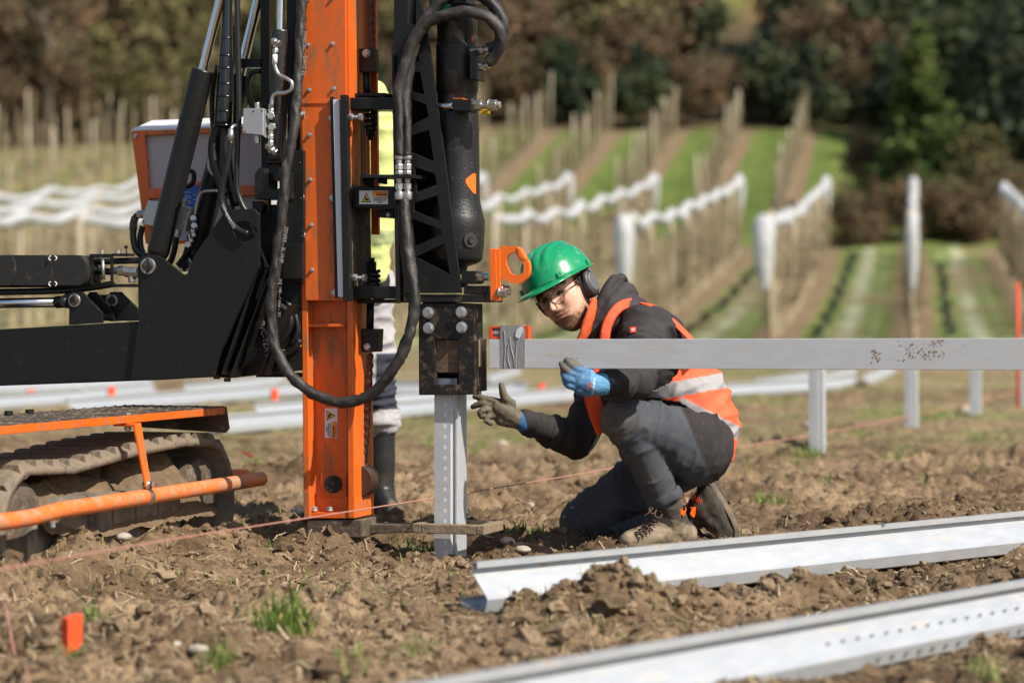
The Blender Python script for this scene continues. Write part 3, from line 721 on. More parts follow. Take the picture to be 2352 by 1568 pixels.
b = MB(); b.cyl(S(853, 601, -0.01), S(853, 622, -0.01), 0.018, n=6); b.cyl(S(853, 592, -0.01), S(853, 601, -0.01), 0.011, n=12); part(b, 'spring_nut', 'black', car)
for (u, v) in ((803, 270), (812, 638)):
    a = S(u, v, -0.115); b = MB(); b.cyl(a, a + Vector((0.012, 0, 0)), 0.013, n=6); b.cyl(a, a + Vector((0.038, 0, 0)), 0.0065, n=10); b.cyl(a + Vector((0.034, 0, 0)), a + Vector((0.044, 0, 0)), 0.0125, n=6)
    part(b, 'stop_bolt', 'bolt', car)
def sticker(pts_px, c, parent, vert=False):
    """warning label: white sheet, yellow triangle, orange header, small black print"""
    (u0, v0), (u1, v1) = pts_px
    b = MB(); b.plate([(u0, v0), (u1, v0), (u1, v1), (u0, v1)], c, 0.0006); st = part(b, 'warning_label', 'white', parent)
    def q(a0, b0, a1, b1):   # fractions of the label, read along its long side
        if vert: return [(u1 - (u1 - u0) * b0, v0 + (v1 - v0) * a0), (u1 - (u1 - u0) * b1, v0 + (v1 - v0) * a0), (u1 - (u1 - u0) * b1, v0 + (v1 - v0) * a1), (u1 - (u1 - u0) * b0, v0 + (v1 - v0) * a1)]
        return [(u0 + (u1 - u0) * a0, v0 + (v1 - v0) * b0), (u0 + (u1 - u0) * a1, v0 + (v1 - v0) * b0), (u0 + (u1 - u0) * a1, v0 + (v1 - v0) * b1), (u0 + (u1 - u0) * a0, v0 + (v1 - v0) * b1)]
    def q1(a, b_): return q(a, b_, a, b_)[0]
    b = MB(); b.plate([q1(0.08, 0.86), q1(0.42, 0.86), q1(0.25, 0.14)], c - 0.0006, 0.0005); part(b, 'triangle_border', 'print', st)
    b = MB(); b.plate([q1(0.12, 0.80), q1(0.38, 0.80), q1(0.25, 0.25)], c - 0.0011, 0.0004); part(b, 'triangle', 'yellow', st)
    b = MB(); b.plate(q(0.20, 0.58, 0.32, 0.74), c - 0.0016, 0.0004); b.plate(q(0.175, 0.47, 0.26, 0.56), c - 0.0016, 0.0004); part(b, 'hand_symbol', 'print', st)
    b = MB(); b.plate(q(0.46, 0.04, 0.98, 0.44), c - 0.0006, 0.0005); part(b, 'header', 'warn_orange', st)
    b = MB(); b.plate([q1(0.48, 0.40), q1(0.59, 0.40), q1(0.535, 0.12)], c - 0.0012, 0.0005); part(b, 'triangle', 'yellow', st)
    o = S(*q1(0.61, 0.36), c - 0.0012); e = (S(*q1(0.9, 0.36), c) - S(*q1(0.6, 0.36), c)); up = S(*q1(0.6, 0.1), c) - S(*q1(0.6, 0.4), c); L = e.length / 0.3
    text('lettering', 'ACHTUNG', L * 0.078, 'print', st, o, e, up)
    for i, w in enumerate(('WARNUNG VOR', 'BEWEGLICHEN', 'TEILEN')):
        text('lettering', w, L * 0.064, 'print', st, S(*q1((0.5, 0.5, 0.61)[i], 0.60 + 0.155 * i), c - 0.0012), e, up)
sticker(((825, 438), (891, 469)), -0.1115, mid)
sticker(((746, 937), (775, 1005)), -0.0535, mast, True)
# hose coupling bracket with its fittings
b = MB(); b.plate([(827, 401), (949, 401), (949, 409), (827, 409)], -0.165, 0.11); b.plate([(827, 409.5), (833, 409.5), (833, 425), (827, 425)], -0.16, 0.10); b.plate([(864, 409.5), (869, 409.5), (869, 421), (864, 421)], -0.16, 0.08)
brk = part(b, 'hose_bracket', 'black', car, 0.001)
for (u, dy) in ((917, -0.145), (936, -0.135)):
    b = MB(); ax = Vector((0, 0, 1))
    def seg(v0, v1, r, n): b.cyl(S(u, v1, dy), S(u, v0, dy), r, n=n)
    seg(356, 367, 0.0150, 20); seg(367, 378, 0.0105, 14); seg(378, 390, 0.0142, 6); seg(390, 393, 0.011, 12); seg(393, 400.5, 0.0142, 6)
    seg(409.5, 414, 0.013, 14); seg(414, 421, 0.010, 12); seg(421, 435, 0.0142, 6); seg(435, 441, 0.011, 12); seg(441, 459, 0.0158, 20)
    part(b, 'hose_fitting', 'zinc', brk, 0.001)

# hammer cradle: lattice side plates and back plate
out = [(905, VT), (945, VT), (966, 0), (983, 86), (1006, 247), (1027, 407), (1021 + 18, 510), (1058, 657), (1060, 673), (926, 673), (926, 640), (916, 560), (905, 300)]
holes = [[(937, -90), (944, -90), (955, -2), (955, 62), (937, 52)], [(937, 92), (955, 88), (962, 140), (940, 150)], [(944, 168), (964, 165), (974, 218), (944, 210)],
         [(944, 228), (978, 240), (984, 268), (941, 290)], [(940, 314), (985, 299), (996, 371), (941, 348)], [(952, 384), (999, 400), (1003, 424), (957, 441)],
         [(952, 466), (1004, 450), (1012, 509), (950, 484)], [(945, 503), (1011, 527), (1014, 538), (952, 566)], [(955, 590), (1021, 560), (1033, 630)]]
b = MB(); b.plate(out, -0.095, 0.010, holes); cra = part(b, 'hammer_cradle', 'black', bevel=0.0015)
b = MB(); b.plate(out, 0.075, 0.010); part(b, 'cradle_side_plate', 'black', cra)
b = MB(); b.plate([(899, 100), (904.5, 100), (914, 695), (909, 695)], -0.11, 0.20); b.plate([(905, VT), (912, VT), (922, 672), (916, 672)], -0.084, 0.157); part(b, 'cradle_back_plate', 'black', cra, 0.001)
# the hammer itself
ax0 = S(1049, 1568, -0.005)
def zr(v): return S(1049, v, -0.005).z
def hx(v): return S(1049, v, -0.005).x
b = MB(); k = PXM * 1.0
prof = [(630, 20), (612, 24), (606, 44), (600, 55), (590, 59), (560, 62), (545, 62.5), (528, 63.5), (505, 64), (498, 61), (462, 53), (456, 52), (300, 50.5), (262, 49.5), (255, 48.5), (253, 46.5), (247, 46), (220, 45), (214, 46), (211, 48.5), (160, 48.5), (104, 48.5), (102, 46), (68, 46), (66, 47), (30, 46), (16, 40), (13, 47), (-8, 47), (-10, 43), (-60, 43), (-200, 43)]
b.lathe((hx(300), 0.0, 0), (0, 0, 1), [(zr(v), r * k) for v, r in prof], n=48)
o = part(b, 'hydraulic_hammer', 'cast', smooth=True); hammer = o
e_ = o.modifiers.new('edge', 'EDGE_SPLIT'); e_.split_angle = R(40)
# teal upper housing, label, grease port, pressure block
b = MB(); b.lathe((hx(0) - 0.028, 0.0, 0), (0, 0, 1), [(zr(v), r * k) for v, r in ((27, 44), (8, 46), (-12, 46))], n=40); part(b, 'upper_housing', 'teal', hammer)
b = MB(); b.plate([(1091, -3), (1111, -3), (1111, 9), (1091, 9)], -0.06, 0.012); part(b, 'name_plate', 'white', hammer)
p = S(1088, 90, -0.06); b = MB(); b.cyl(p, p + Vector((0.006, -0.004, 0)), 0.0125, n=16); part(b, 'seal_ring', 'orange', hammer)
b = MB(); b.hexbolt(p + Vector((0.006, -0.004, 0)), (0.8, -0.6, 0), 0.008, 0.010); part(b, 'grease_port', 'bolt', hammer)
b = MB(); b.plate([(1078, 118), (1097, 114), (1099, 186), (1078, 182)], -0.085, 0.07); part(b, 'port_block', 'black', hammer, 0.004)
for v in (117, 154):
    p = S(1084, v, -0.06); b = MB(); d = Vector((0.9, -0.2, 0.0)).normalized()
    b.cyl(p, p + d * 0.022, 0.014, n=6); b.cyl(p + d * 0.022, p + d * 0.028, 0.010, n=12); b.cyl(p + d * 0.028, p + d * 0.048, 0.0155, n=6); b.cyl(p + d * 0.048, p + d * 0.066, 0.009, n=12); part(b, 'hose_fitting', 'zinc', hammer, 0.001)
# orange diamond, side window with bolt
def on_hammer(u, v, r, dr=0.0015):
    cx = hx(300); rr = r * k + dr; q = S(u, v, 0.0); dx = max(-1, min(1, (q.x - cx) / rr)); return Vector((cx + rr * dx, -rr * math.sqrt(1 - dx * dx), q.z))
b = MB(); ds = []
nn = 7
for i in range(nn):
    f = i / (nn - 1); uu = 1083 + f * 15; hw = (0.15 + 0.85 * min(1, f * 1.25)) * 23
    ds += [on_hammer(uu, 418 - hw + f * 5, 51.6), on_hammer(uu, 418 + hw + f * 5, 51.6)]
b.add(ds, [(2 * i, 2 * i + 1, 2 * i + 3, 2 * i + 2) for i in range(nn - 1)]); part(b, 'warning_diamond', 'orange_clean', hammer)
p = on_hammer(1092, 553, 62, -0.004); d = Vector((0.75, -0.65, 0)); b = MB(); b.cyl(p, p + d * 0.008, 0.026, 0.024, n=24); part(b, 'side_port', 'print', hammer)
b = MB(); b.cyl(p + d * 0.008, p + d * 0.014, 0.011, n=14); part(b, 'port_plug', 'black_worn', hammer)
# upper tie bolt
b = MB(); b.cyl(S(1004, 244, -0.085), S(1050, 243, -0.085), 0.0105, n=18); part(b, 'tie_rod', 'chrome', hammer)
b = MB(); b.plate([(1040, 228), (1083, 229), (1083, 257), (1040, 255)], -0.115, 0.06); part(b, 'tie_block', 'black', hammer, 0.003)
b = MB(); b.plate([(1040, 225), (1062, 225.5), (1062, 227.5), (1040, 227)], -0.112, 0.05); part(b, 'tie_shim', 'orange', hammer)
b = MB(); a = S(1083.5, 243, -0.085); X = Vector((1, 0.0, 0))
b.cyl(a, a + X * 0.004, 0.021, n=20); b.cyl(a + X * 0.004, a + X * 0.034, 0.0185, n=6); b.cyl(a + X * 0.034, a + X * 0.098, 0.0115, n=16); b.cyl(a + X * 0.058, a + X * 0.062, 0.02, n=20); b.cyl(a + X * 0.062, a + X * 0.086, 0.018, n=6); part(b, 'tie_nuts', 'zinc', hammer, 0.001)
b = MB(); b.plate([(1108, 238), (1124, 236), (1124, 262), (1100, 262)], -0.06, 0.004); part(b, 'yellow_tag', 'yellow', hammer)
# crosshead, lower tie block
b = MB(); b.plate([(926, 676), (1118, 676), (1118, 694), (926, 694)], -0.09, 0.16); b.plate([(1064, 656), (1119, 656), (1119, 675.5), (1064, 675.5)], -0.088, 0.156); part(b, 'crosshead', 'black_worn', hammer, 0.003)
b = MB(); b.plate([(1059, 622), (1092, 622), (1092, 652), (1059, 652)], -0.095, 0.08); part(b, 'tie_block', 'black', hammer, 0.003)
a = S(1092.5, 636, -0.07); b = MB(); b.cyl(a, a + X * 0.005, 0.020, n=18); b.cyl(a + X * 0.005, a + X * 0.030, 0.0185, n=6); b.cyl(a + X * 0.030, a + X * 0.046, 0.012, n=14); part(b, 'tie_nuts', 'zinc', hammer, 0.001)
b = MB(); b.cyl(S(1050, 640, 0), S(1050, 660, 0), 0.035, n=24); part(b, 'tool_neck', 'muddy', hammer)
# orange lifting hook on its bracket
b = MB(); b.plate([(1123, 571), (1139, 571), (1142, 690), (1126, 690)], -0.10, 0.03); hook = part(b, 'hook_bracket', 'orange_clean', hammer, 0.002)
b = MB(); b.plate([(1139.5, 572), (1147, 572), (1150, 690), (1142.5, 690)], -0.098, 0.012); part(b, 'bracket_plate', 'orange_clean', hook, 0.001)
ring = [(1147, 568), (1165, 566), (1186, 566), (1193, 572), (1197, 584), (1204, 594), (1212, 598), (1216, 614), (1213, 632), (1203, 645), (1188, 652), (1170, 648), (1155, 641), (1148, 632), (1147, 610)]
hole = [(1164, 590), (1172, 582), (1182, 580), (1190, 590), (1199, 602), (1203, 613), (1199, 628), (1186, 632), (1173, 627), (1165, 612), (1162, 600)]
def soft(pts, n=4):
    out = []; m = len(pts)
    for i in range(m):
        p0, p1, p2, p3 = [Vector(pts[(i + j - 1) % m]) for j in range(4)]
        for j in range(n): q = j / n; out.append(tuple(0.5 * ((2 * p1) + (p2 - p0) * q + (2 * p0 - 5 * p1 + 4 * p2 - p3) * q * q + (3 * p1 - p0 - 3 * p2 + p3) * q ** 3)))
    return out
b = MB(); b.plate(soft(ring), -0.095, 0.022, [soft(hole)]); part(b, 'hook', 'orange_clean', hook, 0.004)
b = MB(); b.plate([(1186, 568), (1194, 570), (1208, 594), (1200, 599), (1190, 588)], -0.099, 0.0295); part(b, 'hook_latch', 'orange_clean', hook, 0.003)
for (u, v, c) in ((1150, 672, -0.088), (1158, 667, -0.075)):
    a = S(u, v, c); b = MB(); b.cyl(a - X * 0.006, a + X * 0.001, 0.020, n=18); b.cyl(a + X * 0.001, a + X * 0.02, 0.0165, n=6); part(b, 'hex_bolt', 'zinc', hook, 0.001)
# driving cap
win = [(999, 779), (1053, 779), (1053, 883), (999, 883)]
b = MB(); b.plate([(961, 697), (1090, 697), (1091, 906), (962, 907)], -0.082, 0.022, [win]); cap = part(b, 'driving_cap', 'black_worn', bevel=0.002)
b = MB(); b.plate([(970, 690), (1096, 697.5), (1101, 906), (971, 907)], 0.058, 0.022); part(b, 'rear_cap_plate', 'black_worn', cap, 0.002)
b = MB(); b.plate([(998, 780), (1055, 780), (1055, 856), (998, 856)], -0.066, 0.10); part(b, 'striker_block', 'rusty', cap, 0.003)
b = MB(); b.plate([(965, 697), (998, 697), (998, 905), (965, 905)], -0.058, 0.11); b.plate([(1056, 697), (1082, 697), (1083, 778), (1057, 778)], -0.058, 0.11); part(b, 'cap_cheek', 'black_worn', cap)
b = MB(); b.plate([(1059, 779), (1098, 779), (1099, 899), (1060, 899)], -0.054, 0.085); b.plate([(1085, 697.5), (1089, 697.5), (1090, 779), (1086, 779)], 0.02, 0.035); part(b, 'cap_guide', 'black_worn', cap, 0.003)
b = MB(); b.plate([(1090, 779.5), (1102, 779.5), (1102, 842), (1090, 842)], -0.050, 0.02); part(b, 'wood_packing', 'wood', cap, 0.001)
CB = hexmesh('cap_bolt', 0.0, 0.0) if False else None
q = MB(); q.lathe((0, 0, 0), (0, -1, 0), [(0, 0.0185), (0.006, 0.0185), (0.0065, 0.016)], n=24); q.cyl((0, -0.0065, 0), (0, -0.016, 0), 0.0155, 0.0145, n=6)
o = q.build('cap_bolt', 'bolt', None, 0.001); cbm = o.data; bpy.data.objects.remove(o)
for i, (u, v) in enumerate(((984, 718), (1060, 717), (985, 753.5), (1061, 752))):
    put(cbm, 'cap_bolt', S(u, v, -0.0825), cap, 1.0, (0, i * 0.5, 0))
for (v) in (722, 752):
    a = S(1086, v, -0.01); b = MB(); b.cyl(a, a + Vector((0.012, 0, 0)), 0.017, n=20); part(b, 'side_bolt', 'bolt', cap, 0.001)
# foot: muddy plate and the fork that guides the post
b = MB(); b.plate([(703, 1193), (831, 1193), (831, 1234), (705, 1238)], -0.09, 0.18); part(b, 'foot_block', 'muddy', bevel=0.004)
b = MB(); b.plate([(832, 1204), (985, 1204), (985, 1222), (832, 1226)], -0.02, 0.08); part(b, 'fork_arm', 'muddy', bevel=0.003)
fk = S(965, 1212, -0.095)
b = MB(); x0, x1 = S(967, 1212, -0.095).x, S(1092, 1212, -0.095).x; zt, zb = S(1000, 1203, -0.095).z, S(1000, 1225, -0.095).z
b.box((x0, -0.095, zb), (x1, -0.066, zt)); b.box((x0, 0.066, zb), (x1, 0.095, zt)); b.box((x0 - 0.03, -0.095, zb), (x0 - 0.001, 0.095, zt)); b.box((x1 + 0.001, -0.095, zb), (x1 + 0.03, 0.095, zt))
part(b, 'guide_fork', 'mud_tan', bevel=0.003)

# ---- boom, gusset and cylinders left of the mast
b = MB(); b.plate([(-260, 768), (0, 756), (366, 735), (380, 737), (380, 872), (0, 886), (-260, 896)], -0.19, 0.15); boom = part(b, 'boom', 'black', bevel=0.006)
gus = [(316, 612), (318, 598), (326, 588), (340, 584), (356, 586), (372, 592), (421, 631), (430, 628), (446, 587), (515, 487), (524, 481), (584, 480), (594, 492), (596, 610), (510, 797), (489, 866), (299, 874), (318, 737)]
hole = [(532 + 0, 530), (540, 512), (560, 508), (580, 515), (590, 530), (580, 549), (560, 556), (540, 548)]
b = MB(); b.plate(gus, -0.205, 0.014, [hole]); gs = part(b, 'gusset_plate', 'black', bevel=0.002)
b = MB(); b.plate(gus, -0.005, 0.014); part(b, 'gusset_plate', 'black', bevel=0.002)
b = MB(); b.plate([(597, 470), (690, 470), (692, 850), (598, 860), (528, 868), (492, 866), (512, 799), (598, 611)], -0.10, 0.05); part(b, 'mast_bracket', 'black', bevel=0.003)
for pts in ([(612, 640), (617, 640), (531, 866), (526, 866)], [(660, 700), (665, 700), (598, 862), (592, 862)], [(590, 618), (596, 618), (512, 860), (507, 860)]):
    b = MB(); b.plate(pts, -0.19, 0.089); part(b, 'rib', 'black', bevel=0.001)
b = MB(); b.plate([(640, 345), (697, 345), (697, 650), (645, 640)], -0.13, 0.12); part(b, 'slew_plate', 'black', bevel=0.002)
b = MB(); b.plate([(650, 560), (694, 560), (694, 640), (650, 640)], -0.15, 0.018); part(b, 'clamp_plate', 'black', bevel=0.002)
for (u, v) in ((498, 862), (522, 868)):
    a = S(u, v, -0.12); b = MB(); b.cyl(a, a - Vector((0, 0, 0.012)), 0.012, n=6); part(b, 'hex_bolt', 'muddy')
def pin(u, v, c, r, parent=boom):
    p = S(u, v, c); b = MB(); b.lathe(p, (0, -1, 0), [(0, r), (0.005, r), (0.006, r * 0.95)], n=28); o = part(b, 'pin_washer', 'zinc', parent)
    b = MB(); b.cyl(p - Vector((0, 0.006, 0)), p - Vector((0, 0.016, 0)), r * 0.62, n=22); b.cyl(p + Vector((0.0, -0.011, r * 0.9)), p + Vector((0, -0.011, -r * 0.9)), r * 0.13, n=8); part(b, 'pin', 'black_worn', parent)
pin(341, 611, -0.206, 0.0275); pin(425, 606, -0.012, 0.027); pin(172, 690, -0.186, 0.0225); pin(259, 690, -0.10, 0.021)
b = MB(); b.plate([(158, 677), (164, 670), (188, 670), (194, 677), (234, 718), (234, 741), (158, 746)], -0.185, 0.014); part(b, 'lug', 'black', boom, 0.002)
b = MB(); b.plate([(200, 677), (206, 670), (218, 670), (224, 677), (262, 718), (262, 736), (200, 738)], -0.12, 0.014); part(b, 'lug', 'black', boom, 0.002)
b = MB(); b.plate([(248, 677), (254, 670), (276, 670), (283, 677), (318, 711), (318, 736), (248, 738)], -0.10, 0.014); part(b, 'lug', 'black', boom, 0.002)
b = MB(); b.cyl(S(-200, 700, -0.16), S(132, 694, -0.16), 0.0172, n=24); part(b, 'piston_rod', 'chrome', boom)
b = MB(); b.cyl(S(130, 694, -0.16), S(158, 692, -0.16), 0.021, n=20); b.cyl(S(156, 691, -0.172), S(156, 691, -0.14), 0.026, n=20); part(b, 'rod_eye', 'black', boom)
b = MB(); b.cyl(S(215, 690, -0.06), S(248, 690, -0.06), 0.02, n=18); part(b, 'rod_eye', 'black', boom)
# plastic cable chain on the boom
for i, u in enumerate((-62, 20, 103, 182)):
    b = MB(); r = 35; pts = [(u - 88, 586 - 0.5), (u, 586)] + [(u + 16 * math.sin(a), 620.5 - 34.5 * math.cos(a)) for a in np.linspace(0.15, math.pi - 0.15, 10)] + [(u, 655), (u - 88, 655)]
    b.plate(pts, -0.21 + 0.006 * i, 0.12); part(b, 'cable_chain_link', 'rubber', boom, 0.003)
    if i == 2:
        for vv in (589, 648):
            b = MB()
            for s_ in (-1, 1): b.tube([S(121 + s_ * 3 + s_ * 6 * math.sin(a), vv + 4 - 5 * math.cos(a), -0.2035) for a in np.linspace(0.3, 2.8, 7)], 0.0022, n=6)
            part(b, 'chain_mark', 'white', boom)
b = MB(); b.plate([(205, 583), (258, 583), (258, 655), (205, 655)], -0.16, 0.01, [[(211, 592), (253, 592), (253, 650), (211, 650)]]); part(b, 'chain_end_frame', 'black', boom, 0.001)
b = MB(); b.plate([(256, 582), (293, 582), (293, 588), (256, 588)], -0.16, 0.05); part(b, 'chain_end_frame', 'black', boom, 0.001)
b = MB(); b.cyl(S(236, 596, -0.165), S(238, 642, -0.165), 0.0055, n=10); part(b, 'clamp_screw', 'zinc', boom)
for u in (234, 271): b = MB(); b.cyl(S(u, 583, -0.14), S(u, 574, -0.14), 0.008, n=6); part(b, 'clamp_screw', 'zinc', boom)
b = MB(); b.cyl(S(291, 590, -0.13), S(290, 570, -0.13), 0.0025, n=6); b.lathe(S(289.5, 570, -0.13), (0, 0, 1), [(-0.002, 0.003), (0.002, 0.0065), (0.006, 0.0065), (0.010, 0.003)], n=10); part(b, 'tap_lever', 'black', boom)
b = MB(); b.tube([S(205, 602, -0.12), S(260, 600, -0.12), S(330, 598, -0.12)], 0.011, n=12); b.tube([S(205, 622, -0.12), S(260, 624, -0.12)], 0.012, n=12); part(b, 'hose', 'hose', boom)
a = S(256, 622, -0.13); b = MB(); b.cyl(a, S(272, 622, -0.13), 0.012, n=14); b.cyl(S(272, 622, -0.13), S(288, 622, -0.13), 0.0175, n=6); b.cyl(S(288, 624, -0.13), S(316, 626, -0.13), 0.0185, n=8); b.cyl(S(302, 626, -0.13), S(304, 648, -0.13), 0.014, n=8); part(b, 'hose_fitting', 'zinc', boom, 0.001)
b = MB(); b.tube([S(-60, 672, -0.14), S(40, 670, -0.14), S(120, 668, -0.14), S(180, 664, -0.14), S(260, 652, -0.14)], 0.012, n=12); part(b, 'hose', 'hose', boom)
b = MB(); b.plate([(-120, 655.5), (312, 652), (312, 659), (-120, 661)], -0.15, 0.06); part(b, 'chain_tray', 'black', boom)
# tilt cylinders
def hyd(bot, top, end, c, r, rr, name):
    A = S(*bot, c); B = S(*top, c); E = S(*end, c)
    b = MB(); d = (B - A).normalized(); ln = (B - A).length
    b.lathe(A, d, [(-0.02, r * 0.7), (0.0, r * 0.92), (0.012, r), (ln - 0.004, r), (ln, r * 0.94)], n=32); o = part(b, name, 'black_dusty' if name == 'lift_cylinder' else 'black')
    b = MB(); b.cyl(B, E, rr, n=24, caps=False); part(b, 'piston_rod', 'chrome', o)
    return o
cy = hyd((362, 584), (466, 161), (560, -220), -0.12, 0.0385, 0.0152, 'tilt_cylinder')
hyd((446, 590), (552, 172), (650, -240), 0.02, 0.040, 0.0165, 'tilt_cylinder')
v1 = hyd((635, 372), (644, 70), (652, -300), -0.13, 0.0305, 0.0125, 'lift_cylinder')
b = MB(); b.lathe(S(635, 376, -0.13), (0, 0, 1), [(-0.004, 0.030), (0, 0.038), (0.006, 0.038), (0.012, 0.031)], n=28); part(b, 'cylinder_flange', 'black', v1)
b = MB(); b.plate([(617, 378), (642, 378), (642, 415), (617, 415)], -0.15, 0.035); part(b, 'cylinder_eye', 'black', v1, 0.002)
b = MB(); b.plate([(584, 400), (596, 384), (612, 398), (617, 398), (617, 433), (641, 433), (641, 398), (664, 398), (664, 458), (584, 458)], -0.17, 0.075); part(b, 'clevis', 'black', v1, 0.004)
b = MB(); b.plate([(578, 462), (600, 462), (602, 486), (580, 486)], -0.14, 0.05); b.plate([(614, 459), (618, 459), (618, 490), (614, 490)], -0.15, 0.02); part(b, 'clevis_bracket', 'black', v1, 0.003)
# struts behind the cylinder
b = MB(); b.plate([(594, VT), (616, VT), (618, 400), (600, 400)], -0.02, 0.06); part(b, 'strut', 'black', bevel=0.002)
b = MB(); b.plate([(540, 135), (598, 135), (598, 155), (540, 155)], -0.03, 0.04); part(b, 'strut', 'black', bevel=0.002)
b = MB(); b.plate([(655, VT), (690, VT), (692, 350), (660, 350)], -0.05, 0.03); part(b, 'strut', 'black', bevel=0.002)
b = MB(); b.tube([S(598, 164, -0.02), S(580, 168, -0.02), S(570, 185, -0.02), S(570, 215, -0.02), S(582, 250, -0.02)], 0.0085, n=10); part(b, 'hose', 'hose')
# wrapped bundle of hoses
b = MB(); pts = [(530, -160), (524, -40), (521, 60), (519, 140), (517, 200), (513, 288)]
b.tube([S(u, v, -0.10) for u, v in pts], [0.014, 0.015, 0.018, 0.025, 0.029, 0.031], n=18, step=0.02); bun = part(b, 'hose_bundle', 'tape_black')
for i, v in enumerate((88, 128, 157, 193, 222, 256, 288)):
    b = MB(); u = np.interp(v, [60, 140, 200, 288], [521, 519, 517, 513]); r = np.interp(v, [60, 140, 200, 288], [0.018, 0.025, 0.029, 0.031])
    b.cyl(S(u, v + 3, -0.10), S(u, v, -0.10), r * 1.03, r * 1.1, n=20); b.cyl(S(u, v, -0.10), S(u, v - 2, -0.10), r * 1.1, r * 1.02, n=20); part(b, 'wrap_band', 'tape_black', bun)
for i, (pp, r) in enumerate((([(503, 285), (490, 330), (492, 370), (505, 410), (520, 450)], 0.018), ([(515, 288), (516, 340), (514, 400), (520, 460), (540, 510)], 0.021), ([(526, 288), (528, 320), (524, 360), (530, 420), (548, 470)], 0.016), ([(500, 150), (489, 200), (487, 260), (494, 330), (498, 372)], 0.009))):
    b = MB(); b.tube([S(u, v, -0.09 + 0.012 * i) for u, v in pp], r, n=12); part(b, 'hose', 'hose', bun)
b = MB(); b.tube([S(u, v, -0.16) for u, v in ((545, -160), (545, 0), (547, 120), (549, 250), (545, 340), (544, 429), (556, 470), (570, 495), (590, 555), (613, 617))], 0.0098, n=12); part(b, 'hose', 'hose')
b = MB(); b.tube([S(u, v, -0.215) for u, v in ((530, 325), (522, 384), (511, 429), (510, 468), (524, 502), (545, 526), (570, 537))], 0.0098, n=12); h2 = part(b, 'hose', 'hose')
b = MB(); b.cyl(S(530, 297, -0.215), S(530, 326, -0.215), 0.0095, n=14); b.tube([S(530, 300, -0.215), S(533, 292, -0.21), S(541, 288, -0.19)], 0.006, n=10); part(b, 'hose_ferrule', 'zinc', h2)
for (u, v, s_) in ((508, 470, '2SC'), (517, 492, 'DN10'), (529, 513, '330')):
    dr = (S(u + 6, v + 12, -0.2255) - S(u, v, -0.2255)); text('lettering', s_, 0.014, 'dust_white', h2, S(u, v, -0.2258), dr, Vector((dr.z * -1, 0, dr.x)))
# valve blocks with hex fittings and steel pipes
def block(name, pts, c, th): b = MB(); b.plate(pts, c, th); return part(b, name, 'alu', bevel=0.0015)
vb = block('valve_block', [(559, 249), (604, 249), (604, 311), (557, 306)], -0.20, 0.06)
b = MB(); b.plate([(604.6, 250), (609, 252), (609, 316), (604.6, 312)], -0.195, 0.05); part(b, 'block_side', 'alu', vb)
b = MB(); b.cyl(S(591, 249, -0.17), S(591, 236, -0.17), 0.009, n=10); b.cyl(S(591, 312, -0.17), S(591, 330, -0.17), 0.0105, n=8); part(b, 'valve_screw', 'zinc', vb, 0.001)
for (u, v) in ((602, 255), (562, 302), (582, 256)):
    b = MB(); p = S(u, v, -0.2005); b.cyl(p, p - Vector((0, 0.0006, 0)), 0.003, n=10); part(b, 'drill_hole', 'print', vb)
vb2 = block('valve_block', [(340, 460), (370, 464), (352, 520), (324, 513)], -0.06, 0.05)
vb3 = block('valve_block', [(412, 471), (437, 478), (424, 532), (399, 524)], -0.07, 0.05)
b = MB(); b.cyl(S(420, 474, -0.045), S(426, 456, -0.045), 0.009, n=10); b.cyl(S(412, 528, -0.045), S(408, 544, -0.045), 0.009, n=8); part(b, 'valve_screw', 'zinc', vb3, 0.001)
for (u, v) in ((432, 482), (404, 522)): b = MB(); p = S(u, v, -0.0705); b.cyl(p, p - Vector((0, 0.0006, 0)), 0.003, n=10); part(b, 'drill_hole', 'print', vb3)
for (u, v) in ((363, 470), (330, 509)): b = MB(); p = S(u, v, -0.0605); b.cyl(p, p - Vector((0, 0.0006, 0)), 0.003, n=10); part(b, 'drill_hole', 'print', vb2)
def fit(u, v, c, d, r=0.013, ln=0.03, parent=rig):
    p = S(u, v, c); d = Vector(d).normalized(); b = MB()
    b.cyl(p - d * ln * 0.5, p, r, n=6); b.cyl(p, p + d * ln * 0.12, r * 0.8, n=12); b.cyl(p + d * ln * 0.12, p + d * ln * 0.6, r * 0.9, n=6); b.cyl(p - d * ln * 0.5, p - d * ln * 0.62, r * 0.75, n=10)
    part(b, 'hose_fitting', 'zinc', parent, 0.0012)
for (u, v, d, r) in ((634, 98, (0.9, -0.2, -0.4), 0.0135), (633, 112, (0, 0, 1), 0.0105), (623, 250, (0, 0, 1), 0.0105), (622, 266, (0.3, -0.8, 0), 0.0145), (624, 292, (0.3, -0.8, 0), 0.0145), (622, 310, (0, 0, 1), 0.0108), (622, 324, (0, 0, 1), 0.0108), (620, 338, (0.7, -0.5, -0.3), 0.0145), (628, 347, (1, -0.1, -0.5), 0.014)):
    fit(u, v, -0.175, d, r, 0.026, v1)
b = MB(); b.tube([S(u, v, -0.185) for u, v in ((632, 116), (631, 146), (639, 170), (657, 180), (670, 190), (669, 206), (655, 214), (636, 215), (626, 224), (624, 244))], 0.0068, n=12); part(b, 'steel_pipe', 'zinc', v1)
b = MB(); b.cyl(S(631.5, 126, -0.185), S(631, 148, -0.185), 0.0086, n=12); part(b, 'pipe_label', 'white', v1)
for (u, v, d) in ((444, 503, (0.3, -0.8, 0.2)), (446, 520, (0.3, -0.8, 0.2)), (442, 536, (-0.2, 0, 1)), (436, 549, (-0.2, 0, 1)), (432, 562, (0.3, -0.8, 0))):
    fit(u, v, -0.06, d, 0.0125, 0.024)
b = MB(); b.tube([S(u, v, -0.06) for u, v in ((447, 494), (452, 470), (459, 448), (470, 440), (498, 438))], 0.0058, n=10); part(b, 'steel_pipe', 'zinc')
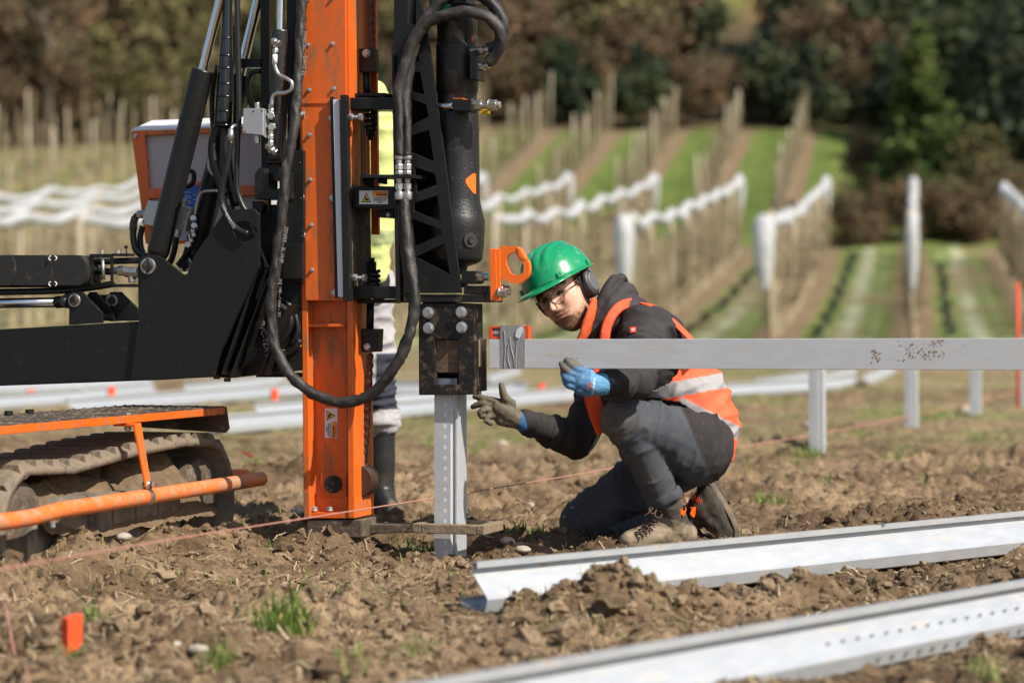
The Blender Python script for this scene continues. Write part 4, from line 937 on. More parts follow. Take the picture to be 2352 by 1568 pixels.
b = MB(); b.tube([S(u, v, -0.05) for u, v in ((484, 350), (480, 378), (484, 395), (500, 408))], 0.006, n=10); part(b, 'steel_pipe', 'zinc')
b = MB(); b.tube([S(u, v, -0.02) for u, v in ((432, 392), (444, 396), (445, 412), (440, 424), (428, 430))], 0.0085, n=12); part(b, 'steel_hoop', 'black')
fit(326, 492, -0.04, (1, 0, 0.1), 0.0145, 0.03)
b = MB(); b.tube([S(u, v, -0.04) for u, v in ((318, 494), (309, 502), (306, 525), (307, 552), (314, 577), (334, 590))], 0.0118, n=12); b.tube([S(u, v, -0.02) for u, v in ((328, 520), (322, 545), (326, 575), (345, 600))], 0.0105, n=12); part(b, 'hose', 'hose')
b = MB(); b.tube([S(310, 500, -0.0405), S(306.5, 514, -0.0405), S(306, 528, -0.0405)], 0.0135, n=12); part(b, 'hose_ferrule', 'muddy')
b = MB(); b.tube([S(u, v, 0.0) for u, v in ((405, 545), (400, 575), (392, 600), (380, 620))], 0.011, n=12); b.tube([S(u, v, -0.02) for u, v in ((432, 570), (425, 590), (410, 610))], 0.012, n=12); part(b, 'hose', 'hose')

# the big sleeved hose that loops round the foot of the mast
loop = [(697, -160, .13), (694, 0, .135), (690, 78, .14), (687, 146, .15), (681, 234, .165), (678, 283, .18), (667, 338, .19), (655, 406, .20), (651, 467, .20), (648, 505, .20), (642, 545, .20), (638, 580, .20), (632, 625, .20), (626, 665, .20), (623, 705, .20), (625, 760, .20), (635, 806, .20), (662, 853, .20), (698, 889, .20), (744, 915, .20), (788, 924, .20), (831, 916, .20), (870, 889, .20), (906, 845, .20), (933, 788, .20), (948, 730, .195), (952, 675, .19), (945, 623, .185), (937, 571, .175), (932, 517, .165), (928, 459, .15)]
b = MB(); b.tube([S(u, v, -d) for u, v, d in loop], [0.0165 if v < 460 else 0.0178 for u, v, d in loop], n=16, step=0.009, wr=0.17, seed=4); slv = part(b, 'sleeved_hose', 'sleeve')
for (pa, pb, s_) in (((699, 72), (696, 122), 'EN/857 2SC'), ((697, 128), (694, 175), 'DN12 25'), ((655, 520), (640, 620), '2SN/03 - 3L.VHP'), ((641, 640), (637, 760), 'INJ 140 - / max - X1')):
    A = S(*pa, -0.2185 if pa[1] > 300 else -0.16); Bp = S(*pb, A.y); dr = Bp - A
    text('lettering', s_, dr.length / (len(s_) * 0.56), 'dust_white', slv, A, dr, Vector((-dr.z, 0, dr.x)))
# hoses over the hammer
hA = [(919, 358, .15), (917, 300, .15), (916, 250, .145), (917, 205, .14), (928, 158, .135), (942, 111, .13), (968, 66, .125), (1012, 38, .12), (1068, 28, .11), (1118, 38, .10), (1146, 68, .09), (1150, 104, .08), (1137, 128, .07), (1120, 144, .07)]
hB = [(936, 358, .14), (934, 300, .135), (932, 240, .13), (933, 190, .12), (944, 130, .115), (956, 84, .11), (980, 40, .10), (1010, 6, .09), (1046, -20, .08), (1086, -16, .075), (1120, 0, .07), (1146, 30, .065), (1158, 66, .06), (1146, 100, .055), (1122, 112, .055)]
for hh, sd_ in ((hA, 8), (hB, 9)):
    b = MB(); b.tube([S(u, v, -d) for u, v, d in hh], [0.0135] * 3 + [0.0185] * (len(hh) - 3), n=14, step=0.010, wr=0.17, seed=sd_); o = part(b, 'sleeved_hose', 'sleeve')
    u, v, d = hh[-2]; u2, v2, d2 = hh[-1]; b = MB(); b.cyl(S(u, v, -d), S((u + u2) / 2, (v + v2) / 2, -d), 0.0155, n=16); part(b, 'hose_clip', 'zinc', o)

# lettering on the gusset
lb = MB(); pts = [(602, 706), (606, 700), (610, 712), (611, 730), (606, 716), (604, 740)]
text('lettering', 'valCon', 0.030, 'dust_white', rig, S(585, 688, -0.2058) + Vector((0, -0.0, 0)) if False else S(590, 690, -0.108), S(598, 735, -0.108) - S(590, 690, -0.108), Vector((1, 0, 0.18)))
text('lettering', 'VC-TEX 55', 0.026, 'dust_white', rig, S(597, 748, -0.108), S(607, 800, -0.108) - S(597, 748, -0.108), Vector((1, 0, 0.18)))
b = MB(); b.plate([(598, 716), (602, 708), (604, 722), (603, 738), (600, 728)], -0.109, 0.0006); part(b, 'logo', 'dust_white')
# a tangle of hydraulic hoses behind the mast bracket
for i, (pp, r, m) in enumerate((([(640, 700), (660, 716), (668, 740), (655, 770), (640, 790)], 0.012, 'hose'), ([(690, 780), (675, 800), (655, 812), (630, 806)], 0.012, 'hose'), ([(690, 792), (670, 806), (648, 806)], 0.005, 'yellow'), ([(655, 690), (676, 720), (684, 760), (670, 790)], 0.010, 'hose'))):
    b = MB(); b.tube([S(u, v, -0.13 + 0.01 * i) for u, v in pp], r, n=10); part(b, 'hose', m)
b = MB(); b.plate([(588, 856), (695, 856), (695, 866), (588, 866)], -0.02, 0.05); part(b, 'mast_cradle_base', 'black')

# control box
cb = 0.30
ob = [(302, 302), (612, 288), (612, 300), (322, 312)]
frm = MB()
frm.plate([(302, 302), (620, 290), (620, 560), (335, 560)], cb, 0.012, [[(332, 311), (608, 300), (606, 425), (341, 433)], [(342, 456), (606, 448), (604, 552), (348, 552)]])
box = part(frm, 'control_box', 'orange', bevel=0.002)
b = MB(); b.plate([(330, 309), (610, 298), (608, 556), (344, 556)], cb + 0.02, 0.004); part(b, 'grey_panel', 'panel', box)
a0, a1 = S(301, 301.0, cb), S(622, 289, cb); b = MB()
a0 = a0 + Vector((0, -0.002, 0)); a1 = a1 + Vector((0, -0.002, 0)); dd = Vector((-0.07, 0.30, 0.058)); up = Vector((0, 0, 0.004))
b.add([a0, a1, a1 + dd, a0 + dd, a0 + up, a1 + up, a1 + dd + up, a0 + dd + up], [(0, 3, 2, 1), (4, 5, 6, 7), (0, 1, 5, 4), (1, 2, 6, 5), (2, 3, 7, 6), (3, 0, 4, 7)]); part(b, 'box_lid', 'white_panel', box)
a0 = S(302, 304, cb + 0.013); b0 = S(335, 560, cb + 0.013); dd = Vector((-0.07, 0.28, 0.05)); b = MB(); q = Vector((0.006, 0, 0))
b.add([a0, b0, b0 + dd, a0 + dd, a0 + q, b0 + q, b0 + dd + q, a0 + dd + q], [(0, 1, 2, 3), (4, 7, 6, 5), (0, 4, 5, 1), (1, 5, 6, 2), (2, 6, 7, 3), (3, 7, 4, 0)]); part(b, 'box_side', 'orange', box)
put(HB, 'hex_bolt', S(312, 313, cb - 0.001), box, 0.6)
b = MB(); b.plate([(408, 420), (462, 417), (452, 440), (455, 476), (410, 476)], cb - 0.02, 0.01); part(b, 'sign_holder', 'orange', box)
b = MB(); b.plate([(418, 428), (452, 424), (458, 434), (452, 475), (418, 475)], cb - 0.024, 0.002); bp_ = part(b, 'blue_plate', 'blue', box)
for (u0, u1, v) in ((424, 438, 441), (424, 434, 449), (424, 440, 453), (424, 436, 461), (424, 440, 465), (444, 450, 446), (444, 451, 458)):
    b = MB(); b.plate([(u0, v), (u1, v), (u1, v + 1.2), (u0, v + 1.2)], cb - 0.0248, 0.0006); part(b, 'printed_line', 'slider', bp_)

# ---- crawler track, platform and guard pipe (they run along the row of posts)
xt = -0.90
def Tl(u, v): q = T(u, v, xt); return (q.y, q.z)
y0, y1 = T(-14, 1100, xt).y, T(524, 1060, xt).y
yc0, yc1 = y0 + 0.17, y1 - 0.16
top = [(yc0 - 0.02, 0.385), (-0.95, 0.372), (-0.55, 0.402), (-0.2, 0.415), (yc1, 0.405)]
outer = []
for a in np.linspace(-math.pi / 2, -math.pi * 1.5, 12): outer.append((yc0 + 0.19 * math.cos(a) * 0.9, 0.19 + 0.19 * math.sin(a)))
outer = outer[:-1] + top
for a in np.linspace(math.pi / 2, -math.pi / 2, 12)[1:]: outer.append((yc1 + 0.17 * math.cos(a), 0.195 + 0.205 * math.sin(a)))
outer = [(y_, z_ - 0.02) for y_, z_ in outer]
cen = (sum(p[0] for p in outer) / len(outer), 0.2)
# dense closed path
path = []
for i in range(len(outer)):
    p, q = Vector(outer[i] + (0,)), Vector(outer[(i + 1) % len(outer)] + (0,)); n = max(1, int((q - p).length / 0.012))
    for j in range(n): path.append(p.lerp(q, j / n))
npth = len(path); inner = []
for i in range(npth):
    d = (path[(i + 2) % npth] - path[(i - 2) % npth]).normalized(); nn_ = Vector((d.y, -d.x, 0))
    if (Vector((cen[0], cen[1], 0)) - path[i]).dot(nn_) < 0: nn_ = -nn_
    inner.append(path[i] + nn_ * 0.034)
M['track'] = mat('muddy_track_rubber', (0.15, 0.118, 0.085), 0.9, c2=(0.23, 0.18, 0.13), scale=18, amt=1.2, bump=0.004, bscale=50, dirt=(0.06, 0.05, 0.042), dscale=14, damt=0.45)
M['plate_mud'] = mat('mud_caked_plate', (0.24, 0.185, 0.13), 0.8, c2=(0.13, 0.115, 0.10), scale=9, amt=1.5, bump=0.003, bscale=40, dirt=(0.055, 0.05, 0.048), dscale=6, damt=0.6, stretch=(1, 1, 0.5))
b = MB(); xs = [xt + 0.02, xt - 0.02, xt - 0.28, xt - 0.32]
vs = []
for i in range(npth):
    for k_, xx in enumerate(xs): pz = path[i]; vs.append((xx, pz.x, pz.y - (0.012 if k_ in (0, 3) else 0)))
    vs.append((xs[3], inner[i].x, inner[i].y)); vs.append((xs[0], inner[i].x, inner[i].y))
fs = [(i * 6 + k_, i * 6 + (k_ + 1) % 6, ((i + 1) % npth) * 6 + (k_ + 1) % 6, ((i + 1) % npth) * 6 + k_) for i in range(npth) for k_ in range(6)]
b.add(vs, fs); track = part(b, 'track_belt', 'track', smooth=True)
lug_b = MB(); lug_b.add([(0.022, -0.026, -0.014), (0.022, 0.026, -0.014), (0.010, 0.020, 0.010), (0.010, -0.016, 0.010), (-0.30, -0.026, -0.014), (-0.30, 0.026, -0.014), (-0.288, 0.020, 0.010), (-0.288, -0.016, 0.010)],
    [(0, 1, 2, 3), (4, 7, 6, 5), (3, 2, 6, 7), (0, 3, 7, 4), (1, 5, 6, 2), (0, 4, 5, 1)])
o = lug_b.build('track_lug', 'track', None); lug_me = o.data; bpy.data.objects.remove(o)
acc = 0
for i in range(npth):
    d = path[(i + 1) % npth] - path[i]; acc += d.length
    if acc > 0.086:
        acc = 0; t_ = (path[(i + 2) % npth] - path[(i - 2) % npth]).normalized()
        o = link('track_lug', lug_me, track); o.location = (xt - 0.002, path[i].x, path[i].y)
        o.rotation_euler = (math.atan2(t_.y, t_.x) if (Vector((-t_.y, t_.x, 0)).dot(path[i] - Vector((cen[0], cen[1], 0))) > 0) else math.atan2(t_.y, t_.x) + math.pi, 0, 0)
b = MB()
fr = [(yc0 + 0.0, 0.07), (yc0 + 0.08, 0.045), (yc1 - 0.33, 0.045), (yc1 - 0.28, 0.06), (yc1 - 0.28, 0.235), (yc0 + 0.2, 0.25), (yc0 + 0.0, 0.16)]
b.prism([fr], xt + 0.012, xt - 0.2, lambda p, d: (d, p[0], p[1])); part(b, 'roller_frame', 'plate_mud', track, 0.004)
for k_, yy in enumerate(np.linspace(yc0 + 0.18, yc1 - 0.42, 5)):
    b = MB(); b.box((xt + 0.0125, yy - 0.02, 0.05), (xt + 0.034, yy + 0.15, 0.235 - 0.006 * k_)); part(b, 'frame_panel', 'plate_mud', track, 0.003)
for yy in np.linspace(yc0 + 0.22, yc1 - 0.35, 5):
    b = MB(); b.cyl((xt + 0.005, yy, 0.045), (xt - 0.22, yy, 0.045), 0.045, n=20); part(b, 'road_roller', 'muddy', track, 0.004)
b = MB(); b.lathe((xt + 0.0, yc1 - 0.02, 0.175), (-1, 0, 0), [(0, 0.10), (0.02, 0.135), (0.25, 0.135), (0.27, 0.10)], n=32); part(b, 'idler_wheel', 'muddy', track)
b = MB(); b.lathe((xt + 0.0, yc0 + 0.0, 0.175), (-1, 0, 0), [(0, 0.10), (0.02, 0.135), (0.25, 0.135), (0.27, 0.10)], n=32); part(b, 'drive_wheel', 'muddy', track)
# packed mud on the frame
V, Fs = [], []
ny, nx = 130, 24
yy = np.linspace(yc0 + 0.05, yc1 - 0.05, ny); xx = np.linspace(0, 1, nx)
A, B_ = np.meshgrid(yy, xx, indexing='ij')
hh = 0.185 + 0.10 * fbm(A * 6, B_ * 2 + 3, 4, 200) * np.clip((yc1 - 0.05 - A) / 0.12, 0, 1) + 0.05 * (A > yc1 - 0.5)
prof_x = xt + 0.045 - 0.05 * np.sin(B_ * 1.5) - 0.18 * B_ + 0.03 * fbm(A * 16, B_ * 8, 3, 210)
prof_z = 0.15 + (hh - 0.10) * np.sin(B_ * math.pi / 2) + 0.03 * fbm(A * 22, B_ * 9, 3, 205) - 0.05 * (fbm(A * 5, A * 0 + 1, 2, 220)) * (B_ < 0.2)
ii = np.arange(ny * nx).reshape(ny, nx); Fq = np.stack([ii[:-1, :-1], ii[1:, :-1], ii[1:, 1:], ii[:-1, 1:]], -1).reshape(-1, 4)
M['mud'] = mat('packed_mud', (0.10, 0.068, 0.042), 0.95, c2=(0.20, 0.14, 0.088), scale=25, amt=1.2, bump=0.008, bscale=70, spec=0.15)
npmesh('packed_mud', np.stack([prof_x, A, prof_z], -1).reshape(-1, 3), Fq, 'mud', smooth=True, parent=track)
# platform above the track
xp = -0.845
q0, q1 = T(-60, 994, xp), T(518, 943, xp)
b = MB(); zz0, zz1 = q0.z, q1.z
def pl(name, xa, xb, dz0, dz1, m, ya=q0.y, yb=q1.y, bev=0.002):
    b = MB(); f = lambda yv: zz0 + (zz1 - zz0) * (yv - q0.y) / (q1.y - q0.y)
    b.add([(xa, ya, f(ya) + dz0), (xb, ya, f(ya) + dz0), (xb, yb, f(yb) + dz0), (xa, yb, f(yb) + dz0), (xa, ya, f(ya) + dz1), (xb, ya, f(ya) + dz1), (xb, yb, f(yb) + dz1), (xa, yb, f(yb) + dz1)],
          [(0, 3, 2, 1), (4, 5, 6, 7), (0, 1, 5, 4), (1, 2, 6, 5), (2, 3, 7, 6), (3, 0, 4, 7)])
    return part(b, name, m, bevel=bev)
plat = pl('step_platform', xp - 0.36, xp, -0.012, 0.012, 'orange')
M['tread'] = mat('muddy_tread_plate', (0.035, 0.03, 0.027), 0.6, 0.3, c2=(0.09, 0.07, 0.05), scale=20, amt=1.3, dirt=(0.20, 0.15, 0.10), dscale=14, damt=0.6)
tp = pl('tread_plate', xp - 0.355, xp - 0.005, 0.0125, 0.016, 'tread', bev=0)
tb = MB(); rdm = random.Random(5)
for i in range(44):
    for j in range(10):
        yv = q0.y + 0.03 + i * (q1.y - q0.y - 0.05) / 44; xv = xp - 0.03 - j * 0.034 - (0.017 if i % 2 else 0); f = zz0 + (zz1 - zz0) * (yv - q0.y) / (q1.y - q0.y) + 0.016
        sx, sy = (0.013, 0.004) if (i + j) % 2 else (0.004, 0.013)
        tb.add([(xv - sx, yv, f), (xv, yv - sy, f), (xv + sx, yv, f), (xv, yv + sy, f), (xv, yv, f + 0.004)], [(0, 1, 4), (1, 2, 4), (2, 3, 4), (3, 0, 4)])
o = tb.build('tread_pattern', 'tread', tp); o['kind'] = 'stuff'
b = MB(); e1 = q1.y; f1 = zz1
b.prism([[(xp + 0.002, f1 + 0.014), (xp - 0.36, f1 + 0.014), (xp - 0.36, f1 - 0.06), (xp + 0.0, f1 - 0.075), (xp + 0.014, f1 - 0.06)]], e1 + 0.001, e1 + 0.006, lambda p, d: (p[0], d, p[1])); part(b, 'mud_flap', 'muddy', bevel=0.001)
for yv in (T(20, 960, xp - 0.3).y, T(68, 955, xp - 0.3).y):
    b = MB(); b.cyl((xp - 0.3, yv, zz0 + 0.01), (xp - 0.3, yv, zz0 + 0.03), 0.014, n=6); part(b, 'hex_bolt', 'black', plat)
# hanger bracket and the guard pipe
xq = -0.80
pb = T(348, 1125, xq); yb = T(300, 972, xp).y
zt = zz0 + (zz1 - zz0) * (yb - q0.y) / (q1.y - q0.y)
b = MB(); w = 0.022
b.box((xp - 0.05, yb - w, zt - 0.022), (xp + 0.020, yb + w, zt - 0.0125)); hg = part(b, 'hanger_arm', 'orange', plat, 0.002)
A = Vector((xp + 0.018, yb, zt - 0.015)); B2 = Vector((xq + 0.008, yb + 0.008, 0.262))
b = MB(); b.add([A + Vector((0, -w, 0)), A + Vector((0, w, 0)), B2 + Vector((0, w * 0.8, 0)), B2 + Vector((0, -w * 0.8, 0)), A + Vector((0.007, -w, 0.004)), A + Vector((0.007, w, 0.004)), B2 + Vector((0.007, w * 0.8, 0)), B2 + Vector((0.007, -w * 0.8, 0))],
    [(0, 1, 2, 3), (4, 7, 6, 5), (0, 4, 5, 1), (1, 5, 6, 2), (2, 6, 7, 3), (3, 7, 4, 0)]); part(b, 'hanger_strap', 'orange', plat, 0.001)
b = MB(); b.cyl((xp - 0.01, yb, zt + 0.012), (xp - 0.01, yb, zt - 0.04), 0.007, n=10); b.cyl((xp - 0.01, yb, zt + 0.013), (xp - 0.01, yb, zt + 0.02), 0.013, n=6); b.cyl((xp - 0.01, yb, zt - 0.024), (xp - 0.01, yb, zt - 0.034), 0.012, n=6); part(b, 'hanger_bolt', 'zinc', plat)
P0, P1 = T(-40, 1197, xq), T(600, 1098, xq); P0.z = P1.z = 0.228
kn = P0.lerp(P1, 0.40)
b = MB(); b.tube([P0 + Vector((-0.0, 0, -0.006)), P0.lerp(P1, 0.14) + Vector((0, 0, -0.008)), P0.lerp(P1, 0.24), kn, P1], 0.0245, n=28, step=0.03); pipe = part(b, 'guard_pipe', 'orange_dirty')
b = MB(); b.cyl(P1, P1 + Vector((0, 0.004, 0)), 0.0246, 0.022, n=28); part(b, 'pipe_cap', 'muddy', pipe)
b = MB(); b.lathe((B2.x - 0.004, yb + 0.012, 0.228), (0, 1, 0), [(-0.012, 0.0262), (0.012, 0.0262)], n=28); b.cyl((B2.x + 0.012, yb + 0.01, 0.266), (B2.x - 0.01, yb + 0.01, 0.266), 0.014, n=14); b.cyl((B2.x + 0.02, yb + 0.01, 0.266), (B2.x + 0.03, yb + 0.01, 0.266), 0.009, n=6); part(b, 'pipe_clamp', 'zinc', pipe)
b = MB(); b.cyl((xq - 0.03, P1.y - 0.05, 0.245), (xq - 0.26, P1.y - 0.03, 0.245), 0.018, n=16); part(b, 'pipe_arm', 'orange_dirty', pipe)
pv = P0.lerp(P1, 0.2); b = MB(); b.cyl(pv + Vector((0.01, 0, -0.03)), pv + Vector((0.012, 0, -0.045)), 0.008, n=8); part(b, 'pipe_bolt', 'zinc', pipe)
# ------------------------------------------------------------------ galvanised posts
def post_mesh(h_top, h_bot=-0.25, pitch=0.0345):
    """folded C post: pierced web to the camera, wide flange to the right"""
    b = MB(); t = 0.004
    xw0, xw1 = -0.058, -0.002
    holes = []; z = h_bot + 0.1
    while z < h_top - 0.02:
        holes.append([(-0.019 + 0.0065 * math.cos(a), z + 0.0075 * math.sin(a)) for a in np.linspace(0, 6.283, 11)[:-1]]); z += pitch
    b.prism([[(xw0, h_bot), (xw1, h_bot), (xw1, h_top), (xw0, h_top)]] + holes, -0.05, -0.05 + t, lambda p, d: (p[0], d, p[1]))
    def strip(pts):   # folded sheet, section pts, thickness t
        for i in range(len(pts) - 1):
            (ax, ay), (bx, by) = pts[i], pts[i + 1]; d = Vector((bx - ax, by - ay, 0)).normalized(); n = Vector((-d.y, d.x, 0)) * t
            e = d * 0.0002
            b.add([(ax, ay, h_bot), (bx, by, h_bot), (bx + n.x, by + n.y, h_bot), (ax + n.x, ay + n.y, h_bot), (ax, ay, h_top), (bx, by, h_top), (bx + n.x, by + n.y, h_top), (ax + n.x, ay + n.y, h_top)],
                  [(0, 3, 2, 1), (4, 5, 6, 7), (0, 1, 5, 4), (1, 2, 6, 5), (2, 3, 7, 6), (3, 0, 4, 7)])
    strip([(-0.0017, -0.049), (0.0062, -0.039)]); strip([(0.0066, -0.0385), (0.0138, -0.0455)]); strip([(0.0180, -0.0455), (0.0180, 0.050)]); strip([(0.0138, 0.0502), (-0.006, 0.0502)])
    b.mi = 1; b.box((-0.034, -0.0496, h_bot), (-0.006, -0.0486, h_top - 0.01)); b.mi = 0  # white strip in the web: light seen through the holes, put in as colour
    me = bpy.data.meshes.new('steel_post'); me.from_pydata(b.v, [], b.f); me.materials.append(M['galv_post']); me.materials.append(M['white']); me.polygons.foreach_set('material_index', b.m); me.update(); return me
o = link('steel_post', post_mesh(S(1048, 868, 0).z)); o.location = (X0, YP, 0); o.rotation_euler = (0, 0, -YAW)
tag(o, 'galvanised steel post being driven, held in the fork under the hammer', 'post')
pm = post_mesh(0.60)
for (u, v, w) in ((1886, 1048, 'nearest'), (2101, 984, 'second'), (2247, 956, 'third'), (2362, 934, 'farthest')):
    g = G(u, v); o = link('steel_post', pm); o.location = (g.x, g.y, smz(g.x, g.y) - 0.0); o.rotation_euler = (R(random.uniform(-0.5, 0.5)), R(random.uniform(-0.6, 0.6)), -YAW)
    tag(o, 'galvanised post standing in the row right of the worker, %s of them' % w, 'post', 'posts already driven in the row')

# ------------------------------------------------------------------ rails lying on the ground
def rail_mesh():
    t = 0.003
    sec = [(0.011, 0.117), (0.012, 0.130), (-0.004, 0.131), (-0.002, 0.100), (0.052, 0.042), (0.054, 0.036), (0.044, 0.002), (0.038, -0.002), (-0.030, 0.002), (-0.055, 0.020), (-0.060, 0.032)]
    b = MB(); n = len(sec); nl = 2
    off = []
    for i in range(n):
        p = Vector(sec[max(i - 1, 0)]); q = Vector(sec[min(i + 1, n - 1)]); d = (q - p).normalized(); off.append((sec[i][0] + d.y * t, sec[i][1] - d.x * t))
    loop = sec + off[::-1]
    b.prism([loop], 0.0, 1.0, lambda p, d: (d, -p[0], p[1]))
    me = bpy.data.meshes.new('steel_rail'); me.from_pydata(b.v, [], b.f); me.materials.append(M['galv']); me.update(); return me
RM = rail_mesh()
def rail(A, B, label, group=None, roll=0.0, z=0.0, lift=(0.0, 0.0)):
    A = Vector(A); B = Vector(B); d = B - A
    o = link('steel_rail', RM); za = smz(A.x, A.y) + z + lift[0]; zb = smz(B.x, B.y) + z + lift[1]
    o.location = (A.x, A.y, za); ln = math.hypot(d.x, d.y); o.rotation_mode = 'XYZ'
    o.rotation_euler = (roll, -math.atan2(zb - za, ln), math.atan2(d.y, d.x)); o.scale = (ln, 1, 1)
    tag(o, label, 'rail', group); return o
def gp(u, v, z): q = G(u, v, z); return (q.x, q.y, 0)
r1 = rail(gp(1088, 1298, 0.135), gp(2600, 1151, 0.135), 'long galvanised rail lying behind the heap of soil, its cut end at the post', 'rails lying in front of the worker', z=0.006)
r2 = rail(gp(640, 1620, 0.135), gp(2600, 1289, 0.135), 'nearest galvanised rail crossing the lower right corner, out of focus', 'rails lying in front of the worker', z=0.004)
hb = MB(); hb.cyl((0, 0, 0), (0, -0.0012, 0), 1.0, n=12); M['hole'] = mat('hole_shade', (0.20, 0.205, 0.21), 0.7)
o = hb.build('punched_hole', 'hole', None); hm = o.data; bpy.data.objects.remove(o)
# the punched holes of the nearest rail (slots in the sloping face, round ones below)
for k in range(16):
    for (q, z, tilt, sx, sz) in ((0.0300, 0.0705, 40.6, 0.0070, 0.0036), (0.0515, 0.0205, -16.4, 0.0062, 0.0062)):
        o = link('punched_hole', hm, r2); f = (0.52 + 0.019 * k) if z > 0.05 else (0.575 + 0.0185 * k)
        if f > 0.92: bpy.data.objects.remove(o); continue
        o.location = (f, -q - 0.0015, z + (0.001 if z > .05 else 0)); o.rotation_euler = (R(-tilt), 0, 0); o.scale = (sx / r2.scale[0], 1, sz)
e = link('punched_hole', hm, r1); e.location = (0.0035, 0.03, 0.004); e.rotation_euler = (R(90), 0, 0); e.scale = (0.006 / r1.scale[0], 1, 0.006)
BG = [((502, 998), (1330, 922), 'long pale rail behind the mast, nearest of the stacked rails'), ((585, 962), (1180, 912), 'rail lying just behind the nearest long pale rail'),
      ((158, 956), (700, 910), 'long rail behind the track platform, running up to the mast'), ((176, 925), (350, 908), 'short rail between the two left marker stakes'),
      ((-40, 944), (200, 926), 'rail at the left edge behind the leftmost marker stake'), ((418, 912), (650, 882), 'rail lying under the mast bracket in the far field'),
      ((-30, 908), (345, 890), 'farthest rail at the left edge under the boom'), ((890, 905), (1210, 908), 'rail between the rubber boot and the driving cap'),
      ((1118, 886), (1190, 862), 'short tilted rail right of the driving cap'), ((1290, 925), (1440, 905), 'rail seen under the blue glove'),
      ((1650, 916), (1925, 894), 'rail behind the worker, lowest of the right hand stack'), ((1735, 900), (1880, 872), 'rail behind the worker, topmost of the right hand stack'),
      ((1895, 895), (1960, 886), 'rail end between the first two standing posts'), ((1985, 888), (2052, 858), 'tilted rail right of the rail stack, under the long bar'),
      ((1880, 884), (1960, 866), 'far rail half hidden by the nearest standing post')]
for (a, b_, lb) in BG:
    rail(gp(*a, 0.0), gp(*b_, 0.0), lb, 'rails lying in the far field', roll=random.uniform(-0.25, 0.1))

# ------------------------------------------------------------------ the long measuring bar with its spirit level
bar = empty('levelling_bar', (X0, YP, 0), -YAW)
cb_ = -0.062
b = MB(); b.plate([(1123, 779), (2360, 776.6), (2360, 850), (1123, 845.5)], cb_, 0.030); b.build('bar', 'beam', bar, 0.0015)
tag(bar, 'long grey aluminium bar held level across the picture from the hammer', 'measuring bar')
b = MB(); b.plate([(1149, 747.5), (1200, 747), (1206, 778.5), (1206, 846.5), (1196, 847), (1151, 847), (1150, 800)], cb_ - 0.0022, 0.002); b.plate([(1150, 747), (1200, 746.5), (1200, 748.2), (1150, 748.5)], cb_ - 0.001, 0.034); tp_ = b.build('tape', 'duct', bar)
for i, pts in enumerate(([(1171, 775), (1174, 800), (1180, 822), (1183, 845)], [(1190, 770), (1186, 800), (1184, 846)], [(1158, 760), (1160, 800), (1158, 845)], [(1168, 790), (1166, 820), (1172, 845)], [(1193, 752), (1186, 765), (1182, 775)])):
    b = MB(); b.tube([S(u, v, cb_ - 0.0024) for u, v in pts], 0.0022, n=6); b.build('tape_crease', 'duct', tp_)
b = MB(); b.plate([(1183, 772), (1187, 757), (1195, 750), (1202, 752), (1198, 766), (1192, 778)], cb_ - 0.006, 0.003); b.build('tape_end', 'slider', tp_)
b = MB()
def splash(u0, v0, du, dv, n, smin, smax, sd_):
    r = random.Random(sd_)
    for i in range(n):
        u = u0 + r.gauss(0, du); v = v0 + r.gauss(0, dv)
        if not 781 < v < 843: continue
        s_ = r.uniform(smin, smax); p = S(u, v, cb_)
        b.add([p + Vector((s_ * r.uniform(0.5, 1.3) * math.cos(a), 0.0, s_ * r.uniform(0.5, 1.2) * math.sin(a))) for a in np.linspace(0, 6.283, 8)[:-1]] + [p + Vector((0, -s_ * 0.7, 0))], [(j, (j + 1) % 7, 7) for j in range(7)])
splash(2012, 815, 5, 9, 26, 0.0012, 0.004, 1); splash(2120, 812, 30, 8, 70, 0.001, 0.0036, 2); splash(2152, 787, 7, 6, 24, 0.001, 0.0035, 3); splash(2080, 795, 14, 8, 20, 0.0008, 0.003, 4); splash(1900, 815, 300, 20, 60, 0.0005, 0.0016, 5); splash(1300, 812, 60, 20, 16, 0.0006, 0.0018, 6)
M['splash'] = mat('dried_splash', (0.24, 0.165, 0.10), 0.95, c2=(0.16, 0.11, 0.07), scale=60)
o = b.build('mud_splash', 'splash', bar); o['kind'] = 'stuff'
lev = empty('spirit_level', (X0, YP, 0), -YAW)
b = MB(); b.plate([(1123, 749), (1214, 748), (1214, 778), (1123, 778.5)], cb_ + 0.002, 0.024, [[(1130, 754), (1151, 754), (1151, 773), (1130, 773)], [(1197, 754), (1206, 754), (1206, 773), (1197, 773)]]); b.build('level_body', 'red', lev, 0.0012)
b = MB(); b.cyl(S(1130, 763.5, cb_ + 0.014), S(1151, 763.5, cb_ + 0.014), 0.0085, n=18); b.build('vial', 'vial', lev)
b = MB(); b.plate([(1129, 753), (1152, 753), (1152, 774), (1129, 774)], cb_ + 0.022, 0.003); b.build('vial_back', 'white', lev)
tag(lev, 'short red spirit level taped on top of the long grey bar', 'spirit level')

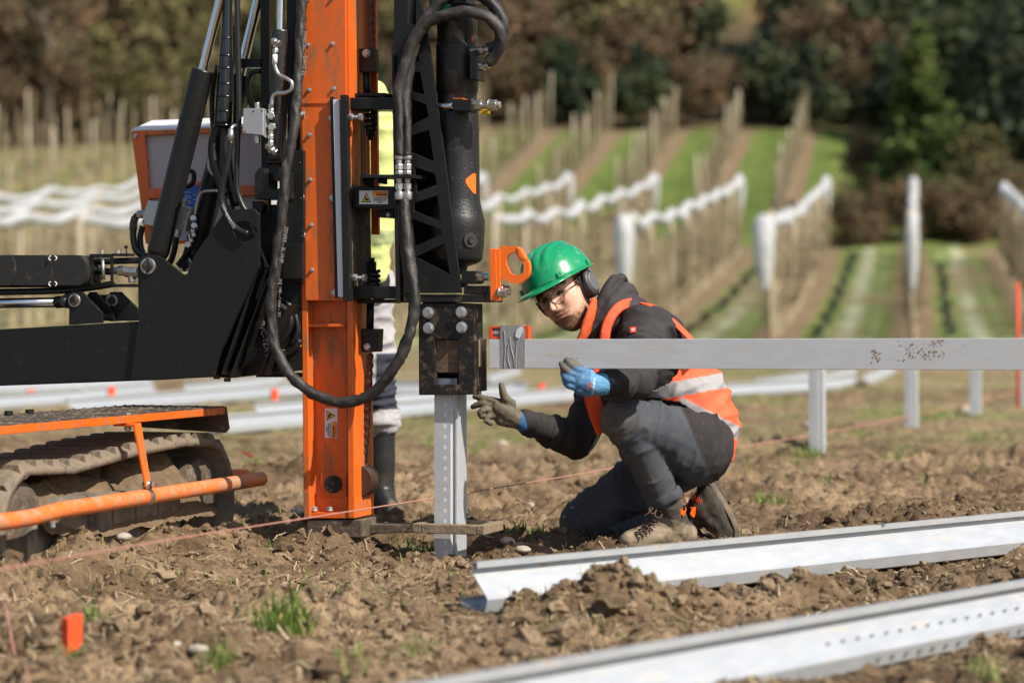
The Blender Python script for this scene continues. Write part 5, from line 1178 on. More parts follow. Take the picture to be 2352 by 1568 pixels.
# ------------------------------------------------------------------ strings and markers
b = MB()
pts = [L2W((-0.062, y_, z_)) for y_, z_ in ((-4.2, 0.245), (-3, 0.24), (-2, 0.232), (-1, 0.215), (0, 0.198), (1.2, 0.18), (2.8, 0.16), (5.5, 0.12), (8.5, 0.09), (12, 0.07), (17, 0.06))]
b.tube(pts, [0.0021] * 6 + [0.0032] * 2 + [0.005] * 3, n=7, step=0.25); o = b.build('guide_string', 'string'); tag(o, 'pink guide string stretched low along the row of posts', 'string')
b = MB(); pts = []
for f in np.linspace(0, 1, 9):
    g = G(-60 + 122 * f, 1290 + 268 * f, 0.03); pts.append(gpt(g.x, g.y, 0.022 + 0.03 * (1 - f)) + Vector((0.008 * math.sin(f * 9), 0, 0)))
b.tube(pts, 0.0028, n=7, step=0.03); o = b.build('guide_string', 'string'); tag(o, 'loose end of pink string on the soil at the lower left', 'string')
def stake(u, v, h, w, label, rz=0.7, group='red orange marker stakes'):
    g = G(u, v); b = MB(); z = smz(g.x, g.y); k = w / 2
    b.add([(-k, -k * 0.55, -0.15), (k, -k * 0.55, -0.15), (k, k * 0.55, -0.15), (-k, k * 0.55, -0.15), (-k, -k * 0.55, h - 0.008), (k, -k * 0.55, h), (k, k * 0.55, h), (-k, k * 0.55, h - 0.008)],
          [(0, 3, 2, 1), (4, 5, 6, 7), (0, 1, 5, 4), (1, 2, 6, 5), (2, 3, 7, 6), (3, 0, 4, 7)])
    o = b.build('marker_stake', 'stake', None, 0.0015, loc=(g.x, g.y, z)); o.rotation_euler = (0, 0, rz); tag(o, label, 'stake', group)
stake(165, 1512, 0.103, 0.044, 'small red orange stake in the soil at the lower left', 0.9)
stake(70, 930, 0.13, 0.06, 'red marker stake in the far field, leftmost under the boom'); stake(256, 926, 0.15, 0.06, 'red marker stake in the far field, second from the left')
stake(630, 938, 0.16, 0.055, 'red marker stake in the far field just left of the mast'); stake(1243, 915, 0.15, 0.055, 'red marker stake in the far field between the two gloves')
g = G(2338, 938); b = MB(); b.cyl((0, 0, -0.1), (0, 0, 1.04), 0.013, n=12); b.cyl((0, 0, 1.04), (0, 0, 1.05), 0.013, 0.006, n=12); o = b.build('marker_rod', 'stake', None, loc=(g.x, g.y, 0)); tag(o, 'tall thin red rod standing at the right edge', 'rod')
b = MB(); r = random.Random(3)
for i in range(1):
    p = Vector((r.uniform(-0.01, 0.01), r.uniform(-0.01, 0.06), r.uniform(0.0, 0.02))); a = r.uniform(0, 6.28); d = Vector((math.cos(a), math.sin(a), r.uniform(0.1, 0.8))) * 0.06; w = Vector((-d.y, d.x, 0.01)) * 0.35
    b.add([p - w, p + w, p + d + w * 0.6, p + d - w * 0.6, p + Vector((0, 0, 0.002)) - w, p + w + Vector((0, 0, 0.002)), p + d + w * 0.6 + Vector((0, 0, 0.002)), p + d - w * 0.6 + Vector((0, 0, 0.002))], [(0, 3, 2, 1), (4, 5, 6, 7), (0, 1, 5, 4), (1, 2, 6, 5), (2, 3, 7, 6), (3, 0, 4, 7)])
g = G(582, 1068); o = b.build('marking_tape', 'stake', None, loc=gpt(g.x, g.y, 0.01)); tag(o, 'scrap of orange marking tape on the soil behind the guard pipe', 'tape scrap')
# ------------------------------------------------------------------ people
def vnoise3(x, y, z, k=0):
    iz = np.floor(z).astype(np.int64); fz = z - iz; fz = fz * fz * (3 - 2 * fz)
    out = 0
    for d in (0, 1):
        off = (iz + d)
        n = vnoise(x + (off * 37.17) % 911, y + (off * 91.73) % 787, k)
        out = out + n * (fz if d else 1 - fz)
    return out
def ball(b, c, r, rot=None, n=20, m=14):
    """ellipsoid, r = (rx, ry, rz)"""
    r = (r,) * 3 if not hasattr(r, '__len__') else r; c = Vector(c); vs = [c + (rot @ Vector((0, 0, r[2])) if rot else Vector((0, 0, r[2])))]
    for i in range(1, m):
        a = math.pi * i / m
        for j in range(n):
            t = 2 * math.pi * j / n; p = Vector((r[0] * math.sin(a) * math.cos(t), r[1] * math.sin(a) * math.sin(t), r[2] * math.cos(a)))
            vs.append(c + (rot @ p if rot else p))
    p = Vector((0, 0, -r[2])); vs.append(c + (rot @ p if rot else p)); last = len(vs) - 1
    fs = [(0, 1 + j, 1 + (j + 1) % n) for j in range(n)]
    for i in range(m - 2):
        for j in range(n): a = 1 + i * n + j; c2 = 1 + i * n + (j + 1) % n; fs.append((a, a + n, c2 + n, c2))
    fs += [(last, 1 + (m - 2) * n + (j + 1) % n, 1 + (m - 2) * n + j) for j in range(n)]
    b.add(vs, fs)
def limb(b, pts, rs, n=18):
    b.tube(pts, rs, n=n, step=0.02)
    ball(b, pts[0], rs[0] * 0.995, n=16, m=10); ball(b, pts[-1], rs[-1] * 0.995, n=16, m=10)
def grown(b, voxel, it=8, f=0.5):
    """one continuous skin over the overlapping volumes; returns vertex and face arrays"""
    me = bpy.data.meshes.new('tmp'); me.from_pydata(b.v, [], b.f); o = bpy.data.objects.new('tmp', me); COL.objects.link(o)
    m = o.modifiers.new('r', 'REMESH'); m.mode = 'VOXEL'; m.voxel_size = voxel
    sm = o.modifiers.new('s', 'SMOOTH'); sm.factor = f; sm.iterations = it
    dg = bpy.context.evaluated_depsgraph_get(); e = bpy.data.meshes.new_from_object(o.evaluated_get(dg)); bpy.data.objects.remove(o)
    V = np.empty(len(e.vertices) * 3); e.vertices.foreach_get('co', V); V = V.reshape(-1, 3)
    Nn = np.empty(len(e.vertices) * 3); e.vertices.foreach_get('normal', Nn); Nn = Nn.reshape(-1, 3)
    Fc = np.array([list(p.vertices) if len(p.vertices) == 4 else list(p.vertices) + [p.vertices[-1]] for p in e.polygons], np.int32)
    bpy.data.meshes.remove(e)
    return V, Nn, Fc
def bone_coords(V, A, B):
    A = np.array(A); B = np.array(B); d = B - A; L = np.linalg.norm(d); d = d / L
    r = V - A; t = r @ d; q = r - t[:, None] * d; return t / L, np.linalg.norm(q, axis=1), t, q
def folds(V, bones, amp, freq, k):
    """cloth folds that run round each limb; the nearest bone decides the direction"""
    best = None; h = np.zeros(len(V))
    ds = []
    for (A, B, a, fr) in bones:
        t, rad, tl, q = bone_coords(V, A, B); e = np.maximum(np.maximum(-t, t - 1), 0) * np.linalg.norm(np.array(B) - np.array(A))
        ds.append(np.hypot(rad, e))
    ds = np.array(ds); w = np.exp(-ds / 0.035); w /= w.sum(0)
    for i, (A, B, a, fr) in enumerate(bones):
        t, rad, tl, q = bone_coords(V, A, B)
        x = tl * fr * freq; s = q * 7.0 * freq / 20
        n = vnoise3(x + 0.9 * vnoise3(s[:, 0] * 2, s[:, 1] * 2, s[:, 2] * 2, k + 5), s[:, 0] + s[:, 1] * 0.7, s[:, 2] + tl * 2, k + i)
        n2 = vnoise3(x * 2.1, s[:, 0] * 1.7, s[:, 2] * 1.7, k + 9 + i)
        rg = 1 - np.abs(2 * n - 1); n3 = vnoise3(x * 1.6 + s[:, 1] * 2, s[:, 0] * 1.2 + 5, s[:, 2] * 1.2, k + 19 + i); h += w[i] * a * (rg ** 2.2 - 0.35 + 0.35 * (n2 - 0.5) + 0.45 * ((1 - np.abs(2 * n3 - 1)) ** 4 - 0.2))
    return h * amp
def skinmesh(name, V, Fc, m, parent, col=None):
    return npmesh(name, V, Fc, m, smooth=True, col=col, parent=parent)
def uv_of(V):
    return 1176 + F * V[:, 0] / V[:, 1], HV - F * (V[:, 2] - CAM_H) / V[:, 1]
def cmix(C, c, k): return C + (np.array(c) - C) * np.clip(k, 0, 1)[:, None]
def flat(c, n): return np.tile(np.array(c, float), (n, 1))
M['skin'] = mat('skin', (1, 1, 1), 0.5, attr='Col', scale=60, amt=0.18, bump=0.0006, bscale=260, spec=0.4, rvar=0.1)
sb = M['skin'].node_tree.nodes['Principled BSDF']; sb.inputs['Subsurface Weight'].default_value = 0.12; sb.inputs['Subsurface Radius'].default_value = (0.012, 0.005, 0.003); sb.inputs['Subsurface Scale'].default_value = 0.5
M['cloth'] = mat('work_cloth', (1, 1, 1), 0.85, attr='Col', scale=90, amt=0.22, bump=0.0007, bscale=420, spec=0.25, rvar=0)
M['softshell'] = mat('softshell', (1, 1, 1), 0.78, attr='Col', scale=50, amt=0.2, bump=0.0006, bscale=420, spec=0.3, rvar=0)
M['vest'] = mat('hi_vis_vest', (1, 1, 1), 0.75, attr='Col', scale=70, amt=0.25, bump=0.0006, bscale=300, spec=0.25, rvar=0)
M['glove'] = mat('coated_glove', (1, 1, 1), 0.7, attr='Col', scale=120, amt=0.5, bump=0.0008, bscale=300, spec=0.35, rvar=0)
M['boot'] = mat('dusty_leather', (1, 1, 1), 0.82, attr='Col', scale=60, amt=0.7, bump=0.0012, bscale=130, spec=0.25, rvar=0)
M['helmet'] = mat('green_helmet', (0.006, 0.27, 0.105), 0.24, c2=(0.005, 0.24, 0.092), scale=5, coat=0.5, dirt=(0.16, 0.33, 0.21), dscale=34, damt=0.40)
M['muff'] = mat('ear_defender', (0.030, 0.030, 0.031), 0.5, c2=(0.04, 0.04, 0.04), scale=20)
M['muffcap'] = mat('ear_defender_cap', (0.085, 0.085, 0.086), 0.5, c2=(0.11, 0.11, 0.11), scale=30)
M['band'] = mat('orange_headband', (0.62, 0.20, 0.015), 0.5)
M['hair'] = mat('dark_hair', (0.030, 0.018, 0.012), 0.5, c2=(0.055, 0.032, 0.02), scale=50)
M['frame'] = mat('brown_frame', (0.045, 0.022, 0.010), 0.3)
M['eyewhite'] = mat('eye', (0.62, 0.56, 0.52), 0.3); M['iris'] = mat('iris', (0.02, 0.014, 0.01), 0.2)
M['shirt'] = mat('orange_shirt', (0.70, 0.11, 0.025), 0.8, c2=(0.55, 0.08, 0.02), scale=20)
M['sole'] = mat('muddy_sole', (0.10, 0.08, 0.06), 0.9, c2=(0.26, 0.19, 0.13), scale=25, amt=1.3, bump=0.003, bscale=60)
gl = bpy.data.materials.new('spectacle_lens'); gl.use_nodes = True; N = gl.node_tree.nodes; K = gl.node_tree.links; N.clear()
ou = N.new('ShaderNodeOutputMaterial'); tb_ = N.new('ShaderNodeBsdfTransparent'); gb = N.new('ShaderNodeBsdfGlossy'); gb.inputs['Roughness'].default_value = 0.03; mx_ = N.new('ShaderNodeMixShader'); mx_.inputs[0].default_value = 0.07
K.new(tb_.outputs[0], mx_.inputs[1]); K.new(gb.outputs[0], mx_.inputs[2]); K.new(mx_.outputs[0], ou.inputs[0]); M['lens'] = gl

# ---- the kneeling worker: joints
J = dict(hipL=P(1598, 1030, 8.24), hipR=P(1582, 1040, 8.50), kneeL=P(1430, 964, 8.07), ankL=P(1541, 1172, 8.20), kneeR=P(1328, 1194, 8.50), ankR=P(1600, 1196, 8.60),
         sp0=P(1606, 1000, 8.36), sp1=P(1566, 905, 8.35), sp2=P(1480, 820, 8.33), sp3=P(1408, 770, 8.31), shL=P(1478, 762, 8.17), elL=P(1464, 874, 7.97), wrL=P(1398, 881, 7.75),
         shR=P(1398, 846, 8.46), elR=P(1326, 1012, 8.33), wrR=P(1210, 970, 8.13), head=P(1294, 669, 8.25), neck=P(1385, 752, 8.30))
HM = Matrix.Rotation(R(-25), 3, 'Y') @ Matrix.Rotation(R(-33), 3, 'Z')
HC = J['head']
def H(x, y, z): return HC + HM @ (Vector((x, y, z)) * 1.04)

# body: the head is shaped feature by feature, neck, trunk and limbs lie under the clothes
b = MB()
nt, npz = 150, 120
th = np.linspace(0, 2 * np.pi, nt, endpoint=False); ph_ = np.linspace(0.02, np.pi - 0.02, npz)
PH, TH = np.meshgrid(ph_, th, indexing='ij')
dx, dy, dz = np.sin(PH) * np.sin(TH), -np.sin(PH) * np.cos(TH), np.cos(PH)
x = 0.076 * np.sign(dx) * np.abs(dx) ** 0.92; yv = np.where(dy < 0, -0.089 * np.abs(dy) ** np.where(dz < 0, 0.62, 1.0), 0.105 * dy); z = np.where(dz > 0, 0.125 * dz, 0.133 * np.sign(dz) * np.abs(dz) ** 0.78)
lo = np.clip(-z / 0.131, 0, 1)
x = x * (1 - 0.33 * lo ** 1.6); yv = np.where(yv > 0, yv * (1 - 0.55 * lo), yv * (1 - 0.02 * lo))
fr = np.clip(-yv / 0.06, 0, 1)
g = lambda a, w: np.exp(-(a / w) ** 2)
nose_p = np.interp(z, [-0.056, -0.049, -0.040, -0.030, -0.012, 0.006, 0.018], [0, 0.012, 0.029, 0.026, 0.015, 0.007, 0])
yv = yv - fr * nose_p * g(x, np.interp(z, [-0.05, -0.04, 0.0], [0.017, 0.0145, 0.0095]))
yv = yv - fr * 0.007 * g(np.abs(x) - 0.028, 0.03) * g(z - 0.020, 0.009)
yv = yv + fr * 0.0135 * g(np.abs(x) - 0.031, 0.0165) * g(z + 0.002, 0.0125)
yv = yv - fr * 0.006 * g(np.abs(x) - 0.046, 0.018) * g(z + 0.030, 0.018)
yv = yv - fr * 0.0065 * g(x, 0.026) * (g(z + 0.0635, 0.0050) + 1.15 * g(z + 0.0755, 0.0055)) + fr * 0.004 * g(x, 0.027) * g(z + 0.0690, 0.0022)
yv = yv - fr * 0.004 * g(x, 0.03) * g(z + 0.068, 0.02)
yv = yv - fr * 0.010 * g(x, 0.024) * g(z + 0.117, 0.016) + fr * 0.004 * g(x, 0.02) * g(z + 0.086, 0.006)
x = x + np.sign(x) * 0.004 * g(z + 0.075, 0.02) * np.clip(1 - np.abs(yv + 0.01) / 0.06, 0, 1)
hx_, hy_, hz_ = x, yv, z
hv = [H(a, c, d) for a, c, d in zip(x.ravel(), yv.ravel(), z.ravel())]
hf = [(i * nt + j, (i + 1) * nt + j, (i + 1) * nt + (j + 1) % nt, i * nt + (j + 1) % nt) for i in range(npz - 1) for j in range(nt)]
hf.append(tuple(reversed(range(nt)))); hf.append(tuple((npz - 1) * nt + j for j in range(nt)))
hf = [tuple(reversed(f)) for f in hf]
loc_ = np.stack([x, yv, z], -1).reshape(-1, 3)
def head_cols(L):
    x, y, z = L[:, 0], L[:, 1], L[:, 2]; C = flat((0.74, 0.445, 0.32), len(L)); n = fbm(x * 300, z * 300 + y * 200, 3, 300)
    fr = np.clip(-y / 0.05, 0, 1); G_ = lambda a, w: np.exp(-(a / w) ** 2)
    C = cmix(C, (0.62, 0.27, 0.19), 0.55 * G_(np.abs(x) - 0.045, 0.022) * G_(z + 0.03, 0.022)); C = cmix(C, (0.62, 0.26, 0.19), 0.5 * fr * G_(x, 0.014) * G_(z + 0.038, 0.014))
    jaw = np.clip((-0.050 - z + 0.03 * (n - 0.5) - 0.018 * np.clip(1 - np.abs(np.abs(x) - 0.045) / 0.03, 0, 1) * (y > -0.075)) / 0.034, 0, 1) * np.clip((0.045 - y) / 0.02, 0, 1)
    jaw = np.maximum(jaw, np.clip((0.002 - z) / 0.03, 0, 1) * np.clip((np.abs(x) - 0.052) / 0.012, 0, 1) * np.clip((0.03 - np.abs(y + 0.0)) / 0.02, 0, 1) * 0.6)
    must = fr * G_(x, 0.026) * G_(z + 0.0565, 0.0065)
    C = cmix(C, (0.20, 0.105, 0.055), np.clip(jaw * (0.35 + 1.1 * n), 0, 0.85)); C = cmix(C, (0.20, 0.10, 0.05), must * (0.6 + 0.6 * n))
    C = cmix(C, (0.50, 0.20, 0.155), fr * G_(x, 0.021) * (G_(z + 0.0635, 0.004) + G_(z + 0.0755, 0.0045))); C = cmix(C, (0.14, 0.045, 0.035), fr * G_(x, 0.022) * G_(z + 0.0692, 0.0018))
    C = cmix(C, (0.05, 0.03, 0.02), fr * 0.9 * np.clip(G_(np.abs(x) - 0.031, 0.017) * G_(z - 0.0185 + 0.05 * (np.abs(x) - 0.03), 0.0042) * 1.3, 0, 1) * (0.6 + 0.6 * n))
    C = cmix(C, (0.40, 0.19, 0.13), 0.6 * fr * G_(np.abs(x) - 0.031, 0.018) * G_(z + 0.002, 0.011)); C = cmix(C, (0.04, 0.022, 0.016), fr * 0.85 * G_(np.abs(x) - 0.031, 0.013) * G_(z - 0.0022, 0.0024))
    C = cmix(C, (0.045, 0.028, 0.018), np.clip((y - 0.012) / 0.012, 0, 1) * np.clip((z + 0.05) / 0.02, 0, 1)); C = cmix(C, (0.045, 0.028, 0.018), np.clip((z - 0.052) / 0.01, 0, 1))
    return C
b.v = [tuple(v) for v in hv]; b.f = hf; b.m = [0] * len(hf); b.smooth = [True] * len(hf)
# trunk and limbs under the clothes, grown as one skin with the neck
bb = MB()
limb(bb, [H(0.0, 0.022, -0.055), HC.lerp(J['neck'], 0.62) + Vector((0.005, 0, -0.012)), J['neck'], J['sp3']], [0.052, 0.053, 0.056, 0.06])
limb(bb, [J['sp0'], J['sp1'], J['sp2'], J['sp3']], [0.10, 0.10, 0.105, 0.06])
for s_ in 'LR':
    limb(bb, [J['hip' + s_], J['knee' + s_], J['ank' + s_]], [0.075, 0.045, 0.035]); limb(bb, [J['sh' + s_], J['el' + s_], J['wr' + s_]], [0.035, 0.024, 0.018])
limb(bb, [J['shL'], J['sp2'], J['shR']], [0.05, 0.08, 0.05])
V, Nn, Fc = grown(bb, 0.008, 6)
o0 = len(b.v); C2 = flat((0.58, 0.335, 0.23), len(V)); uu, vv = uv_of(V)
b.v += [tuple(p) for p in V]; b.f += [tuple(int(i) + o0 for i in (f if f[2] != f[3] else f[:3])) for f in Fc]; b.m = [0] * len(b.f); b.smooth = [True] * len(b.f)
man = b.build('person', 'skin', None)
ca = man.data.color_attributes.new('Col', 'FLOAT_COLOR', 'POINT'); cc = np.concatenate([head_cols(loc_), C2]); ca.data.foreach_set('color', np.concatenate([cc, np.ones((len(cc), 1))], 1).astype(np.float32).ravel())
tag(man, 'kneeling worker in green helmet, orange vest and blue glove, peering at the post', 'person')
# eyes
for s_ in (-1, 1):
    e = MB(); ball(e, H(0.031 * s_, -0.0650, -0.004), 0.0118, n=16, m=12); o = e.build('eye', 'eyewhite', man, smooth=True)
    e = MB(); c0 = H(0.031 * s_ - 0.0062, -0.0760, -0.0048); d0 = HM @ Vector((-0.12, -1, -0.05)); e.cyl(c0 - d0 * 0.001, c0 + d0 * 0.0006, 0.0045, 0.0040, n=14); e.build('iris', 'iris', o)
    e = MB()
    e.tube([H(0.031 * s_ + q * 0.0135, -0.0775 + 0.022 * abs(q) ** 2 * 0.4, 0.0012 - 0.002 * q * q) for q in (-1, -0.5, 0, 0.5, 1)], 0.0040, n=8); e.build('eyelid', 'skin', o)
    ec = o.children[-1].data.color_attributes.new('Col', 'FLOAT_COLOR', 'POINT'); ec.data.foreach_set('color', np.tile(np.array([0.34, 0.17, 0.12, 1], np.float32), len(o.children[-1].data.vertices)))
# spectacles
sp = MB(); rim = []
for s_ in (-1, 1):
    sp.tube([H(0.0315 * s_ + 0.0235 * math.cos(a), -0.104 + 0.008 * abs(s_ * 0.0315 + 0.0235 * math.cos(a)) / 0.05, -0.010 + 0.0215 * math.sin(a)) for a in np.linspace(0, 2 * math.pi, 25)], 0.00145, n=8, step=0.004)
    sp.tube([H(0.055 * s_, -0.096, -0.002), H(0.068 * s_, -0.08, 0.0), H(0.079 * s_, -0.03, 0.004), H(0.082 * s_, 0.01, 0.004)], 0.0016, n=8, step=0.01)
sp.tube([H(-0.010, -0.108, -0.004), H(0, -0.111, -0.002), H(0.010, -0.108, -0.004)], 0.0014, n=8, step=0.004); sp.tube([H(-0.014, -0.107, 0.007), H(0, -0.110, 0.0085), H(0.014, -0.107, 0.007)], 0.0012, n=8, step=0.004)
spec = sp.build('spectacles', 'frame', man)
for s_ in (-1, 1):
    e = MB(); e.add([H(0.0315 * s_, -0.1045, -0.010)] + [H(0.0315 * s_ + 0.0228 * math.cos(a), -0.1035 + 0.008 * abs(s_ * 0.0315 + 0.0228 * math.cos(a)) / 0.05, -0.010 + 0.0208 * math.sin(a)) for a in np.linspace(0, 2 * math.pi, 25)[:-1]], [(0, 1 + j, 1 + (j + 1) % 24) for j in range(24)]); e.build('lens', 'lens', spec)
# hair tufts
hb_ = MB(); r = random.Random(12)
def strand(p, d, ln, w):
    q = p + d * ln * 0.55 + Vector((r.uniform(-1, 1), r.uniform(-1, 1), r.uniform(-1, 1))) * ln * 0.12; e = p + d * ln + Vector((r.uniform(-1, 1), r.uniform(-1, 1), r.uniform(-1.2, 0.3))) * ln * 0.3
    hb_.tube([p, q, e], [w, w * 0.8, w * 0.15], n=5, step=ln / 4)
for i in range(130):     # fringe under the brim, mostly on the far temple
    fx = r.uniform(-0.074, 0.030) if r.random() < 0.75 else r.uniform(0.03, 0.06); fz = r.uniform(0.030, 0.050)
    fy = -0.089 * math.sqrt(max(0.05, 1 - (fx / 0.078) ** 2)) * 0.97
    d = HM @ Vector((fx * 5 + r.uniform(-0.5, 0.2), -0.55, -0.9 + r.uniform(-0.2, 0.35))).normalized(); strand(H(fx, fy, fz), d, r.uniform(0.012, 0.036 if fx < -0.02 else 0.017), 0.0022)
for i in range(110):     # sideburn and neck hair round the near ear cup
    fy = r.uniform(-0.038, 0.10); fz = r.uniform(0.010, 0.05) if fy < 0.03 else r.uniform(-0.04, 0.05); fx = 0.078 * math.sqrt(max(0.05, 1 - (fy / 0.115) ** 2))
    strand(H(fx, fy, fz), HM @ Vector((0.35, r.uniform(-0.3, 0.6), -0.9)).normalized(), r.uniform(0.012, 0.03), 0.0024)
hb_.build('hair', 'hair', man, smooth=True)['kind'] = 'stuff'
M['beard'] = mat('short_beard', (0.22, 0.12, 0.06), 0.6, c2=(0.12, 0.065, 0.035), scale=80)
bd_ = MB(); cnt = 0
while cnt < 900:
    i_ = r.randrange(len(loc_)); bx, by, bz = loc_[i_]
    mous = by < -0.06 and abs(bx) < 0.034 and -0.0615 < bz < -0.048
    chin = bz < -0.079 and by < -0.02
    side = -0.085 < bz < -0.035 and abs(bx) > 0.045 and -0.045 < by < 0.02 and r.random() < 0.6
    if not (mous or chin or side): continue
    cnt += 1; p_ = H(bx, by, bz); d_ = HM @ Vector((bx * 6 + r.uniform(-0.4, 0.4), by * 6 * 0.8, -0.75 + r.uniform(-0.3, 0.3))).normalized(); ln_ = r.uniform(0.003, 0.0065); w_ = 0.00055
    s1_ = d_.orthogonal().normalized() * w_; s2_ = d_.cross(s1_).normalized() * w_; e_ = p_ + d_ * ln_
    bd_.add([p_ + s1_, p_ - s1_, e_, p_ + s2_, p_ - s2_], [(0, 1, 2), (3, 4, 2)])
bd_.build('beard', 'beard', man)['kind'] = 'stuff'
# helmet
hm_ = MB(); n_a, n_e = 96, 40; vs = []
for i in range(n_e + 1):
    el = (math.pi / 2) * (1 - i / n_e)
    for j in range(n_a):
        az = 2 * math.pi * j / n_a; cx, cy_ = math.sin(az), -math.cos(az)
        k_ = math.cos(el) ** 0.82; zz_ = math.sin(el) ** 0.92
        X_, Y_, Z_ = 0.112 * cx * k_, 0.137 * cy_ * k_, 0.112 * zz_
        for rx_ in (-0.048, -0.016, 0.016, 0.048):
            Z_ += 0.0085 * math.exp(-((X_ - rx_) / 0.0085) ** 2) * min(1, max(0, (zz_ - 0.42) / 0.2)) * (1 if Y_ < 0.06 else max(0, 1 - (Y_ - 0.06) / 0.03))
        if el < 0.25: X_ *= 1 + 0.03 * (0.25 - el) / 0.25; Y_ *= 1 + 0.03 * (0.25 - el) / 0.25
        vs.append(H(X_, Y_ - 0.004, Z_ + 0.044))
hm_.add(vs, [(i * n_a + j, i * n_a + (j + 1) % n_a, (i + 1) * n_a + (j + 1) % n_a, (i + 1) * n_a + j) for i in range(n_e) for j in range(n_a)])
hel = hm_.build('helmet', 'helmet', man, smooth=True); so = hel.modifiers.new('t', 'SOLIDIFY'); so.thickness = 0.003; so.offset = -1
br = MB(); vs = []
for j in range(n_a):
    az = 2 * math.pi * j / n_a; cx, cy_ = math.sin(az), -math.cos(az); vis = max(0, math.cos(az)) ** 2.2
    for (w_, zz_) in ((0.0, 0.004), (0.5, 0.0), (1.0, -0.003), (1.0, -0.0065), (0.5, -0.0035), (0.0, -0.001)):
        ex_ = (0.010 + 0.046 * vis) * w_; vs.append(H((0.114 + ex_ * 0.8) * cx, (0.140 + ex_) * cy_ - 0.004, 0.044 + zz_ - 0.012 * vis * w_ * w_))
br.add(vs, [(j * 6 + a, j * 6 + (a + 1) % 6, ((j + 1) % n_a) * 6 + (a + 1) % 6, ((j + 1) % n_a) * 6 + a) for j in range(n_a) for a in range(6)]); br.build('brim', 'helmet', hel, smooth=True)
for az in (0.75, 1.75, -0.75, 2.6):
    e = MB(); fr_ = Matrix.Translation(H(0.118 * math.sin(az), -0.144 * math.cos(az) - 0.004, 0.055)) @ (HM @ Matrix.Rotation(az, 3, 'Z')).to_4x4(); e.box((-0.009, -0.006, -0.010), (0.009, 0.004, 0.007), fr_); e.build('accessory_slot', 'helmet', hel, 0.002)
e = MB(); vs = []
for j in range(64):
    az = 2 * math.pi * j / 64
    for (k_, zz_) in ((1.0, 0.052), (0.93, 0.034), (0.90, 0.034), (0.97, 0.052)): vs.append(H(0.098 * k_ * math.sin(az), -0.118 * k_ * math.cos(az) - 0.002, zz_ - 0.004 * math.cos(az)))
e.add(vs, [(j * 4 + a, j * 4 + (a + 1) % 4, ((j + 1) % 64) * 4 + (a + 1) % 4, ((j + 1) % 64) * 4 + a) for j in range(64) for a in range(4)]); e.build('suspension_band', 'band', hel, smooth=True)
# ear defenders
for s_ in (1, -1):
    e = MB(); ax_ = HM @ Vector((s_, 0.10, 0.0)).normalized(); o_ = H(0.078 * s_, 0.016, -0.012)
    def cup(prof, name, m, par):
        q = MB(); t_ = HM @ Vector((0, 1, 0)); w_ = HM @ Vector((0, 0, 1)); vs = []; n_ = 32
        for h_, r_ in prof:
            for j in range(n_): a = 2 * math.pi * j / n_; vs.append(o_ + ax_ * h_ + t_ * (r_ * 0.80 * math.cos(a)) + w_ * (r_ * 1.1 * math.sin(a)))
        q.add(vs, [(i * n_ + j, i * n_ + (j + 1) % n_, (i + 1) * n_ + (j + 1) % n_, (i + 1) * n_ + j) for i in range(len(prof) - 1) for j in range(n_)] + [tuple(range((len(prof) - 1) * n_, len(prof) * n_))]); return q.build(name, m, par, smooth=False)
    c1 = cup([(-0.012, 0.036), (-0.008, 0.044), (0.006, 0.045), (0.010, 0.041)], 'ear_defender', 'muff', man)
    cup([(0.0105, 0.040), (0.012, 0.0445), (0.024, 0.0435), (0.030, 0.037), (0.0305, 0.033)], 'ear_cup', 'muff', c1)
    cup([(0.0306, 0.0325), (0.034, 0.031), (0.036, 0.026)], 'ear_cup_cap', 'muffcap', c1)
    q = MB(); q.tube([H(0.105 * s_, 0.022, 0.036), H(0.108 * s_, 0.03, 0.020), H(0.106 * s_, 0.034, 0.0), H(0.100 * s_, 0.03, -0.02)], 0.0075, n=10, step=0.006); q.build('cup_arm', 'muffcap', c1)
for c in man.children:
    if c.name.startswith('ear_defender'):
        for q in [c] + list(c.children): q.data.polygons.foreach_set('use_smooth', [len(p.vertices) == 4 for p in q.data.polygons])

# ---- trousers
t = MB()
limb(t, [J['hipL'] + Vector((0.01, 0, -0.01)), J['hipL'].lerp(J['kneeL'], 0.5) + Vector((0, 0, 0.004)), J['kneeL']], [0.118, 0.100, 0.074])
limb(t, [J['kneeL'], J['kneeL'].lerp(J['ankL'], 0.35) + Vector((0.010, 0.0, 0.0)), J['kneeL'].lerp(J['ankL'], 0.7), J['kneeL'].lerp(J['ankL'], 0.80)], [0.071, 0.066, 0.060, 0.056])
limb(t, [J['hipR'], J['hipR'].lerp(J['kneeR'], 0.5), J['kneeR']], [0.118, 0.095, 0.066])
limb(t, [J['kneeR'], J['kneeR'].lerp(J['ankR'], 0.4) + Vector((0, 0, -0.004)), J['kneeR'].lerp(J['ankR'], 0.85)], [0.064, 0.060, 0.052])
limb(t, [J['hipL'] + Vector((0.015, 0.02, 0.01)), J['hipR'] + Vector((0.015, -0.02, 0.02))], [0.120, 0.120]); limb(t, [J['sp0'] + Vector((-0.01, 0, 0.0)), J['sp1']], [0.128, 0.120])
V, Nn, Fc = grown(t, 0.0055, 10)
bl = [(J['hipL'], J['kneeL'], 1.0, 1.0), (J['kneeL'], J['ankL'], 0.62, 0.8), (J['hipR'], J['kneeR'], 0.9, 1.0), (J['kneeR'], J['ankR'], 1.0, 1.0)]
V = V + Nn * folds(V, bl, 0.015, 22, 400)[:, None]
uu, vv = uv_of(V)
C = flat((0.060, 0.066, 0.078), len(V)); n = vnoise3(V[:, 0] * 14, V[:, 1] * 14, V[:, 2] * 14, 420); n2 = vnoise3(V[:, 0] * 60, V[:, 1] * 60, V[:, 2] * 60, 421)
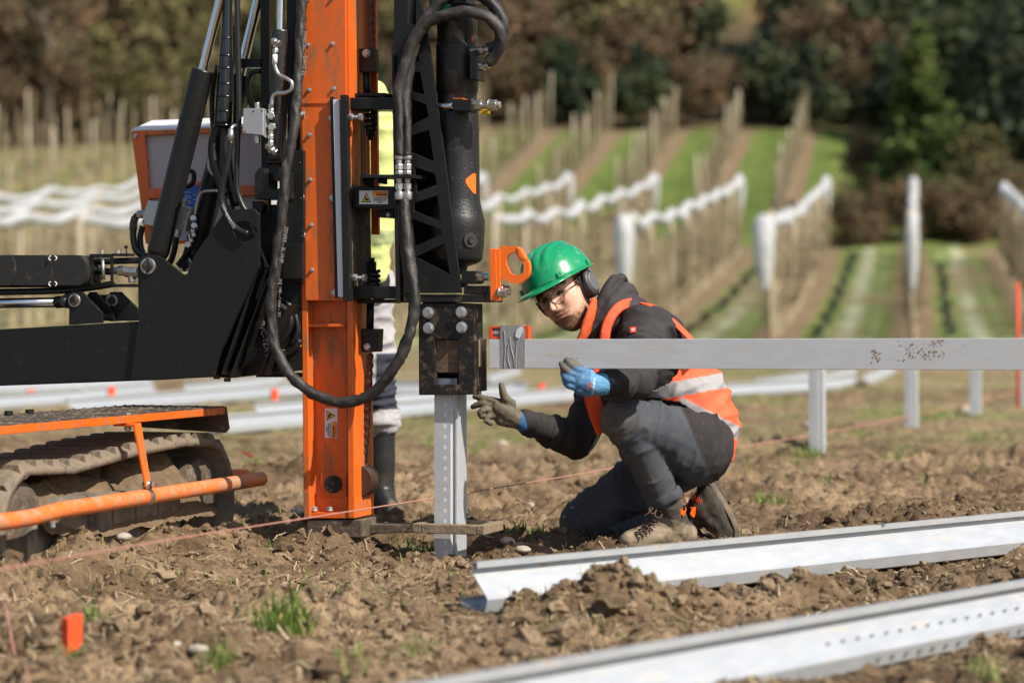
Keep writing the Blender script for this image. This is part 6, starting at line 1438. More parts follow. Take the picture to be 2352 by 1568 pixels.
C = cmix(C, (0.088, 0.092, 0.100), (n - 0.35) * 1.6)
waist = np.clip(((uu - 1560) - (vv - 930) * 0.43) / 6, 0, 1) * (V[:, 1] < 8.40)
C = cmix(C, (0.032, 0.028, 0.028), waist)
dk = np.linalg.norm(V - np.array(J['kneeL'] + Vector((-0.05, 0, -0.01))), axis=1); C = cmix(C, (0.24, 0.18, 0.115), np.clip(1 - dk / 0.115, 0, 1) * (0.25 + 1.1 * n2) * 0.85)
tt_, rr_, _, _ = bone_coords(V, J['kneeL'], J['ankL']); sh = np.exp(-(rr_ / 0.07) ** 2) * np.clip(tt_, 0, 1) * ((uu - np.interp(vv, [960, 1170], [1430, 1541])) < 0)
C = cmix(C, (0.24, 0.18, 0.115), sh * np.clip(n2 * 2.2 - 0.7, 0, 1) * 0.8)
dk = np.linalg.norm(V - np.array(J['kneeR'] + Vector((-0.03, 0, -0.05))), axis=1); C = cmix(C, (0.20, 0.145, 0.09), np.clip(1 - dk / 0.09, 0, 1) * (0.4 + n2))
C = cmix(C, (0.20, 0.15, 0.10), np.clip((n2 - 0.8) * 5, 0, 1) * 0.3)
tro = skinmesh('trousers', V, Fc, 'cloth', man, C)
# turned-up hem on the near leg, side seam
ax_ = (J['ankL'] - J['kneeL']).normalized(); c0 = J['kneeL'].lerp(J['ankL'], 0.85)
e = MB(); t_ = ax_.orthogonal().normalized(); q_ = ax_.cross(t_); vs = []
for (h_, r_) in ((-0.030, 0.0575), (-0.022, 0.0635), (0.004, 0.0645), (0.009, 0.062), (0.008, 0.058), (-0.02, 0.056)):
    for j in range(32): a = 2 * math.pi * j / 32; k_ = 1 + 0.05 * math.sin(3 * a + 1) + 0.03 * math.sin(7 * a); vs.append(c0 + ax_ * (h_ + 0.006 * math.sin(2 * a)) + (t_ * math.cos(a) + q_ * math.sin(a)) * r_ * k_)
e.add(vs, [(i * 32 + j, i * 32 + (j + 1) % 32, ((i + 1) % 6) * 32 + (j + 1) % 32, ((i + 1) % 6) * 32 + j) for i in range(6) for j in range(32)]); o = e.build('hem', 'cloth', tro, smooth=True)
a_ = o.data.color_attributes.new('Col', 'FLOAT_COLOR', 'POINT'); a_.data.foreach_set('color', np.tile(np.array([0.068, 0.072, 0.085, 1], np.float32), len(o.data.vertices)))

# ---- jacket with hood
k = MB()
limb(k, [J['sp0'] + Vector((-0.01, 0, 0.03)), J['sp1'], J['sp2'], J['sp3'] + Vector((0.01, 0, -0.01))], [0.130, 0.132, 0.122, 0.082])
limb(k, [J['sp2'] + Vector((0.05, 0.0, 0.02)), J['shL'] + Vector((0.035, 0.06, -0.005)), J['shL'] + Vector((0.015, 0.02, 0))], [0.11, 0.098, 0.09]); limb(k, [J['shL'] + Vector((0.0, 0.05, 0)), J['shL'], J['shL'].lerp(J['elL'], 0.5), J['elL']], [0.092, 0.086, 0.068, 0.060])
limb(k, [J['elL'], J['elL'].lerp(J['wrL'], 0.5), J['elL'].lerp(J['wrL'], 0.90)], [0.060, 0.054, 0.045])
limb(k, [J['shR'], J['shR'].lerp(J['elR'], 0.5), J['elR']], [0.085, 0.068, 0.060]); limb(k, [J['elR'], J['elR'].lerp(J['wrR'], 0.5), J['elR'].lerp(J['wrR'], 1.0)], [0.060, 0.052, 0.038])
limb(k, [J['shL'] + Vector((0, 0.05, 0.0)), J['sp3'] + Vector((0.04, 0, -0.01)), J['shR'] + Vector((0.0, -0.05, 0.02))], [0.085, 0.095, 0.09])
V, Nn, Fc = grown(k, 0.0055, 14)
bl = [(J['shL'], J['elL'], 1.0, 1.0), (J['elL'], J['wrL'], 1.3, 1.3), (J['shR'], J['elR'], 0.8, 1.0), (J['elR'], J['wrR'], 0.9, 0.9), (J['sp0'], J['sp2'], 0.8, 0.7)]
V = V + Nn * folds(V, bl, 0.016, 22, 500)[:, None]
n = vnoise3(V[:, 0] * 20, V[:, 1] * 20, V[:, 2] * 20, 520); C = flat((0.030, 0.0265, 0.0275), len(V)); C = cmix(C, (0.045, 0.040, 0.040), (n - 0.3) * 1.5)
jac = skinmesh('jacket', V, Fc, 'softshell', man, C)
k = MB()      # hood lying on the back of the neck
def rim_pts(): return [P(1372, 716, 8.20), P(1386, 682, 8.20), P(1402, 652, 8.22), P(1417, 640, 8.27), P(1430, 645, 8.34), P(1434, 668, 8.41), P(1415, 712, 8.46)]
limb(k, rim_pts(), [0.014, 0.018, 0.018, 0.017, 0.017, 0.018, 0.02]); limb(k, [P(1382, 735, 8.19), P(1412, 688, 8.20), P(1436, 668, 8.26), P(1448, 690, 8.36), P(1440, 730, 8.44)], [0.022, 0.028, 0.030, 0.030, 0.03]); limb(k, [P(1398, 742, 8.2), P(1440, 712, 8.22), P(1462, 712, 8.30), P(1460, 740, 8.4)], [0.04, 0.045, 0.045, 0.045]); limb(k, [P(1350, 790, 8.2), P(1366, 750, 8.19), P(1378, 722, 8.19)], [0.014, 0.018, 0.018])
V, Nn, Fc = grown(k, 0.005, 5); V = V + Nn * ((vnoise3(V[:, 0] * 30, V[:, 1] * 30, V[:, 2] * 30, 540) - 0.5) * 0.012)[:, None]
skinmesh('hood', V, Fc, 'softshell', jac, cmix(flat((0.034, 0.030, 0.031), len(V)), (0.055, 0.049, 0.049), (vnoise3(V[:, 0] * 25, V[:, 1] * 25, V[:, 2] * 25, 541) - 0.3) * 1.4))
e = MB(); e.tube([P(1366, 688, 8.19), P(1358, 715, 8.175), P(1350, 742, 8.165), P(1338, 776, 8.165), P(1330, 800, 8.17)], [0.014, 0.020, 0.022, 0.022, 0.02], n=12, step=0.008, wr=0.12, flat=0.6, seed=3); e.build('shirt_collar', 'shirt', man)
e = MB(); e.cyl(P(1390.5, 762, 8.132), P(1390.5, 767, 8.132), 0.005, n=8); e.build('zip_pull', 'zinc', jac)
p0 = P(1454, 757, 8.044); e = MB(); fr_ = Matrix.Translation(p0) @ Matrix.Rotation(R(-8), 4, 'Y'); e.box((-0.0105, -0.001, -0.0095), (0.0105, 0.004, 0.0095), fr_); lg = e.build('sleeve_badge', 'stake', jac, 0.0005)
e = MB(); e.box((-0.0015, -0.0022, -0.006), (0.0015, -0.0012, 0.006), fr_); e.box((-0.0065, -0.0022, 0.0005), (-0.0019, -0.0012, 0.0035), fr_); e.box((0.0019, -0.0022, 0.0005), (0.0065, -0.0012, 0.0035), fr_); e.box((-0.004, -0.0022, -0.003), (-0.0019, -0.0012, 0.0), fr_); e.box((0.0019, -0.0022, -0.003), (0.004, -0.0012, 0.0), fr_); e.build('badge_emblem', 'white', lg)
# wrist watch, cuff tab
wd = (J['wrL'] - J['elL']).normalized(); c0 = J['elL'].lerp(J['wrL'], 0.955); e = MB(); e.lathe(c0 - wd * 0.009, wd, [(0, 0.035), (0.004, 0.039), (0.014, 0.039), (0.018, 0.035)], n=28); wt = e.build('watch', 'print', man, smooth=True)
e = MB(); fc_ = c0 + Vector((0, -0.037, 0.006)); e.cyl(fc_, fc_ + Vector((0, -0.008, 0.001)), 0.016, 0.014, n=20); e.build('watch_case', 'tape_black', wt, 0.001)

# ---- hi-vis vest
k = MB()
limb(k, [J['sp0'] + Vector((0.010, 0, -0.035)), J['sp0'] + Vector((0.004, 0, 0.02)), J['sp1'] + Vector((0.0, 0, 0.0)), J['sp2'], J['sp3'] + Vector((0.03, 0, 0))], [0.120, 0.136, 0.146, 0.142, 0.10])
limb(k, [J['sp3'] + Vector((0.035, -0.12, -0.005)), J['sp3'] + Vector((0.05, 0, 0.0)), J['sp3'] + Vector((0.03, 0.12, -0.03))], [0.086, 0.10, 0.09])
V, Nn, Fc = grown(k, 0.0055, 10)
V = V + Nn * folds(V, [(J['sp0'], J['sp2'], 1.0, 0.8)], 0.016, 20, 600)[:, None]
uu, vv = uv_of(V); near = V[:, 1] < 8.36
n = vnoise3(V[:, 0] * 18, V[:, 1] * 18, V[:, 2] * 18, 620)
C = flat((0.95, 0.120, 0.045), len(V)); C = cmix(C, (0.90, 0.15, 0.07), n)
GREY = (0.34, 0.33, 0.33)
s1 = vv + 0.17 * (uu - 1560); C = cmix(C, GREY, ((s1 > 874) & (s1 < 909)).astype(float))
s2 = -0.45 * (uu - 1572) + 0.89 * (vv - 932); C = cmix(C, GREY, ((np.abs(s2) < 15) & (uu > 1560)).astype(float))
s3 = (uu - 1548) * 0.94 + (vv - 890) * 0.3; C = cmix(C, (0.24, 0.235, 0.235), ((np.abs(s3) < 5) & (s1 > 877) & (s1 < 906)).astype(float))
cf = V[Fc[:, :3]].mean(1); fu, fv = uv_of(cf)
arm = np.linalg.norm(cf - np.array(J['shL'] + Vector((-0.01, -0.0, -0.06))), axis=1) < 0.148
hem = (fv - np.interp(fu, [1300, 1500, 1560, 1611, 1667, 1700], [912, 912, 924, 959, 1050, 1080]) > 0)
armR = np.linalg.norm(cf - np.array(J['shR'] + Vector((-0.02, 0.04, -0.03))), axis=1) < 0.13
topc = fv < np.interp(fu, [1300, 1380, 1450, 1500, 1600], [800, 800, 745, 690, 640])
keep = ~(arm & (cf[:, 1] < 8.33)) & ~hem & ~armR & ~topc & ~((fu < 1475) & (cf[:, 1] < 8.3))
vest = skinmesh('safety_vest', V, Fc[keep], 'vest', man, C); sm_ = vest.modifiers.new('s', 'SMOOTH'); sm_.iterations = 5; so = vest.modifiers.new('t', 'SOLIDIFY'); so.thickness = 0.003; so.offset = 1
def ribbon(name, pts, w, m, nrm=(0, -1, 0)):
    e = MB(); n_ = len(pts); vs = []
    for i, p in enumerate(pts):
        d = (pts[min(i + 1, n_ - 1)] - pts[max(i - 1, 0)]).normalized(); s_ = d.cross(Vector(nrm)).normalized()
        for (a_, h_) in ((-1, 0), (-0.6, 0.004), (0.6, 0.004), (1, 0), (0.6, -0.004), (-0.6, -0.004)): vs.append(p + s_ * (w * a_ / 2) + Vector(nrm) * h_)
    e.add(vs, [(i * 6 + a, i * 6 + (a + 1) % 6, (i + 1) * 6 + (a + 1) % 6, (i + 1) * 6 + a) for i in range(n_ - 1) for a in range(6)]); return e.build(name, m, vest, smooth=True)
M['vest_plain'] = mat('hi_vis_orange', (0.90, 0.105, 0.035), 0.75, c2=(0.78, 0.085, 0.028), scale=20, bump=0.001, bscale=120)
def dense(pts, n=6):
    out = []
    for i in range(len(pts) - 1):
        p0, p1, p2, p3 = pts[max(i - 1, 0)], pts[i], pts[i + 1], pts[min(i + 2, len(pts) - 1)]
        for j in range(n): q = j / n; out.append(0.5 * ((2 * p1) + (p2 - p0) * q + (2 * p0 - 5 * p1 + 4 * p2 - p3) * q * q + (3 * p1 - p0 - 3 * p2 + p3) * q ** 3))
    return out + [pts[-1]]
ribbon('vest_shoulder', dense([P(1465, 697, 8.26), P(1446, 697, 8.19), P(1425, 704, 8.135), P(1407, 722, 8.115), P(1394, 748, 8.105), P(1388, 780, 8.10), P(1380, 850, 8.12)]), 0.036, 'vest_plain')
ribbon('vest_front', dense([P(1380, 850, 8.12), P(1360, 895, 8.12), P(1368, 940, 8.13), P(1388, 992, 8.16)]), 0.058, 'vest_plain', (0.15, -1, 0.2))
ribbon('vest_back_edge', dense([P(1468, 695, 8.24), P(1500, 704, 8.19), P(1544, 737, 8.175), P(1582, 774, 8.17), P(1612, 812, 8.17)]), 0.034, 'vest_plain', (0.5, -0.6, 0.6))

# ---- gloves: palm, four separate fingers and a thumb each
def glove(name, palm, fingers, colfn, voxel=0.0028):
    g = MB()
    for pts, rs in palm: limb(g, pts, rs)
    for pts, rs in fingers: limb(g, pts, rs, 12)
    V, Nn, Fc = grown(g, voxel, 5); V = V + Nn * ((vnoise3(V[:, 0] * 90, V[:, 1] * 90, V[:, 2] * 90, 700) - 0.5) * 0.0024)[:, None]
    return skinmesh(name, V, Fc, 'glove', man, colfn(V))
YL = 7.705
def lp(u, v, dy=0.0): return P(u, v, YL + dy)
def col_left(V):
    u, v = uv_of(V); C = flat((0.060, 0.150, 0.285), len(V)); n = vnoise3(V[:, 0] * 60, V[:, 1] * 60, V[:, 2] * 60, 710); C = cmix(C, (0.085, 0.20, 0.35), (n - 0.3) * 1.4)
    tip = np.clip((1322 - u + (846 - v) * 0.75) / 10, 0, 1) * (v < 856); C = cmix(C, (0.105, 0.098, 0.078), tip); C = cmix(C, (0.105, 0.098, 0.078), ((v < 842) & (u > 1300) & (u < 1350)) * 0.9)
    C = cmix(C, (0.10, 0.27, 0.47), (u > 1357).astype(float)); C = cmix(C, (0.70, 0.70, 0.70), ((np.abs(u - 1364 + (v - 885) * 0.15) < 2.2) & (v > 868) & (v < 908) & (np.sin(v * 1.1) > -0.3)) * 0.8); C = cmix(C, (0.55, 0.06, 0.03), ((np.abs((u - 1354) + (v - 888) * 0.35) < 3) & (v > 878) & (v < 894)) * 0.9)
    return C
glL = glove('glove', [([lp(1384, 882, 0.035), lp(1366, 883, 0.022), lp(1350, 880, 0.008), lp(1334, 877, 0.0)], [0.036, 0.036, 0.036, 0.032]), ([lp(1352, 862, 0.012), lp(1336, 860, 0.004)], [0.022, 0.022]), ([lp(1350, 897, 0.01), lp(1334, 895, 0.002)], [0.021, 0.020]), ([lp(1334, 866, 0), lp(1330, 892, -0.002)], [0.022, 0.020])],
    [([lp(1340, 853, 0.0), lp(1320, 846, -0.012), lp(1306, 833, -0.004), lp(1301, 826, 0.010)], [0.0145, 0.0125, 0.0115, 0.0095]),
     ([lp(1332, 864, -0.006), lp(1309, 857, -0.016), lp(1294, 843, -0.006), lp(1289, 835, 0.008)], [0.0145, 0.0125, 0.0115, 0.0095]),
     ([lp(1328, 877, -0.008), lp(1305, 870, -0.018), lp(1294, 858, -0.004), lp(1294, 850, 0.012)], [0.0145, 0.0130, 0.0118, 0.0095]),
     ([lp(1326, 890, -0.006), lp(1306, 884, -0.014), lp(1297, 872, 0.0), lp(1298, 863, 0.014)], [0.0140, 0.0125, 0.0110, 0.0090]),
     ([lp(1352, 858, 0.022), lp(1334, 848, 0.016), lp(1320, 838, 0.010), lp(1312, 828, 0.008)], [0.0155, 0.0135, 0.0120, 0.0100])], col_left)
YR = 8.10
def rp(u, v, dy=0.0): return P(u, v, YR + dy)
def col_right(V):
    u, v = uv_of(V); C = flat((0.115, 0.098, 0.070), len(V)); n = vnoise3(V[:, 0] * 70, V[:, 1] * 70, V[:, 2] * 70, 720); C = cmix(C, (0.165, 0.14, 0.10), (n - 0.35) * 1.6)
    C = cmix(C, (0.03, 0.115, 0.27), np.clip(((u - 1193) + (v - 965) * 0.25) / 3, 0, 1)); return C
glR = glove('glove', [([rp(1204, 972, 0.02), rp(1186, 962, 0.008), rp(1166, 948, 0.0), rp(1146, 938, 0.0)], [0.030, 0.031, 0.032, 0.027]), ([rp(1172, 928, 0), rp(1150, 926, 0)], [0.021, 0.017]), ([rp(1178, 968, 0.004), rp(1150, 964, 0.0)], [0.023, 0.020]), ([rp(1140, 926, 0), rp(1136, 952, 0)], [0.017, 0.019])],
    [([rp(1172, 926, -0.004), rp(1159, 912, -0.012), rp(1154, 896, -0.014), rp(1152, 884, -0.012)], [0.0165, 0.0145, 0.0128, 0.0105]),
     ([rp(1146, 924, 0.0), rp(1122, 917, 0.004), rp(1104, 913, 0.012), rp(1090, 911, 0.020)], [0.0140, 0.0122, 0.0112, 0.0092]),
     ([rp(1138, 934, 0.0), rp(1114, 928, 0.0), rp(1098, 929, 0.008), rp(1086, 934, 0.014)], [0.0142, 0.0125, 0.0115, 0.0095]),
     ([rp(1136, 945, 0.0), rp(1114, 940, -0.010), rp(1102, 947, -0.014), rp(1106, 957, -0.008)], [0.0138, 0.0122, 0.0112, 0.0092]),
     ([rp(1142, 956, 0.0), rp(1122, 956, -0.012), rp(1116, 966, -0.020), rp(1128, 972, -0.016)], [0.0128, 0.0112, 0.0102, 0.0085])], col_right)

# ---- boots
def boot(shaft, foot, sole_pts, colfn, name='boot'):
    g = MB()
    for pts, rs in shaft + foot: limb(g, pts, rs)
    V, Nn, Fc = grown(g, 0.0045, 6); V[:, 2] = np.where(V[:, 1] < 9, np.maximum(V[:, 2], 0.006), V[:, 2]); V = V + Nn * ((vnoise3(V[:, 0] * 50, V[:, 1] * 50, V[:, 2] * 50, 730) - 0.5) * 0.005)[:, None]
    return skinmesh(name, V, Fc, 'boot', man, colfn(V))
def col_boot(V):
    u, v = uv_of(V); n = vnoise3(V[:, 0] * 35, V[:, 1] * 35, V[:, 2] * 35, 740); C = flat((0.23, 0.18, 0.125), len(V)); C = cmix(C, (0.30, 0.24, 0.165), (n - 0.3) * 1.5)
    top = np.clip((1192 - v + (u - 1530) * 0.30) / 6, 0, 1); C = cmix(C, (0.050, 0.044, 0.038), top * 0.9); return C
z0 = 0.012
bl_ = boot([([P(1528, 1148, 8.185), P(1540, 1180, 8.21), P(1556, 1215, 8.24)], [0.050, 0.050, 0.050])],
           [([P(1572, 1226, 8.27), P(1540, 1222, 8.235), P(1504, 1226, 8.20), P(1470, 1236, 8.175), P(1444, 1241, 8.16)], [0.046, 0.050, 0.047, 0.042, 0.033]), ([P(1545, 1200, 8.22), P(1512, 1212, 8.2), P(1484, 1228, 8.185)], [0.040, 0.036, 0.035]), ([P(1562, 1240, 8.25), P(1460, 1246, 8.165)], [0.036, 0.034])], None, col_boot)
e = MB(); pts = [P(1590, 1250, 8.28), P(1550, 1252, 8.24), P(1500, 1253, 8.20), P(1460, 1254, 8.165), P(1432, 1252, 8.15)]
outl = []
hw = [0.034, 0.042, 0.040, 0.047, 0.028]; dirn = (pts[-1] - pts[0]); dirn.z = 0; dirn.normalize(); sd2 = Vector((-dirn.y, dirn.x, 0))
lp_ = [Vector((p.x, p.y, 0)) + sd2 * h_ for p, h_ in zip(pts, hw)] + [Vector((p.x, p.y, 0)) - sd2 * h_ for p, h_ in reversed(list(zip(pts, hw)))]
lp_ = dense(lp_ + [lp_[0]], 5)[:-1]
e.prism([[(p.x, p.y) for p in lp_]], -0.004, 0.026, lambda p, d: (p[0], p[1], d)); e.build('boot_sole', 'sole', bl_, 0.004)
r = random.Random(4); q = MB()      # laces
for i in range(5):
    f = i / 4; u_, v_ = 1494 - 34 * f + 4, 1196 + 26 * f; q.tube([P(u_ - 10, v_ + 2, 8.165 - 0.03 * f + 0.02), P(u_ + 3, v_ - 1, 8.15 - 0.02 * f), P(u_ + 15, v_ + 9, 8.135 - 0.015 * f)], 0.0027, n=6); q.tube([P(u_ - 8, v_ + 9, 8.165 - 0.03 * f + 0.02), P(u_ + 3, v_ + 4, 8.15 - 0.02 * f), P(u_ + 16, v_ + 2, 8.138 - 0.015 * f)], 0.0027, n=6)
for (cu, cv) in ((1499, 1170), (1512, 1180)): q.tube([P(cu + 8 * math.cos(a), cv + 9 * math.sin(a), 8.13 - 0.01 * math.sin(a)) for a in np.linspace(0, 5.6, 12)], 0.0026, n=6)
q.tube([P(1503, 1160, 8.14), P(1492, 1175, 8.12), P(1480, 1184, 8.12)], 0.0024, n=6); M['lace'] = mat('boot_lace', (0.11, 0.055, 0.04), 0.8); q.build('laces', 'lace', bl_)
def patch(name, pts, m, par, y, th=0.0045): e = MB(); lpp = [P(u, v, y) for u, v in pts]; e.prism([[(p.x, p.z) for p in lpp]], y, y + th, lambda p, d: (p[0], d, p[1])); return e.build(name, m, par, 0.001)
patch('boot_flash', [(1552, 1172), (1562, 1166), (1572, 1174), (1575, 1162), (1577, 1170), (1571, 1186)], 'orange_clean', bl_, 8.172, 0.03)
e = MB(); e.tube([P(1566 + 3.5 * math.cos(a), 1138 + 7 * math.sin(a), 8.235) for a in np.linspace(0, 6.283, 14)], 0.0022, n=6); e.build('pull_loop', 'shirt', bl_)
def col_boot2(V):
    C = col_boot(V) * 0.92; u, v = uv_of(V); return cmix(C, (0.045, 0.040, 0.035), np.clip((1612 - u - (v - 1150) * 0.2) / 8, 0, 1) * 0.8)
b2 = boot([([P(1588, 1190, 8.58), P(1606, 1172, 8.58), P(1622, 1150, 8.57)], [0.046, 0.050, 0.048])],
          [([P(1628, 1128, 8.57), P(1640, 1160, 8.55), P(1660, 1196, 8.54), P(1674, 1222, 8.53)], [0.046, 0.048, 0.045, 0.040]), ([P(1606, 1160, 8.56), P(1634, 1190, 8.545), P(1662, 1218, 8.53)], [0.044, 0.042, 0.036])], None, col_boot2)
e = MB(); sp_ = [P(1628, 1096, 8.57), P(1652, 1130, 8.56), P(1676, 1170, 8.545), P(1694, 1210, 8.535), P(1696, 1232, 8.53)]
vs = []
for p, w_ in zip(dense(sp_, 4), np.interp(np.linspace(0, 1, 17), [0, 0.3, 0.7, 1], [0.036, 0.040, 0.046, 0.036])):
    for (a_, dx_) in ((-1, 0.006), (1, 0.006), (1.02, -0.014), (-1.02, -0.014)): vs.append(p + Vector((dx_ - 0.004, a_ * w_, 0)))
e.add(vs, [(i * 4 + a, i * 4 + (a + 1) % 4, (i + 1) * 4 + (a + 1) % 4, (i + 1) * 4 + a) for i in range(16) for a in range(4)] + [(0, 3, 2, 1), (64, 65, 66, 67)]); e.build('boot_sole', 'sole', b2, 0.003)
patch('boot_flash', [(1571, 1148), (1584, 1160), (1586, 1166), (1599, 1164), (1596, 1186), (1592, 1188), (1585, 1180), (1589, 1168), (1582, 1158), (1570, 1150)], 'orange_clean', b2, 8.503, 0.03)
for i in range(9):
    u_, v_ = 1589 + 4.2 * i, 1131 + 3.4 * i * 0.9; patch('heel_stripe', [(u_, v_), (u_ + 1.6, v_ + 0.6), (u_ + 1.2 - 2, v_ + 16 - i), (u_ - 0.4 - 2, v_ + 15.4 - i)], 'stake', b2, 8.510 + 0.0015 * i, 0.03)

# ------------------------------------------------------------------ the second worker behind the mast
Y2 = 9.32
def Q(u, v, dy=0.0): return P(u, v, Y2 + dy)
bb = MB()
limb(bb, [Q(745, 110), Q(752, 180), Q(775, 250), Q(795, 400), Q(800, 640)], [0.075, 0.055, 0.09, 0.10, 0.10]); ball(bb, Q(745, 118), (0.078, 0.095, 0.115))
limb(bb, [Q(830, 690), Q(858, 900), Q(874, 1130)], [0.07, 0.05, 0.035]); limb(bb, [Q(775, 690), Q(758, 900), Q(748, 1130)], [0.07, 0.05, 0.035]); limb(bb, [Q(850, 260), Q(868, 430), Q(872, 610), Q(874, 650)], [0.05, 0.04, 0.03, 0.03]); limb(bb, [Q(720, 260), Q(700, 430), Q(712, 560)], [0.05, 0.04, 0.03])
V, Nn, Fc = grown(bb, 0.011, 5); man2 = skinmesh('person', V, Fc, 'skin', None, flat((0.56, 0.33, 0.23), len(V)))
tag(man2, 'second worker in yellow hi-vis jacket and rubber boots, standing behind the mast', 'person')
k = MB(); limb(k, [Q(785, 230), Q(800, 330), Q(810, 480), Q(812, 640)], [0.13, 0.15, 0.145, 0.14]); limb(k, [Q(845, 232, -0.02), Q(868, 330, -0.05), Q(872, 470, -0.06), Q(870, 560, -0.08), Q(866, 628, -0.1)], [0.085, 0.062, 0.058, 0.052, 0.046]); limb(k, [Q(722, 245), Q(702, 420), Q(712, 540)], [0.08, 0.062, 0.05])
V, Nn, Fc = grown(k, 0.009, 8); V = V + Nn * folds(V, [(Q(845, 232), Q(866, 628), 1, 0.8), (Q(785, 230), Q(812, 640), 1, 0.6)], 0.016, 20, 800)[:, None]; uu, vv = uv_of(V); C = flat((0.56, 0.63, 0.24), len(V)); C = cmix(C, (0.28, 0.33, 0.16), (np.abs(vv - 546) < 16) * 0.95)
j2 = skinmesh('hi_vis_jacket', V, Fc, 'vest', man2, C)
e = MB(); limb(e, [Q(868, 634, -0.1), Q(872, 648, -0.1), Q(874, 672, -0.11)], [0.045, 0.042, 0.03]); V, Nn, Fc = grown(e, 0.006, 5); skinmesh('glove', V, Fc, 'glove', man2, flat((0.02, 0.02, 0.02), len(V)))
k = MB(); limb(k, [Q(832, 680), Q(852, 800), Q(860, 900), Q(872, 965)], [0.115, 0.092, 0.078, 0.070]); limb(k, [Q(775, 680), Q(762, 850), Q(750, 965)], [0.115, 0.09, 0.07]); limb(k, [Q(775, 660), Q(830, 660)], [0.13, 0.13])
V, Nn, Fc = grown(k, 0.008, 7); V = V + Nn * folds(V, [(Q(832, 680), Q(860, 860), 1, 1), (Q(860, 860), Q(872, 965), 1.4, 1.8)], 0.016, 20, 820)[:, None]; uu, vv = uv_of(V); C = flat((0.40, 0.385, 0.40), len(V)); navy = ((vv > 812) & (vv < 925) & (uu > 862)) | ((vv > 905) & (vv < 940) & (uu > 845)); C = cmix(C, (0.035, 0.038, 0.055), navy * 1.0)
skinmesh('work_trousers', V, Fc, 'cloth', man2, C)
def rubber_boot(u0, ut):
    k = MB(); ca_ = u0
    k.lathe(Q(u0, 962) , (0.0, 0, -1), [(0.0, 0.050), (0.004, 0.054), (0.04, 0.0535), (0.055, 0.054), (0.060, 0.0515), (0.12, 0.0515), (0.16, 0.0525), (0.22, 0.050), (0.28, 0.046)], n=28)
    limb(k, [Q(u0 - (ut - u0) * 0.1, 1160, 0.03), Q(u0 + (ut - u0) * 0.25, 1176, -0.02), Q(u0 + (ut - u0) * 0.8, 1183, -0.1)], [0.050, 0.047, 0.038]); limb(k, [Q(u0, 1110), Q(u0 + (ut - u0) * 0.1, 1165, 0.0)], [0.048, 0.052]); limb(k, [Q(u0 + (ut - u0) * 0.1, 1140, -0.03), Q(u0 + (ut - u0) * 0.5, 1172, -0.07)], [0.038, 0.038])
    V, Nn, Fc = grown(k, 0.0055, 4); V[:, 2] = np.maximum(V[:, 2], 0.004); C = flat((0.020, 0.020, 0.020), len(V)); n = vnoise3(V[:, 0] * 25, V[:, 1] * 25, V[:, 2] * 25, 840); C = cmix(C, (0.17, 0.13, 0.085), np.clip((n - 0.55) * 5, 0, 1) * np.clip((0.20 - V[:, 2]) / 0.2, 0, 1)); C = cmix(C, (0.15, 0.115, 0.08), np.clip((0.035 - V[:, 2]) / 0.03, 0, 1))
    o = skinmesh('rubber_boot', V, Fc, 'gumboot', man2, C); return o
M['gumboot'] = mat('black_gumboot', (1, 1, 1), 0.42, attr='Col', scale=40, amt=0.4, spec=0.5, rvar=0.1)
rubber_boot(877, 922); rubber_boot(748, 722)
# ------------------------------------------------------------------ clods, stones, straw, weeds
def ico(sub):
    bm_ = bmesh.new(); bmesh.ops.create_icosphere(bm_, subdivisions=sub, radius=1.0); V = np.array([v.co[:] for v in bm_.verts]); Fc = np.array([[v.index for v in f.verts] for f in bm_.faces]); bm_.free(); return V, Fc
def scatter(n, y0, y1, k, seed):
    r = np.random.default_rng(seed); q = r.random(n); y = 1 / (1 / y0 + q * (1 / y1 - 1 / y0)); x = (r.random(n) * 2 - 1) * k * y; return x, y, r
def soilcol(r, n):
    t_ = r.random((n, 1)); return np.array([0.105, 0.07, 0.041]) * (1 - t_) + np.array([0.29, 0.21, 0.133]) * t_
M['clod'] = mat('soil_clod', (1, 1, 1), 0.95, attr='Col', scale=90, amt=0.7, bump=0.004, bscale=200, spec=0.12, rvar=0)
def clods(name, n, sub, smin, smax, y0, y1, seed, label, pw=2.2, extra=None):
    B, Fb = ico(sub); x, y, r = scatter(n, y0, y1, 0.27, seed)
    if extra is not None: x = np.concatenate([x, extra[0]]); y = np.concatenate([y, extra[1]]); n = len(x)
    s_ = smin + (smax - smin) * r.random(n) ** pw
    
    if extra is not None: s_[-len(extra[0]):] *= 0.55
    z = gz(x, y) + s_ * 0.10
    a = r.random(n) * 6.283; sc = r.uniform(0.6, 1.25, (n, 3)) * np.array([1, 1, 0.75])
    jit = 1 + r.uniform(-0.38, 0.38, (n, len(B)))
    Vb = B[None] * jit[..., None] * sc[:, None] * s_[:, None, None]
    ca, sa = np.cos(a)[:, None], np.sin(a)[:, None]
    V = np.stack([Vb[..., 0] * ca - Vb[..., 1] * sa + x[:, None], Vb[..., 0] * sa + Vb[..., 1] * ca + y[:, None], Vb[..., 2] + z[:, None]], -1)
    Fc = (Fb[None] + (np.arange(n) * len(B))[:, None, None]).reshape(-1, 3)
    C = np.repeat(soilcol(r, n), len(B), 0)
    o = npmesh(name, V.reshape(-1, 3), Fc, 'clod', smooth=False, col=C); tag(o, label, 'soil', kind='stuff'); return o
rr = np.random.default_rng(5); mx, my = [], []
for (a, b_, h, c, d) in MOUNDS[:9] + MOUNDS[9:12]:
    k_ = int(110 * h / 0.06); mx.append(rr.normal(a, c * 0.75, k_)); my.append(rr.normal(b_, d * 0.9, k_))
clods('soil_clods', 4200, 2, 0.005, 0.036, 4.6, 13, 41, 'loose brown clods lying all over the field', 3.2, (np.concatenate(mx), np.concatenate(my)))
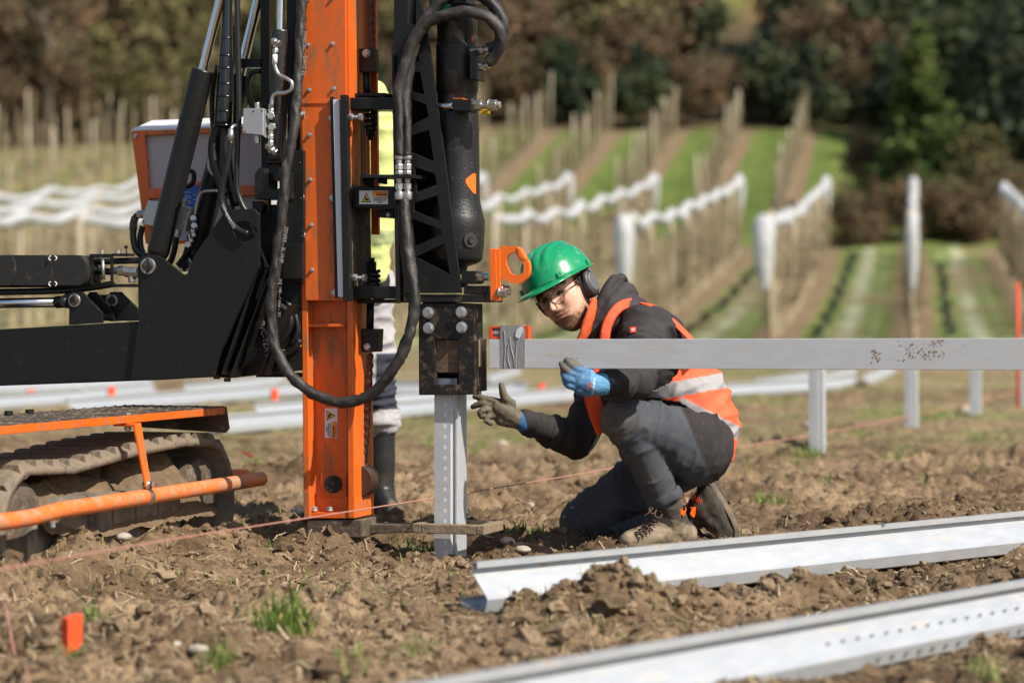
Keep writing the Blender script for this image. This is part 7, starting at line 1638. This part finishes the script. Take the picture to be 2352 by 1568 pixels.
clods('soil_crumbs', 24000, 1, 0.0022, 0.0095, 4.6, 12, 42, 'small soil crumbs between the clods', 1.6)
# straw and root fibres
def straw(n, seed):
    x, y, r = scatter(n, 4.6, 16, 0.26, seed); keep = fbm(x * 1.4 + 5, y * 1.4, 2, 900) > r.random(n) * 0.75 + 0.10; x, y = x[keep], y[keep]; n = len(x)
    ln = 0.02 + 0.11 * r.random(n) ** 2.2; w = r.uniform(0.0008, 0.0022, n); a = r.random(n) * 6.283; bend = r.uniform(-0.35, 0.35, n); z0 = gz(x, y)
    V = np.empty((n, 8, 3))
    for k_, f in enumerate((-0.5, -0.15, 0.2, 0.5)):
        px_ = x + np.cos(a) * ln * f - np.sin(a) * ln * bend * f * f; py_ = y + np.sin(a) * ln * f + np.cos(a) * ln * bend * f * f; pz = np.maximum(gz(px_, py_), z0 - 0.012) + 0.003 + 0.012 * r.random(n)
        for s_, sg in enumerate((-1, 1)): V[:, k_ * 2 + s_] = np.stack([px_ - np.sin(a) * w * sg, py_ + np.cos(a) * w * sg, pz + 0.0006 * sg], -1)
    Fb = np.array([[0, 1, 3, 2], [2, 3, 5, 4], [4, 5, 7, 6]]); Fc = (Fb[None] + (np.arange(n) * 8)[:, None, None]).reshape(-1, 4)
    t_ = r.random((n, 1)); C = np.array([0.42, 0.31, 0.18]) * (1 - t_) + np.array([0.62, 0.52, 0.34]) * t_; C = C * r.uniform(0.5, 1.05, (n, 1))
    o = npmesh('straw', V.reshape(-1, 3), Fc, 'clod', col=np.repeat(C, 8, 0)); tag(o, 'dry straw and root fibres strewn over the soil', 'straw', kind='stuff')
straw(9000, 51)
# weeds and grass
M['blade'] = mat('grass_blade', (1, 1, 1), 0.6, attr='Col', scale=20, amt=0.3, spec=0.3, rvar=0, trans=0.3)
tuft = [(650, 1450, 60, 190, 0.11), (690, 1460, 40, 60, 0.06), (215, 1452, 30, 60, 0.06), (500, 1520, 45, 70, 0.06), (180, 1530, 25, 40, 0.05), (950, 1500, 60, 50, 0.05), (800, 1550, 60, 60, 0.05), (240, 1320, 14, 30, 0.03), (620, 1280, 14, 26, 0.03), (945, 1262, 40, 80, 0.05), (985, 1272, 25, 50, 0.05), (1195, 1240, 28, 70, 0.05), (1235, 1246, 26, 60, 0.05),
        (1770, 1160, 55, 150, 0.07), (1690, 1225, 14, 40, 0.04), (1860, 1058, 60, 120, 0.07), (1830, 1080, 60, 80, 0.06), (2050, 1075, 55, 90, 0.06), (2080, 1050, 45, 70, 0.06), (1980, 1000, 60, 80, 0.07), (2260, 1010, 50, 90, 0.07), (2150, 965, 80, 80, 0.08), (1620, 1080, 30, 30, 0.04), (1730, 1110, 40, 50, 0.05), (1900, 1120, 60, 50, 0.05), (2140, 1120, 40, 40, 0.05), (1090, 1040, 14, 40, 0.06), (1110, 1025, 14, 40, 0.06), (590, 1085, 40, 80, 0.06), (640, 1090, 30, 40, 0.05), (1000, 1020, 60, 60, 0.06), (930, 1060, 40, 30, 0.05), (1790, 960, 80, 90, 0.08), (2050, 930, 90, 90, 0.08), (1990, 955, 60, 60, 0.08), (820, 1010, 60, 40, 0.06), (1180, 1010, 60, 50, 0.06), (2250, 1090, 60, 40, 0.05), (1250, 1560, 90, 30, 0.05), (2260, 1560, 60, 50, 0.06)]
r = np.random.default_rng(61); BX, BY, BL = [], [], []
for (u, v, sp_, n, h) in tuft:
    g = G(u, v); k_ = g.y / F; BX.append(g.x + r.normal(0, sp_ * 0.45, n) * k_); BY.append(g.y + r.normal(0, sp_ * 0.5, n) * k_ * 2.2); BL.append(h * r.uniform(0.45, 1.25, n))
x, y, r2 = scatter(12000, 4.6, 30, 0.26, 62); kp = fbm(x * 0.9 + 50, y * 0.9, 3, 910) > 0.53 + 0.12 * r2.random(len(x)); BX.append(x[kp]); BY.append(y[kp]); BL.append(r2.uniform(0.015, 0.05, kp.sum()))
x, y, ln = np.concatenate(BX), np.concatenate(BY), np.concatenate(BL); n = len(x); a = r.random(n) * 6.283; lean = r.uniform(0.15, 0.95, n); w = r.uniform(0.0011, 0.0026, n) * np.clip(ln / 0.05, 0.7, 1.5)
z = gz(x, y) - 0.004; V = np.empty((n, 7, 3))
for k_, f in enumerate((0.0, 0.4, 0.75, 1.0)):
    ox = np.cos(a) * lean * ln * f ** 1.8; oy = np.sin(a) * lean * ln * f ** 1.8; oz = ln * f * (1 - 0.35 * lean * f); ww = w * (1, 0.95, 0.6, 0)[k_]
    if k_ < 3:
        V[:, k_ * 2] = np.stack([x + ox - np.sin(a) * ww, y + oy + np.cos(a) * ww, z + oz], -1); V[:, k_ * 2 + 1] = np.stack([x + ox + np.sin(a) * ww, y + oy - np.cos(a) * ww, z + oz], -1)
    else: V[:, 6] = np.stack([x + ox, y + oy, z + oz], -1)
Fc = (np.array([[0, 1, 3], [0, 3, 2], [2, 3, 5], [2, 5, 4], [4, 5, 6]])[None] + (np.arange(n) * 7)[:, None, None]).reshape(-1, 3)
t_ = r.random((n, 1)); C = np.array([0.085, 0.165, 0.022]) * (1 - t_) + np.array([0.24, 0.33, 0.075]) * t_; dryb = (r.random((n, 1)) < 0.16); C = np.where(dryb, np.array([0.45, 0.36, 0.17]), C)
o = npmesh('weeds', V.reshape(-1, 3), Fc, 'blade', col=np.repeat(C, 7, 0)); tag(o, 'tufts of young grass and weeds sprouting from the soil', 'grass', kind='stuff')
# stones that stand out
M['stone'] = mat('pale_stone', (0.42, 0.37, 0.30), 0.85, c2=(0.30, 0.255, 0.20), scale=30, bump=0.002, bscale=80)
def stone(u, v, s_, label, seed, flatz=0.65):
    B, Fb = ico(3); g = G(u, v); rs = np.random.default_rng(seed); k_ = 1 + 0.22 * (vnoise3(B[:, 0] * 1.6 + seed, B[:, 1] * 1.6, B[:, 2] * 1.6, 950) - 0.5) + 0.08 * (vnoise3(B[:, 0] * 5, B[:, 1] * 5, B[:, 2] * 5 + seed, 951) - 0.5)
    V = B * k_[:, None] * s_ * np.array([1.15, 0.9, flatz]); o = npmesh('stone', V, Fb, 'stone', smooth=True); o.location = gpt(g.x, g.y, s_ * 0.22); o.rotation_euler = (0, 0, seed); tag(o, label, 'stone', 'stones on the field')
stone(1218, 1166, 0.024, 'rounded pale stone between the post and the kneeling knee', 1); stone(800, 1258, 0.022, 'rounded brown stone under the fork arm', 2, 0.9); stone(940, 1255, 0.02, 'pale stone just left of the driven post', 3); stone(1165, 1262, 0.026, 'flat grey stone right of the driven post', 4, 0.5)
stone(1200, 1278, 0.03, 'broad flat stone in front of the kneeling knee', 5, 0.45); stone(250, 1288, 0.016, 'small pale stone by the string below the guard pipe', 6); stone(285, 1330, 0.022, 'pale stone lying just under the string', 7, 0.6); stone(60, 1300, 0.015, 'small stone under the left end of the track', 8); stone(1860, 978, 0.05, 'pale stone at the foot of the nearest standing post', 9); stone(2220, 950, 0.06, 'round pale stone left of the third standing post', 10)
stone(400, 1490, 0.022, 'pale blurred stone right of the red orange stake', 11, 0.55); stone(455, 1500, 0.024, 'larger pale blurred stone right of the red orange stake', 12, 0.5); stone(683, 1180, 0.035, 'grey stone at the left foot of the mast', 14, 0.6); stone(1155, 1028, 0.03, 'small pale stone behind the dark glove', 13)
